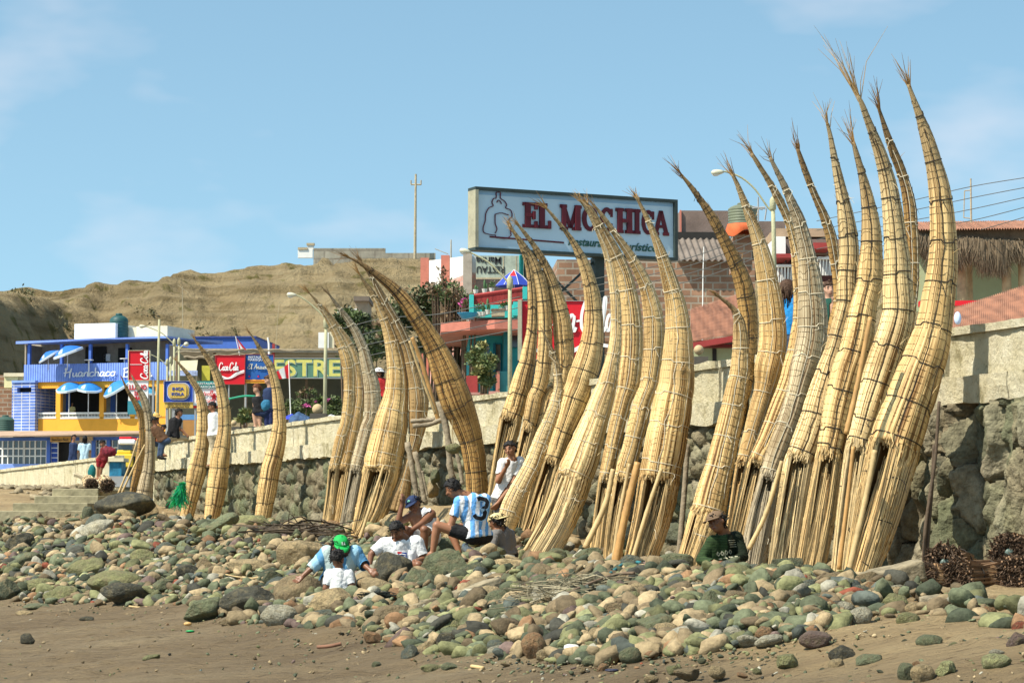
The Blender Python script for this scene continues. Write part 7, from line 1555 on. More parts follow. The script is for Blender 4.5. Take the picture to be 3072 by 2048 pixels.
# draped cloths / mats on the wall
def cloth(label, v, x0, y0, x1, y1, Y, m, name='cloth_bundle'):
    f = Fac(v, (x0+x1)/2, Y, 0, z0=W(*V(v, 0, y1), Y).z, label=label, name=name, cat='cloth'); a = f.p(x0, y1, 0); b = f.p(x1, y0, 0); X, T_ = np.meshgrid(np.linspace(0, 1, 22), np.linspace(0, 1, 12), indexing='ij'); Z = np.sin(T_*math.pi)**.6*(.55+.45*np.sin(X*math.pi)**.5)*(b[2]-a[2])*(1+fbm(X*5, T_*5, 3, 3)*.7); vs = np.stack([a[0]+(b[0]-a[0])*X, (T_-.5)*.5, a[2]+Z], -1).reshape(-1, 3); mesh_obj('cloth', vs, grid_faces(22, 12), m, f.root, smooth=True)
cloth('blue striped cloth bundle lying on the wall right of the third lone boat', 'V6', 335, 775, 460, 838, 60.5, mat('cloth_navy', (.04, .08, .16), .8, .6, 8, .3)); cloth('bright blue tarpaulin roll on the street behind the wall', 'V6', 315, 783, 395, 812, 62, mat('cloth_blue', (.03, .05, .55), .6, .2, 3, .3)); cloth('white helmet-like bag on the wall next to the stone ball', 'V6', 553, 785, 625, 812, 59, mat('cloth_bw', (.6, .6, .6), .8, .7, 6, .3))
# green pipe rail behind the tourists
mb = MB(); Q = [W(*V('Z5', *p), 68) for p in [(720, 858), (880, 828), (1010, 832), (1060, 840)]]; mb.tube([p-Q[0] for p in smooth_path(Q, 20)], .028, 8); o = mb.build('pipe_rail', mat('pipe_green', (.02, .30, .17), .5), None, smooth=True); o.location = Q[0]; tag(o, 'bright green bent pipe rail behind the seated tourists', 'rail')
# ---------------- left end: bin, mototaxi, reed rolls ----------------
f = Fac('L5', 770, 70, 0, z0=W(*V('L5', 770, 480), 70).z, label='blue painted concrete bin with a grey lip at the wall gap', name='litter_bin', cat='bin'); f.part('bin_body', mat('bin_blue', (.02, .16, .27), .7, .6, 5, .1), [(735, 298, 815, 398, 0, .8)]); f.part('lip', cream, [(710, 276, 830, 300, -.08, .9)]); f.part('side_post', cream, [(705, 300, 735, 400, .1, .7)]); f.part('foot', greym, [(700, 398, 870, 470, -.2, 1.2)])
def moto():
    f = Fac('L5', 840, 84, 0, label='yellow three-wheeled mototaxi with a red hood parked at the wall gap', name='mototaxi', cat='mototaxi'); P_ = f.part; ym = mat('moto_yellow', (.70, .50, .03), .35, .06, 3, 0, spec=.6)
    P_('body', ym, [(772, 248, 890, 340, 0, 1.6)], bevel=.05); P_('seat_panel', ym, [(785, 222, 880, 250, .2, 1.4)], bevel=.04); P_('windscreen', GLASS, [(795, 185, 890, 222, .3, 1.3)]); P_('roof_band', whites, [(795, 150, 908, 185, .1, 1.5)], bevel=.05); P_('hood', redsign, [(800, 133, 885, 152, .15, 1.45), (885, 146, 935, 160, .2, 1.4)], bevel=.05)
    for x in (795, 880): mb = MB(); c = f.p(x, 345, .3); mb.tube([(c[0], .2, .3), (c[0], .4, .3)], .3, 16); mb.build('wheel', blk, f.root)
moto()
# ---------------- reed rolls ----------------
def reed_roll(label, P, r, l, az, pitch, seed, stick=(.27, .17, .10), endc=(.10, .065, .042), group='rolled reed bundles'):
    root = empty('reed_roll', P, 0, label, 'reed bundle', group); g = np.random.default_rng(seed); ax = Vector((math.cos(az)*math.cos(pitch), math.sin(az)*math.cos(pitch), math.sin(pitch))); u = ax.orthogonal().normalized(); w_ = ax.cross(u); mb = MB(); n_ = 260
    for i in range(n_):
        a = g.uniform(0, 6.28); rr = r*math.sqrt(g.uniform(.1, 1)); p = (u*math.cos(a)+w_*math.sin(a))*rr; e0 = g.uniform(-.06, .04); waist = 1-.25*math.sin(math.pi*.5)
        mb.tube([p*1.08+ax*e0, p*.92+ax*l*.3, p*.88+ax*l*.6+Vector(g.normal(size=3)*.01), p*.8+ax*(l+g.normal()*.05)], .012, 4, True, tuple(np.array(stick)*g.uniform(.45, 1.7)))
    mb.build('stems', STICK, root, col=True); mb = MB()
    for i in range(420):
        a = g.uniform(0, 6.28); rr = r*(.42+.66*g.random() if i % 3 else 1.02*g.random()**.5); p = (u*math.cos(a)+w_*math.sin(a))*rr; dr = -ax+Vector(g.normal(size=3)*.45); mb.tube([p, p+dr*.03, p+dr*.07], [.010, .009, .003], 4, True, tuple(np.array(endc)*g.uniform(.4, 1.9)))
    mb.build('root_ends', STICK, root, col=True)
    for t_ in (.25, .6):
        mb = MB(); c = ax*l*t_; mb.tube([c+(u*math.cos(q*.35)+w_*math.sin(q*.35))*r*.93 for q in range(19)], .008, 4, False); mb.build('binding', TIE['dark'], root)
    return root
for x, y, r_, lab, Y, az, pt, ctr in [(185, 535, .17, 'dark-ended reed roll lying on top of the left pile, pale green scrap in its core', 23.3, 1.2, -.05, True), (222, 580, .165, 'reed roll in front at the bottom of the left pile, spread dark roots', 22.6, .9, .0, False), (378, 505, .18, 'big upright-stacked reed roll at the right edge with a glassy green core', 23.2, 1.0, .0, True), (398, 570, .165, 'lowest reed roll at the right edge', 22.5, .9, .02, False)]:
    P_ = W(*V('R9', x, y), Y); rt = reed_roll(lab, P_, r_, 1.0, az, pt, int(x))
    if ctr: v_, ff = ICO[2]; o = mesh_obj('plastic_scrap', v_*np.array((.045, .02, .04))*(1+.5*fbm(v_[:, 0]*2, v_[:, 1]*2+v_[:, 2]*2, 3, 3)[:, None]), ff, mat('scrap_green', (.10, .14, .12), .4, .3, 5, .2), None); o.location = P_-Vector((.02, .07, 0)); tag(o, 'pale green crumpled plastic in the '+('left' if x < 300 else 'right')+' roll\'s hollow end', 'plastic scrap')
P_ = W(*V('R9', 145, 580), 22.7); reed_roll('thin-stemmed reed roll pointing left under the left pile', P_, .12, .8, .35, 0, 44, stick=(.34, .22, .12))
P_ = W(*V('L5', 612, 445), 60); 
for x, lab in ((612, 'left of the two ring-ended rolls by the bin'), (722, 'right of the two ring-ended rolls by the bin')): P_ = W(*V('L5', x, 455), 60); reed_roll(lab, P_+Vector((0, 0, -.02)), .17, .6, 1.9, .25, x, stick=(.45, .34, .2))
mb = MB(); Q = [W(*V('L5', *p), 60.5) for p in [(500, 388), (540, 402), (580, 440)]]; mb.tube([p-Q[0] for p in smooth_path(Q, 8)], .05, 6); o = mb.build('driftwood_branch', woodl, None); o.location = Q[0]; tag(o, 'short pale branch left of the ring-ended rolls', 'branch')
# ---------------- concrete slabs, brick, nets, litter ----------------
CONC = mat('concrete', (.24, .20, .13), .95, .5, 5, 1.0, 14)
def slab(label, v, pts, Yc, th, dp, name='concrete_slab', m=None, cat='slab', tilt=None):   # outline of the face toward the camera, extruded back
    Q = [W(*V(v, *p), Yc) for p in pts]; B = Q[0].copy(); mb = MB(); mb.poly([q_-B for q_ in Q], dp, (0.0, 1, 0)); o = mb.build(name, m or CONC, None, bevel=.015); o.location = B; tag(o, label, cat); return o
g0 = ground_px(*V('R', 870, 1150))
def rough_slab(label, v, c, w_, h_, dp, rz, tl, seed, name='concrete_slab', m=None, cat='slab', Y=None, rx=0):
    p = V(v, *c); Yc = Y or ground_px(p[0], p[1]+h_*VW[v][2]*.5).y; P_ = W(*p, Yc); k = VW[v][2]*Yc/F; hx, hz = w_*k/2, h_*k/2; n_ = 26; vs = []; fs = []
    bmv, ff = ICO[4]; v_ = bmv.copy(); mxx = np.abs(v_).max(1)[:, None]; v_ = v_/mxx; v_ = v_*np.array((hx, dp/2, hz)); dv = fbm(v_[:, 0]*9+seed, v_[:, 1]*9+v_[:, 2]*7, 4, seed)*.07; v_ = v_+bmv*dv[:, None]
    o = mesh_obj(name, v_, ff, m or CONC, None); o.location = P_+Vector((0, dp*.3, 0)); o.rotation_euler = (rx, R(tl), rz); return tag(o, label, cat)
rough_slab('broken tilted concrete block under the rightmost reed boat', 'R', (872, 1092), 262, 92, .42, .15, -14, 3, Y=22.2); rough_slab('thin broken concrete slab on the sand right of the tilted block', 'R', (1110, 1205), 185, 46, .4, .05, -2, 4); rough_slab('long broken concrete slab lying in the bank, sloping up to the right', 'S3', (740, 425), 640, 95, .3, .1, -17, 5)
rough_slab('broken red brick beside the seated boy\'s rock', 'S3', (1070, 130), 150, 52, .16, .1, -4, 6, 'red_brick', mat('brick_red', (.34, .085, .04), .9, .3, 4, .6), 'brick'); rough_slab('small red brick piece in the lower right of the bank', 'S3', (2235, 640), 62, 34, .08, .1, 5, 7, 'red_brick', mat('brick_red', (.34, .085, .04)), 'brick')
def tangle(label, name, v, path, rad, n_, colr, cat, th=.004, seed=1, Yoff=0):
    g = np.random.default_rng(seed); P0 = ground_px(*V(v, *path[0])); mb = MB(); pts = []
    for p in path: q_ = ground_px(*V(v, *p)); pts.append(q_+Vector((0, 0, .10)))
    for i in range(n_):
        j = g.integers(0, len(pts)); c = pts[j]; ps = [c-P0+Vector(g.normal(size=3)*rad*np.array((1.5, .8, .35))) for _ in range(5)]; mb.tube(smooth_path(ps, 16), th*g.uniform(.6, 1.5), 3, False, tuple(np.array(colr)*g.uniform(.5, 1.6)))
    o = mb.build(name, STICK, None, col=True); o.location = P0; return tag(o, label, cat)
tangle('tangled grey-brown fishing net on the stones, right of centre', 'fishing_net', 'S3', [(1400, 470), (1500, 450), (1600, 430), (1700, 410), (1450, 500)], .17, 110, (.22, .19, .12), 'net'); tangle('black tangled rope clump between the tan boulder and the flat brown rock', 'rope_clump', 'S3', [(230, 455), (260, 465)], .055, 40, (.02, .025, .02), 'rope', .006)
tangle('heap of dark dry branches behind the man in the green cap', 'brushwood', 'S2', [(1980, 255), (2080, 250), (2180, 245), (2040, 270)], .28, 46, (.08, .06, .04), 'branches', .012, 3)
tangle('wispy dark net scrap low in the bank', 'net_scrap', 'S3', [(1110, 535), (1180, 515), (1240, 505)], .06, 36, (.08, .08, .06), 'net', .004, 5)
def rope(label, v, path, r_, m, name='rope', lift=.09, cat='rope'):
    Q = [ground_px(*V(v, *p))+Vector((0, 0, lift)) for p in path]; mb = MB(); mb.tube([p-Q[0] for p in smooth_path(Q, 24)], r_, 7); o = mb.build(name, m, None, smooth=True); o.location = Q[0]; tag(o, label, cat)
rope('blue-green rope slanting up over the stones', 'S3', [(1700, 370), (1760, 325), (1830, 270), (1900, 240), (1960, 250)], .018, mat('rope_blue', (.03, .16, .18), .8, .4, 20, .5)); rope('dark stick lying across the tangled net', 'S3', [(1460, 525), (1640, 440), (1800, 385), (1920, 370)], .016, woodd, 'stick', .16, 'stick'); rope('curved pale cane lying on the stones at left centre', 'S2', [(1550, 565), (1640, 580), (1730, 592), (1790, 585)], .010, BAMP, 'stick', .10, 'stick'); rope('short pale cane on the sand at left', 'S2', [(890, 745), (950, 750), (1012, 748)], .012, BAMP, 'stick', .02, 'stick'); rope('reddish driftwood stick at the right of the open sand', 'S2', [(2190, 1028), (2270, 1020), (2352, 1008)], .018, mat('red_stick', (.2, .1, .06)), 'stick', .02, 'stick'); rope('pale wood chip on the sand in the lower middle', 'S3', [(855, 885), (930, 892)], .016, BAMP, 'stick', .015, 'stick')
def litter(label, v, c, w_, h_, colr, name, cat, seed=1):
    q_ = ground_px(*V(v, *c)); k = VW[v][2]*q_.y/F; v_, ff = ICO[2]; vv = v_*np.array((w_*k/2, w_*k/2.5, h_*k/2))*(1+.5*fbm(v_[:, 0]*2+seed, v_[:, 1]*2+v_[:, 2]*3, 3, seed)[:, None]); o = mesh_obj(name, vv, ff, mat('lit_'+name+str(seed), colr, .5, .3, 9, .4), None); o.location = q_+Vector((0, 0, h_*k/2+.01)); tag(o, label, cat)
litter('crumpled green and orange wrapper on the open sand', 'S2', (1310, 915), 60, 14, (.02, .35, .10), 'wrapper', 'litter', 1); litter('orange crumpled leaf-like wrapper just behind the green one', 'S2', (1292, 878), 60, 30, (.55, .33, .12), 'wrapper', 'litter', 2); litter('red and white can lying at the sand edge, right', 'R', (72, 1408), 62, 24, (.55, .12, .10), 'drink_can', 'can', 3); litter('white scrap of plastic at the foot of the grey-cream boulder', 'S2', (2125, 800), 40, 46, (.8, .8, .8), 'plastic_scrap', 'litter', 4); litter('small black bottle with a blue cap on the sand, bottom centre', 'S3', (1775, 922), 100, 22, (.03, .03, .05), 'bottle', 'bottle', 5); litter('crumpled white plastic bag in the low bank', 'S3', (1510, 795), 110, 60, (.75, .74, .70), 'plastic_bag', 'litter', 6)
# green net hanging from the first lone boat
def green_net():
    g = np.random.default_rng(4); Yb = plane_s(V('Z1', 1060, 1300)[0], 1.55); B = W(*V('Z1', 1075, 1270), Yb); mb = MB(); k = .5103*Yb/F
    for i in range(520):
        u = g.random()**.8; x0 = g.normal()*6; wd = 12+22*u; a = [(x0, 0), (-20*u+g.normal()*wd*.5, 70*u+g.normal()*8), (-30*u+g.normal()*wd, 150*u+g.normal()*10)]
        mb.tube([(p[0]*k, g.normal()*.06, -p[1]*k) for p in a], .006, 3, False, (.01*g.uniform(.5, 2), .38*g.uniform(.5, 1.4), .13*g.uniform(.6, 1.5)))
    o = mb.build('green_net', STICK, None, col=True); o.location = B; tag(o, 'bright green fishing net hanging from the first lone reed boat', 'net')
green_net()
# ---------------- people ----------------
SKIN = {'mid': mat('skin_mid', (.30, .135, .07), .5, .08, 6, .05, 40, spec=.4), 'dark': mat('skin_dark', (.20, .085, .042), .45, .08, 6, .05, 40, spec=.45), 'fair': mat('skin_fair', (.52, .30, .20), .55, .06, 6, .05)}
HAIR = {'black': mat('hair_black', (.012, .010, .009), .5, .3, 14, .7, 60), 'red': mat('hair_red', (.17, .055, .02), .6, .3, 14, .6, 60), 'brown': mat('hair_brown', (.07, .035, .018), .6, .3, 14, .6, 60)}
def capsule(a, ra, b, rb, k=12):
    a = Vector(a); b = Vector(b); ax = b-a; l = ax.length; ax = ax.normalized() if l > 1e-6 else Vector((0, 0, 1)); u = ax.orthogonal().normalized(); w_ = ax.cross(u); vs = []; fs = []; rows = []
    for q in range(5): an = math.pi/2*(1-q/4) if q < 4 else 0; rows.append((a-ax*ra*math.sin(an), ra*math.cos(an)+1e-4))
    for q in range(5): an = math.pi/2*q/4; rows.append((b+ax*rb*math.sin(an), rb*math.cos(an)+1e-4))
    for c, r_ in rows:
        for j in range(k): t = 2*math.pi*j/k; vs.append(c+(u*math.cos(t)+w_*math.sin(t))*r_)
    for i in range(len(rows)-1):
        for j in range(k): fs.append((i*k+j, i*k+(j+1) % k, (i+1)*k+(j+1) % k, (i+1)*k+j))
    fs.append(tuple(reversed(range(k)))); e = (len(rows)-1)*k; fs.append(tuple(e+j for j in range(k))); return vs, fs
def segd(P, a, b, ra, rb):
    a = np.array(a[:]); b = np.array(b[:]); ab = b-a; L2 = max(ab@ab, 1e-9); t = np.clip((P-a)@ab/L2, 0, 1); return np.linalg.norm(P-(a+t[:, None]*ab), axis=1)-(ra+(rb-ra)*t), t
def basis(fw, up):
    fw = Vector(fw).normalized(); up = Vector(up); up = (up-fw*up.dot(fw)).normalized(); return fw, up, fw.cross(up)       # forward, up, right
def person(label, v, Y, J, face, skin='mid', hair='black', hairlen='short', shirt=None, sleeve=.55, lower=None, legcover=.5, cap=None, vest=False, paint=None, sc=1.0, vox=.011, hd=1.0, up=None, shoes=None, group=None, pants=None, hands=True, seedn=1, bag=.014):
    k = VW[v][2]*Y/F
    J = {n_: W(*V(v, q[0], q[1]), Y+(q[2] if len(q) > 2 else 0)) for n_, q in J.items()}
    o = J['hip']; J = {n_: p-o for n_, p in J.items()}; root = empty('person', o, 0, label, 'person', group)
    head = J['head']; neck = J['neck']; fw, upv, rt = basis(face, up or (head-neck)); s = sc
    sl, sr = J['sl'], J['sr']; hip = J['hip']; side = (sr-sl).normalized(); hl = J.get('hl', hip-side*.085*s); hr = J.get('hr', hip+side*.085*s); mid = (sl+sr)/2; waist = hip.lerp(mid, .42)
    caps = [('torso', sl*.93+mid*.07, .068*s, waist-side*.055*s, .088*s), ('torso', sr*.93+mid*.07, .068*s, waist+side*.055*s, .088*s), ('torso', mid, .095*s, waist, .10*s), ('torso', sl, .06*s, sr, .06*s), ('torso', waist-side*.05*s, .088*s, hl, .095*s), ('torso', waist+side*.05*s, .088*s, hr, .095*s), ('hip', hl, .10*s, hr, .10*s),
            ('neck', mid, .062*s, neck, .056*s), ('neck', neck, .055*s, head-upv*.03*s, .052*s)]
    H = .112*s*hd
    for a in 'lr':
        S_, E_, Hn = J['s'+a], J.get('e'+a), J.get('h'+a+'n')
        if E_ is not None:
            caps.append(('upper'+a, S_, .056*s, E_, .041*s))
            if Hn is not None:
                caps.append(('fore'+a, E_, .041*s, Hn, .027*s)); dr = (Hn-E_).normalized(); n1 = dr.orthogonal().normalized(); n2 = dr.cross(n1); pm = Hn+dr*.055*s
                caps.append(('hand'+a, Hn-n1*.012*s+dr*.01, .020*s, pm-n1*.02*s, .020*s)); caps.append(('hand'+a, Hn+n1*.012*s+dr*.01, .020*s, pm+n1*.02*s, .018*s))
                if hands:
                    for q, (of, ln) in enumerate([(-.032, .062), (-.011, .072), (.011, .066), (.031, .052)]):
                        b0 = pm+n1*of*s+dr*.012; b1 = b0+dr*ln*.55*s+n2*.012*s; b2 = b1+(dr*.6+n2*.8).normalized()*ln*.5*s
                        caps.append(('hand'+a, b0, .0095*s, b1, .009*s)); caps.append(('hand'+a, b1, .009*s, b2, .0075*s))
                    b0 = Hn+dr*.03*s-n1*.025*s; caps.append(('hand'+a, b0, .012*s, b0+(dr*.7-n1*.75+n2*.25).normalized()*.045*s, .0095*s))
        K, A_ = J.get('k'+a), J.get('a'+a); h0 = hl if a == 'l' else hr
        if K is not None:
            caps.append(('thigh'+a, h0, .088*s, K, .057*s))
            if A_ is not None:
                m_ = K.lerp(A_, .3); caps.append(('shin'+a, K, .053*s, m_, .054*s)); caps.append(('shin'+a, m_, .054*s, A_, .035*s)); ft = J.get('f'+a, A_+Vector((face[0], face[1], 0)).normalized()*.17*s); caps.append(('foot'+a, A_-Vector((0, 0, .02)), .038*s, ft-Vector((0, 0, .03)), .028*s))
    mb = MB()
    for c in caps: mb.add(*capsule(c[1], c[2], c[3], c[4]))
    hv, hf = ICO[3]
    def hp(x, y, z): return head+rt*x*H+fw*y*H+upv*z*H          # x right, y forward, z up, in head radii
    def blob(c, r3): 
        mb.add([hp(c[0]+p[0]*r3[0], c[1]+p[1]*r3[1], c[2]+p[2]*r3[2]) for p in hv.tolist()], [tuple(f_) for f_ in hf.tolist()])
    blob((0, -.12, .22), (.70, .80, .78)); blob((0, .12, -.28), (.55, .55, .66)); blob((0, .42, -.62), (.30, .26, .24)); blob((0, .62, .22), (.42, .12, .10)); blob((0, .70, -.46), (.20, .12, .09))
    mb.add(*capsule(hp(0, .68, .08), .10*H, hp(0, .88, -.18), .13*H)); 
    for sg in (-1, 1): blob((sg*.72, -.05, -.05), (.09, .16, .22)); blob((sg*.36, .50, -.14), (.20, .18, .2))
    me = bpy.data.meshes.new('body'); me.from_pydata([tuple(q) for q in mb.v], [], mb.f); ob = bpy.data.objects.new('body', me); C.objects.link(ob)
    md = ob.modifiers.new('r', 'REMESH'); md.mode = 'VOXEL'; md.voxel_size = vox*s; ms = ob.modifiers.new('s', 'SMOOTH'); ms.iterations = 3; ms.factor = .6
    dg = bpy.context.evaluated_depsgraph_get(); m2 = bpy.data.meshes.new_from_object(ob.evaluated_get(dg)); ob.modifiers.clear(); ob.data = m2; bpy.data.meshes.remove(me); m2.name = 'body'; m2.materials.clear(); m2.materials.append(SKIN[skin])
    m2.polygons.foreach_set('use_smooth', np.ones(len(m2.polygons), bool)); ob.parent = root
    n_ = len(m2.vertices); P = np.empty(n_*3); m2.vertices.foreach_get('co', P); P = P.reshape(-1, 3); Nn = np.empty(n_*3); m2.vertices.foreach_get('normal', Nn); Nn = Nn.reshape(-1, 3)
    best = np.full(n_, 9.); tg = np.zeros(n_, int); tt = np.zeros(n_); ci = {}
    for i, c in enumerate(caps):
        d_, t_ = segd(P, c[1], c[3], c[2], c[4]); b_ = d_ < best; best[b_] = d_[b_]; tg[b_] = i; tt[b_] = t_[b_]
    inhead = (np.linalg.norm(P-np.array(head[:]), axis=1) < H*1.12) & (((P-np.array(neck[:]))@np.array(upv[:])) > .0)
    names = np.array([c[0] for c in caps])[tg]; names = np.where(inhead, 'head', names)
    fa = np.array([p.vertices[:] for p in m2.polygons]) if all(len(p.vertices) == 4 for p in m2.polygons) else None
    fl = [tuple(p.vertices) for p in m2.polygons]
    def garment(nm, mask, off, m_, col=None, wr=.008):
        keep = [f_ for f_ in fl if all(mask[i] for i in f_)]
        if not keep: return
        idx = sorted(set(i for f_ in keep for i in f_)); mp_ = {a: b for b, a in enumerate(idx)}; ii = np.array(idx); Pq = P[ii]; w_ = fbm(Pq[:, 0]*16+seedn, Pq[:, 1]*16+Pq[:, 2]*9, 3, seedn+5)*wr*2+fbm(Pq[:, 0]*45, Pq[:, 2]*45+Pq[:, 1]*30, 2, 3)*wr*.6
        g = mesh_obj(nm, Pq+Nn[ii]*(off+w_[:, None]), [tuple(mp_[i] for i in f_) for f_ in keep], m_, root, col=None if col is None else col(Pq), smooth=True); md = g.modifiers.new('s', 'SOLIDIFY'); md.thickness = .006; md.offset = -1; return g
    isU = np.char.startswith(names, 'upper'); tor = (names == 'torso') | ((names == 'neck') & (((P-np.array(neck[:]))@np.array((neck-mid).normalized()[:])) < -.012))
    axis_up = np.array((mid-hip).normalized()[:]); hgt = (P-np.array(hip[:]))@axis_up; isH = names == 'hip'; g_sh = None
    if shirt is not None:
        sm = tor | (isU & (tt < sleeve)) | (isH & (hgt > -.01))
        if sleeve > 1: sm = sm | (np.char.startswith(names, 'fore') & (tt < sleeve-1))
        if vest:
            dl = np.minimum(np.linalg.norm(P-np.array(sl[:]), axis=1), np.linalg.norm(P-np.array(sr[:]), axis=1)); sm = (tor & (dl > .066*s)) & ((((P-np.array(neck[:]))@np.array((neck-mid).normalized()[:])) < -.03)) | (isH & (hgt > -.01))
        g_sh = garment('vest' if vest else 'shirt', sm, bag*s, paint[0] if paint else shirt, paint[1] if paint else None, .010)
    if lower is not None:
        thm = np.char.startswith(names, 'thigh') & (tt < (legcover if legcover <= 1 else 1.1)); shm = np.char.startswith(names, 'shin') if legcover > 1 else np.zeros(n_, bool)
        garment('trousers' if legcover > 1 else 'shorts', isH | ((names == 'torso') & (hgt < .05*s)) | thm | shm, .011*s, lower)
    if shoes is not None: garment('shoe', np.char.startswith(names, 'foot'), .008, shoes)
    # hair: a thin shell cut back from the face, plus locks
    if hair:
        sv2, sf2 = ICO[4]; g = np.random.default_rng(seedn); x, y, z = sv2[:, 0], sv2[:, 1], sv2[:, 2]; vis = (z > .05+.45*np.maximum(y, 0)) | ((y < .15) & (z > (-.25 if hairlen == 'short' else -.9))) | ((y < -.2) & (z > -.75)); vis &= ~((y > .35) & (z < .33))
        if cap: vis &= z < .62
        kp = [tuple(f_) for f_ in sf2.tolist() if all(vis[i] for i in f_)]; ids = sorted(set(i for f_ in kp for i in f_)); mp_ = {a: b for b, a in enumerate(ids)}; q = sv2[ids]; nz = 1+fbm(q[:, 0]*6+seedn, q[:, 1]*6+q[:, 2]*5, 3, 8)*.22
        q = q*nz[:, None]*np.array((.80, .92, .92)); q[:, 1] -= .10; q[:, 2] += .20
        if hairlen == 'long': q[:, 2] -= np.clip(-q[:, 2]+.2, 0, 2)*.9
        vs = [hp(*p) for p in q]; hb = MB(); hb.add(vs, [tuple(mp_[i] for i in f_) for f_ in kp])
        for i in range(70 if hairlen == 'short' else 130):
            j = g.integers(0, len(vs)); dr = (vs[j]-head).normalized(); dn = Vector((0, 0, -1)) if hairlen == 'long' else (Vector(g.normal(size=3))*.6-upv*.4); L_ = (.035 if hairlen == 'short' else .12)*s; hb.tube([vs[j]-dr*.008, vs[j]+dr*.006+dn*L_*.4, vs[j]+dr*.004+dn*L_], [.007, .006, .001], 4)
        ho = hb.build('hair', HAIR[hair], root, smooth=True); md = ho.modifiers.new('s', 'SOLIDIFY'); md.thickness = .012; md.offset = -1
    if not (face[1] > .5 and abs(face[0]) < .5):
        eb = MB()
        for sg in (-1, 1): eb.tube([hp(sg*.12, .66, .30), hp(sg*.28, .68, .345), hp(sg*.46, .56, .29)], [.004*s, .006*s, .003*s], 5); eb.tube([hp(sg*.19, .665, .10), hp(sg*.28, .68, .105), hp(sg*.38, .62, .10)], [.003*s, .005*s, .003*s], 5)
        eb.build('eyes_and_brows', HAIR['black'], root)
        lb = MB(); lb.tube([hp(-.19, .70, -.44), hp(0, .82, -.45), hp(.19, .70, -.44)], [.003, .007*s, .003], 6); lb.build('mouth', mat('lips', (.20, .06, .045), .5), root)
    if cap:
        cm, style = cap[0], cap[1]; cb = MB(); rows = []
        for q in range(9):
            an = math.pi/2*q/8; rr = math.cos(an); rows += [[hp(.80*rr*math.cos(2*math.pi*j/24), -.10+.93*rr*math.sin(2*math.pi*j/24), .40+.68*math.sin(an)) for j in range(24)]]
        vs = [p for r_ in rows for p in r_]; cb.add(vs, [(q*24+j, q*24+(j+1) % 24, (q+1)*24+(j+1) % 24, (q+1)*24+j) for q in range(8) for j in range(24)]); co = cb.build('cap', cm, root, smooth=True); md = co.modifiers.new('s', 'SOLIDIFY'); md.thickness = .008
        bb = MB(); sgn = -1 if style == 'back' else 1; ins = []; outs = []
        if style == 'brim': arc = [2*math.pi*j/24 for j in range(25)]; lz = .55
        else: arc = [math.pi*(.12+.76*j/12) for j in range(13)]; lz = .85
        for a in arc: ins.append(hp(.80*math.cos(a), -.10+sgn*.93*math.sin(a), .40)); outs.append(hp((.80+(.45 if style == 'brim' else .0))*math.cos(a), -.10+sgn*(.93+(lz if style != 'brim' else .45))*math.sin(a), .28-.05*abs(math.cos(a))))
        m_ = len(arc); bb.add(ins+outs, [(i, i+1, m_+i+1, m_+i) for i in range(m_-1)]); bo = bb.build('brim', cm, co, smooth=True); md = bo.modifiers.new('s', 'SOLIDIFY'); md.thickness = .008
        bt = MB(); bt.add(*capsule(hp(0, -.1, 1.08), .008, hp(0, -.1, 1.10), .008)); bt.build('button', cm, co)
    return dict(root=root, body=ob, shirt=g_sh, J=J, P=P, hp=hp, mid=mid, hip=hip, side=side, up=Vector(axis_up), H=H)
def fab(name, c, r_=.85): return mat('fabric_'+name, c, r_, .12, 5, .5, 26)
WT = fab('white', (.74, .74, .73)); BK = fab('black', (.012, .012, .014)); NV = fab('navy', (.02, .035, .09)); DKG = fab('darkgreen', (.015, .03, .022)); BEI = fab('beige', (.45, .38, .26)); DEN = fab('denim', (.05, .08, .14)); GRY = fab('grey', (.13, .125, .115))
CLOTH = colattr('cloth_pattern', .85, .45, 26, .08)
def decal(pr, kind_pts, name, m, origin, ex, ez, nrm, off=.022):        # project flat 2-D strokes onto the shirt
    sh = pr['shirt']; bv = BVHTree.FromPolygons([v_.co.copy() for v_ in sh.data.vertices], [tuple(p.vertices) for p in sh.data.polygons]); mb = MB()
    for pl, w_ in kind_pts:
        pts = []
        pl2 = []
        for a, b in zip(pl[:-1], pl[1:]):
            for q in range(5): pl2.append((a[0]+(b[0]-a[0])*q/5, a[1]+(b[1]-a[1])*q/5))
        pl2.append(pl[-1])
        for i, (a, b) in enumerate(pl2):
            i0, i1 = pl2[max(i-1, 0)], pl2[min(i+1, len(pl2)-1)]; tx, tz = i1[0]-i0[0], i1[1]-i0[1]; l = math.hypot(tx, tz) or 1; nx, nz_ = -tz/l*w_/2, tx/l*w_/2; row = []
            for sg in (-1, 1):
                q = origin+ex*(a+nx*sg)+ez*(b+nz_*sg); hit = bv.ray_cast(q+nrm*.5, -nrm)
                row.append((hit[0]+nrm*.006) if hit[0] is not None else None)
            pts.append(row)
        for i in range(len(pts)-1):
            q = [pts[i][0], pts[i][1], pts[i+1][1], pts[i+1][0]]
            if all(p is not None for p in q): mb.add(q, [(0, 1, 2, 3)])
    if mb.v: o = mb.build(name, m, pr['shirt']); md = o.modifiers.new('s', 'SOLIDIFY'); md.thickness = .002
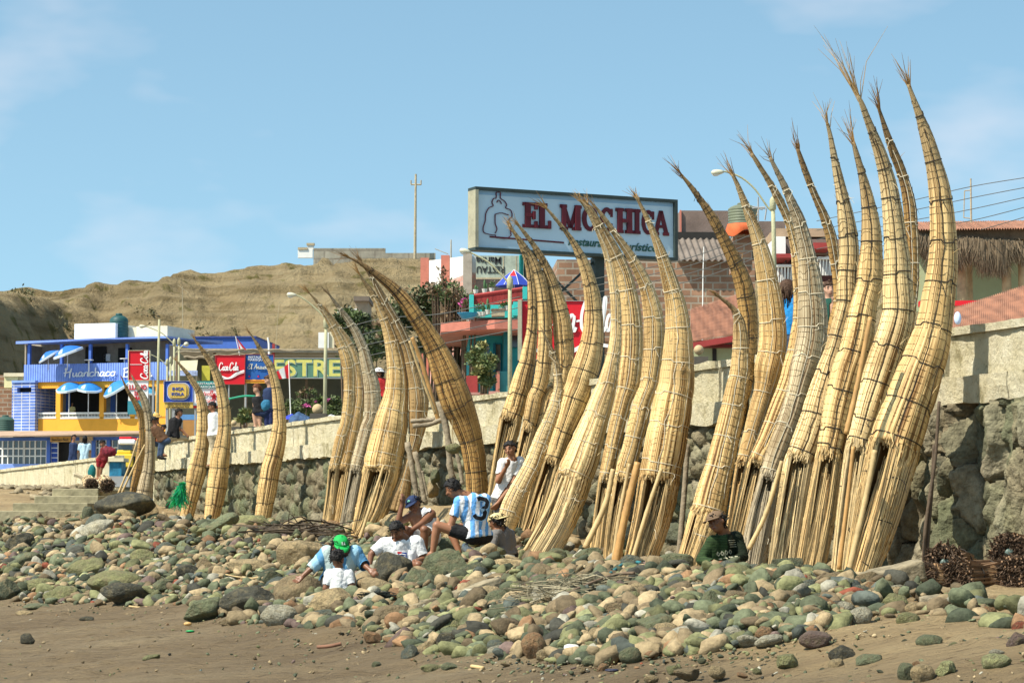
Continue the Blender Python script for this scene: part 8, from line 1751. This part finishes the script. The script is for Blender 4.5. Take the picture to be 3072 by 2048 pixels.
# --- striped shirt man, number 3
st_back = W(*V('P', 1650, 780), 29.5)
Jn = dict(head=(1440, 560, -.02), neck=(1575, 620, 0), sl=(1500, 680, -.10), sr=(1740, 660, .10), hip=(1660, 990, 0), hl=(1610, 985, -.09), hr=(1730, 985, .12), el=(1425, 890, -.12), hln=(1540, 900, .14), er=(1700, 850, .36), hrn=(1560, 890, .34), kl=(1300, 890, -.12), al=(1262, 1130, -.10), fl=(1180, 1150, -.12), kr=(1420, 930, .30), ar=(1500, 1130, .22), fr=(1440, 1160, .24))
cen = W(*V('P', 1660, 780), 29.5)-W(*V('P', 1660, 990), 29.5)
def stripes(Q):
    ax = (Vector((.94, .34, 0))).normalized(); u = (Q-np.array(cen[:]))@np.array(ax[:])+.05*(Q[:, 2]-cen.z)*-2.2; k = np.floor(u/.052).astype(int) % 2; c = np.where(k[:, None] == 0, np.array((.13, .36, .72)), np.array((.78, .80, .82))); return c
p3 = person('man seen from behind in a blue and white striped shirt with a black 3', 'P', 29.5, Jn, (-.82, .35, -.5), 'mid', 'black', 'short', CLOTH, .62, BK, .62, paint=(CLOTH, stripes), up=(-.55, .1, .8), vox=.009, hd=1.02, seedn=3, group='people sitting on the stones')
o3 = W(*V('P', 1695, 735), 29.3)-W(*V('P', 1660, 990), 29.5); vd = Vector((0, -1, 0)); three = [(a*1.12, b*1.12) for a, b in [(-.055, .085), (-.03, .105), (.03, .105), (.055, .08), (.055, .03), (.02, 0), (.055, -.03), (.055, -.085), (.03, -.11), (-.03, -.11), (-.058, -.085)]]
decal(p3, [(three, .068)], 'number_outline', mat('num_outline', (.35, .6, .85), .6), o3, Vector((1, 0, -.25)).normalized(), Vector((.22, 0, 1)).normalized(), vd)
s3 = p3['shirt']; decal(p3, [(three, .046)], 'number', BK, o3-vd*-.004, Vector((1, 0, -.25)).normalized(), Vector((.22, 0, 1)).normalized(), vd)
bpy.data.objects['number'].location = (0, -.004, 0)
mb = MB(); a, b = W(*V('P', 1555, 1080), 29.5), W(*V('P', 1600, 1130), 29.5); mb.add(*capsule(a-p3['root'].location, .045, b-p3['root'].location, .05)); mb.build('sock', WT, p3['root'], smooth=True)
# --- vest man with navy cap
pv = person('seated man in a white sleeveless vest and navy cap, fist against his temple', 'P', 30.3, dict(head=(1090, 705, -.02), neck=(1140, 800, 0), sl=(1075, 800, 0), sr=(1250, 790, 0), hip=(1200, 1000, .1), el=(945, 870, -.1), hln=(985, 700, -.12), er=(1165, 870, -.16), hrn=(1050, 945, -.25), kl=(1010, 930, -.3), al=(1010, 1150, -.25), kr=(1185, 930, -.34), ar=(1190, 1130, -.30)), (-.25, -.85, -.30), 'dark', 'black', 'short', WT, 0, WT, .75, cap=(NV, 'front'), vest=True, vox=.009, seedn=5, group='people sitting on the stones')
mb = MB(); q = [pv['hp'](x, .62, .78+.0*x) for x in (-.1, 0, .1)]; mb.tube([pv['hp'](-.12, .72, .68), pv['hp'](.0, .70, .82), pv['hp'](.12, .72, .68)], .012, 5); mb.build('cap_badge', mat('badge_teal', (.2, .5, .4), .6), pv['root'])
# --- white T-shirt man
pw = person('man in a white T-shirt with a red and blue print, looking at his hands', 'P', 28.6, dict(head=(935, 940, -.06), neck=(1010, 1010, 0), sl=(815, 1060, .02), sr=(1120, 1045, 0), hip=(1040, 1290, .05), el=(705, 1150, 0), hln=(690, 1265, -.05), er=(1185, 1195, -.03), hrn=(1100, 1215, -.24), kl=(860, 1230, -.45), al=(860, 1400, -.4), kr=(1130, 1250, -.42), ar=(1120, 1420, -.4)), (-.30, -.75, -.6), 'dark', 'black', 'short', WT, .8, GRY, .7, bag=.024, up=(-.25, -.45, .85), vox=.009, seedn=7, group='people sitting on the stones')
ol = W(*V('P', 980, 1165), 28.3)-pw['root'].location; vdn = Vector((0, -1, 0)); ex = Vector((1, 0, -.05)); ez = Vector((.02, 0, 1))
for nm, m_, lines in (('print_blue', bluesign, [([(-.05, 0), (.05, 0)], .075)]), ('print_red', redsign, [([(-.06, .032), (-.01, .032)], .022), ([(-.02, -.040), (.05, -.040)], .014)]), ('print_white', whites, [([(-.035, .012), (-.01, .02), (.04, .012)], .012), ([(-.03, -.010), (-.028, -.03)], .008), ([(-.012, -.008), (-.01, -.03), (.004, -.03)], .008), ([(.012, -.008), (.012, -.03)], .008), ([(.022, -.030), (.036, -.03), (.036, -.008), (.022, -.008), (.022, -.03)], .006)])):
    decal(pw, lines, nm, m_, ol, ex, ez, vdn); bpy.data.objects[nm].location = (0, {'print_blue': 0, 'print_red': -.003, 'print_white': -.005}[nm], 0)
# --- green cap man
def bl_str(Q): u = Q[:, 0]*.9+Q[:, 2]*.2; k = np.floor(u/.07).astype(int) % 3; return np.where(k[:, None] == 0, np.array((.30, .52, .66)), np.where(k[:, None] == 1, np.array((.10, .28, .48)), np.array((.42, .52, .50))))
pg = person('man in a bright green cap and pale blue striped shirt sitting among the boulders', 'P', 27.5, dict(head=(428, 1075, -.06), neck=(420, 1140, 0), sl=(300, 1145, 0), sr=(565, 1145, 0), hip=(400, 1400, .05), el=(185, 1260, -.02), hln=(85, 1350, -.06), er=(630, 1240, 0), hrn=(690, 1290, -.1), kl=(320, 1400, -.4), al=(320, 1530, -.4), kr=(520, 1400, -.42), ar=(520, 1530, -.4)), (.28, -.8, -.55), 'dark', 'black', 'short', CLOTH, 1.3, GRY, .9, bag=.032, cap=(mat('cap_green', (.01, .36, .07), .7, .1, 6, .3), 'front'), paint=(CLOTH, bl_str), up=(.1, -.35, .9), vox=.009, seedn=9, group='people sitting on the stones')
for nm, ls in (('A', [(-.20, .60), (-.14, .86), (-.08, .60)]), ('Ab', [(-.18, .69), (-.10, .69)]), ('J', [(.0, .62), (.04, .60), (.06, .66), (.06, .86)]), ('F', [(.12, .60), (.12, .86), (.22, .86)]), ('Fb', [(.12, .74), (.19, .74)])):
    mb = MB(); mb.tube([pg['hp'](x, .88-.62*max(0, z-.45)**1.3, z+.06) for x, z in ls], .0042, 4); mb.build('cap_letter', whites, pg['root'])
mb = MB(); mb.tube([pg['hp'](-.55, .15, -1.05), pg['hp'](0, .55, -1.25), pg['hp'](.55, .15, -1.05)], .022, 6); mb.build('collar', BEI, pg['root'], smooth=True)
# --- boy
person('dark-haired boy in white seen from behind, in front of the green-cap man', 'P', 26.8, dict(head=(400, 1195, 0), neck=(415, 1265, 0), sl=(325, 1335, .0), sr=(500, 1330, 0), hip=(410, 1510, 0), el=(290, 1460, -.05), er=(530, 1450, -.05)), (.35, .8, -.35), 'dark', 'black', 'short', WT, .8, GRY, .5, up=(.05, .1, 1), sc=.82, vox=.010, hd=1.12, seedn=11, group='people sitting on the stones')
# --- cream cap man behind number 3
person('man in a cream cap and grey shirt half hidden behind the striped-shirt man', 'P', 30.6, dict(head=(1835, 865, 0), neck=(1875, 930, 0), sl=(1840, 960, -.05), sr=(1960, 975, .15), hip=(1920, 1150, .1), el=(1800, 1080, -.1), er=(1985, 1090, .15)), (-.75, .45, -.25), 'dark', 'black', 'short', fab('taupe', (.17, .16, .15)), .95, BK, .5, cap=(mat('cap_cream', (.60, .50, .25), .8, .1, 6, .3), 'back'), up=(-.1, 0, 1), vox=.010, seedn=13, group='people sitting on the stones')
# --- white polo man leaning behind the small pale boat
pp = person('man in a white polo standing behind the small pale boat, hand raised to his chin', 'P', 34.2, dict(head=(1962, 205, 0), neck=(1985, 290, 0), sl=(1890, 330, 0), sr=(2050, 315, .08), hip=(1905, 650, .1), el=(1850, 490, -.05), hln=(1925, 365, -.18), er=(1985, 520, -.02), hrn=(1850, 690, -.05), kl=(1870, 880, 0), al=(1850, 1080, .1), kr=(1960, 880, .1), ar=(1950, 1080, .2)), (-.42, -.85, -.15), 'mid', 'black', 'short', WT, .66, GRY, 1.2, vox=.010, seedn=15, hd=1.02)
# --- brown cap man in green jumper
def kn(Q): k = np.floor(Q[:, 2]/.012).astype(int) % 2; return np.where(k[:, None] == 0, np.array((.016, .032, .010)), np.array((.028, .055, .016)))*np.where((Q[:, 0] > .12)[:, None], .25, 1)
pb = person('older man in a brown cap and dark green knitted jumper slumped against the boats', 'Dv', 24.2, dict(head=(312, 1185, -.05), neck=(365, 1250, 0), sl=(285, 1310, -.05), sr=(440, 1285, .08), hip=(300, 1520, .05), el=(215, 1420, -.08), hln=(300, 1440, -.28), er=(480, 1400, -.02), hrn=(380, 1440, -.30), kl=(160, 1540, -.4), kr=(300, 1560, -.4)), (-.62, -.75, -.12), 'dark', 'black', 'short', CLOTH, 1.9, BK, 1.2, cap=(mat('cap_brown', (.17, .11, .065), .85, .1, 6, .3), 'front'), paint=(CLOTH, kn), vox=.009, seedn=17)
og = W(*V('Dv', 400, 1370), 24)-pb['root'].location
decal(pb, [([(-.13+x*.042, .0), (-.115+x*.042, .022), (-.10+x*.042, .0), (-.115+x*.042, -.022), (-.13+x*.042, 0)], .008) for x in range(4)]+[([(-.12+x*.05, -.05), (-.09+x*.05, -.055)], .012) for x in range(4)]+[([(.02, .05+q*.022), (.09, .04+q*.022)], .006) for q in range(4)]+[([(-.05, -.005), (-.05, -.06)], .008)], 'jumper_lettering', mat('knit_cream', (.42, .40, .28), .9), og, Vector((1, 0, .18)).normalized(), Vector((-.25, 0, 1)).normalized(), Vector((0, -1, 0)))
# --- people on the promenade (further away, simpler hands)
def sm(label, v, Y, J, face, **kw): return person(label, v, Y, J, face, vox=kw.pop('vox', .02), hands=False, **kw)
sm('woman in a bright blue top seen between the tall boats', 'Cv', 31, dict(head=(812, 1010), neck=(822, 1055), sl=(800, 1085), sr=(880, 1085), hip=(840, 1290), el=(812, 1200), hln=(815, 1310), er=(900, 1190), hl=(820, 1300), hr=(870, 1300), kl=(820, 1450), kr=(865, 1450), al=(820, 1600), ar=(865, 1600)), (.7, .6, -.1), hair='brown', hairlen='long', skin='mid', shirt=fab('skyblue', (.02, .25, .62)), sleeve=.4, lower=DEN, legcover=1.2, seedn=21)
sm('smiling woman in dark green with a raised hand, between the grey boat and its neighbour', 'Cv', 31.5, dict(head=(1052, 1020), neck=(1052, 1072), sl=(1010, 1105), sr=(1095, 1105), hip=(1055, 1300), el=(1000, 1190), er=(1085, 1170, -.1), hrn=(1078, 1085, -.15), kl=(1030, 1450), kr=(1075, 1450), al=(1030, 1600), ar=(1075, 1600)), (.15, -1, 0), hair='brown', hairlen='short', skin='fair', shirt=fab('bottle', (.01, .07, .05)), sleeve=.5, lower=BK, legcover=1.2, seedn=22)
sm('person in a white hat and red top behind the left boat cluster', 'G', 45, dict(head=(670, 1060), neck=(678, 1100), sl=(650, 1125), sr=(712, 1125), hip=(685, 1260), el=(640, 1200), er=(722, 1200), kl=(670, 1380), kr=(700, 1380)), (-.8, -.4, 0), hair='black', skin='dark', shirt=fab('redtop', (.50, .03, .03)), sleeve=.6, lower=BK, legcover=1.2, cap=(WT, 'brim'), seedn=23)
sm('red-haired tourist in a dark top and blue shorts sitting on the wall', 'Z5', 56, dict(head=(1010, 755), neck=(1030, 825), sl=(990, 860), sr=(1065, 870), hip=(1050, 1000), el=(985, 930), hln=(985, 925), er=(1080, 950), kl=(985, 1020), al=(1000, 1150), kr=(1040, 1030), ar=(1050, 1160)), (-.9, -.3, -.3), hair='red', skin='fair', shirt=BK, sleeve=.6, lower=NV, legcover=.95, shoes=DKG, seedn=24)
sm('tourist in navy with sunglasses and a blue shoulder bag, beside the third lone boat', 'Z5', 56, dict(head=(1130, 665), neck=(1145, 735), sl=(1105, 780), sr=(1185, 780), hip=(1140, 960), el=(1085, 870), hln=(1070, 920), er=(1190, 880), kl=(1110, 1040), al=(1120, 1190), kr=(1160, 1040), ar=(1160, 1190)), (-.8, -.5, -.2), hair='brown', skin='fair', shirt=NV, sleeve=.7, lower=fab('navy2', (.02, .03, .10)), legcover=1.2, seedn=25)
v_, ff = ICO[3]; k_ = .2871*56/F; q_ = W(*V('Z5', 1105, 920), 55.6); o = mesh_obj('shoulder_bag', v_*np.array((48, 30, 62))*k_*(1+.5*fbm(v_[:, 0]*2, v_[:, 1]*2+v_[:, 2]*2, 3, 4)[:, None]), ff, fab('bagblue', (.03, .16, .28)), None, smooth=True); o.location = q_; o.rotation_euler = (0, .3, 0); tag(o, 'blue cloth shoulder bag at the navy-clad tourist\'s hip', 'bag')
sm('young man in a white shirt standing between the first two lone boats', 'Z5', 57, dict(head=(545, 940), neck=(560, 1005), sl=(530, 1035), sr=(605, 1030), hip=(575, 1240), el=(555, 1150), hln=(535, 1230), er=(610, 1150), kl=(565, 1400), al=(565, 1540), kr=(595, 1400), ar=(595, 1540)), (-.85, -.35, -.25), hair='black', skin='mid', shirt=WT, sleeve=.55, lower=BEI, legcover=1.2, seedn=26)
sm('man in a black jersey with white back print sitting on the wall end, looking right', 'Z5', 62, dict(head=(200, 1005), neck=(180, 1060), sl=(120, 1085), sr=(205, 1080), hip=(130, 1260), el=(235, 1190), hln=(280, 1235), kl=(270, 1265, .1), al=(360, 1280, .1), kr=(20, 1310), ar=(5, 1440)), (.9, -.15, -.1), hair='black', skin='mid', shirt=BK, sleeve=.7, lower=BEI, legcover=1.2, seedn=27)
sm('man in an orange-yellow straw hat and ochre shirt by the wall end', 'Z1', 62, dict(head=(920, 885), neck=(925, 925), sl=(905, 940), sr=(950, 945), hip=(925, 1035), el=(905, 995), hln=(940, 1010), kl=(950, 1045), al=(955, 1100)), (.6, -.7, -.2), hair=None, skin='dark', shirt=fab('ochre', (.42, .20, .05)), sleeve=.8, lower=DEN, legcover=1.2, cap=(mat('straw_hat', (.5, .33, .1), .8, .2, 8, .3), 'brim'), seedn=28)
sm('small dark-haired child leaning forward next to the straw-hatted man', 'Z1', 61.5, dict(head=(962, 945), neck=(950, 968), sl=(935, 975), sr=(960, 985), hip=(935, 1030), el=(950, 1010), hln=(970, 1005)), (.7, -.5, -.5), hair='black', skin='dark', shirt=fab('rust', (.3, .10, .04)), sleeve=.8, lower=DEN, legcover=.9, sc=.7, seedn=29)
mb = MB(); 
sm('dangling-legged person in jeans at the very end of the wall', 'Z1', 61, dict(head=(905, 905), neck=(915, 935), sl=(900, 950), sr=(935, 955), hip=(965, 1020), kl=(945, 1040), al=(930, 1115), kr=(960, 1040), ar=(945, 1120), el=(905, 990), er=(960, 990), hrn=(985, 1010)), (.8, -.4, -.3), hair='black', skin='dark', shirt=fab('brown', (.12, .06, .03)), sleeve=.8, lower=DEN, legcover=1.2, shoes=BK, sc=.9, seedn=30)
sm('woman in a navy jacket leaning on the far-left wall', 'L5', 84, dict(head=(498, 140), neck=(492, 170), sl=(478, 185), sr=(510, 188), hip=(488, 300), el=(472, 240), hln=(468, 292), er=(508, 240), hrn=(480, 295), kl=(485, 370), al=(485, 430)), (.7, -.6, 0), hair='black', skin='mid', shirt=NV, sleeve=1.9, lower=NV, legcover=1.2, sc=.9, seedn=31)
sm('long-haired person in a pale blue top seen from behind on the far-left wall', 'L5', 84, dict(head=(570, 145), neck=(568, 172), sl=(538, 190), sr=(602, 190), hip=(565, 300), el=(522, 240), er=(606, 240), kl=(560, 370), al=(560, 430)), (-.2, .95, 0), hair='black', hairlen='long', skin='mid', shirt=fab('paleblue', (.45, .62, .72)), sleeve=.7, lower=DEN, legcover=1.2, sc=.9, seedn=32)
sm('person in red shorts bending over beside the ring-ended rolls', 'L5', 66, dict(head=(688, 180), neck=(700, 205), sl=(690, 215), sr=(735, 215), hip=(685, 290), el=(668, 260), hln=(650, 275), er=(755, 240), hrn=(770, 220), kl=(660, 345), al=(655, 410), kr=(680, 350), ar=(672, 410)), (-.3, -.8, -.3), hair='black', skin='mid', shirt=fab('maroon', (.16, .015, .02)), sleeve=.5, lower=fab('redshorts', (.25, .015, .02)), legcover=.85, sc=.85, seedn=33)
q_ = W(*V('L5', 735, 235), 65.6); o = mesh_obj('bundle', v_*np.array((.20, .13, .14))*(1+.5*fbm(v_[:, 0]*3, v_[:, 1]*3+v_[:, 2]*2, 3, 9)[:, None]), ff, mat('bundle_mix', (.16, .015, .03), .8, .9, 7, .5), None, smooth=True); o.location = q_; tag(o, 'dark red and green cloth bundle held by the bending person', 'bundle')
q_ = W(*V('L5', 618, 370), 65.6); o = mesh_obj('bag', v_*np.array((.11, .1, .20))*(1+.3*fbm(v_[:, 0]*3, v_[:, 1]*3+v_[:, 2]*2, 3, 5)[:, None]), ff, fab('tealbag', (.01, .14, .14)), None, smooth=True); o.location = q_; tag(o, 'dark teal sack hanging left of the bending person', 'bag')
sm('guest in a pale shirt inside the hotel\'s middle balcony', 'Z4', 129, dict(head=(620, 885), neck=(615, 905), sl=(598, 918), sr=(638, 918), hip=(615, 990), el=(590, 955), er=(642, 955)), (.5, -.8, 0), hair='black', skin='dark', shirt=fab('cream', (.5, .45, .2)), sleeve=.7, lower=BK, legcover=.5, sc=.6, vox=.03, seedn=34)
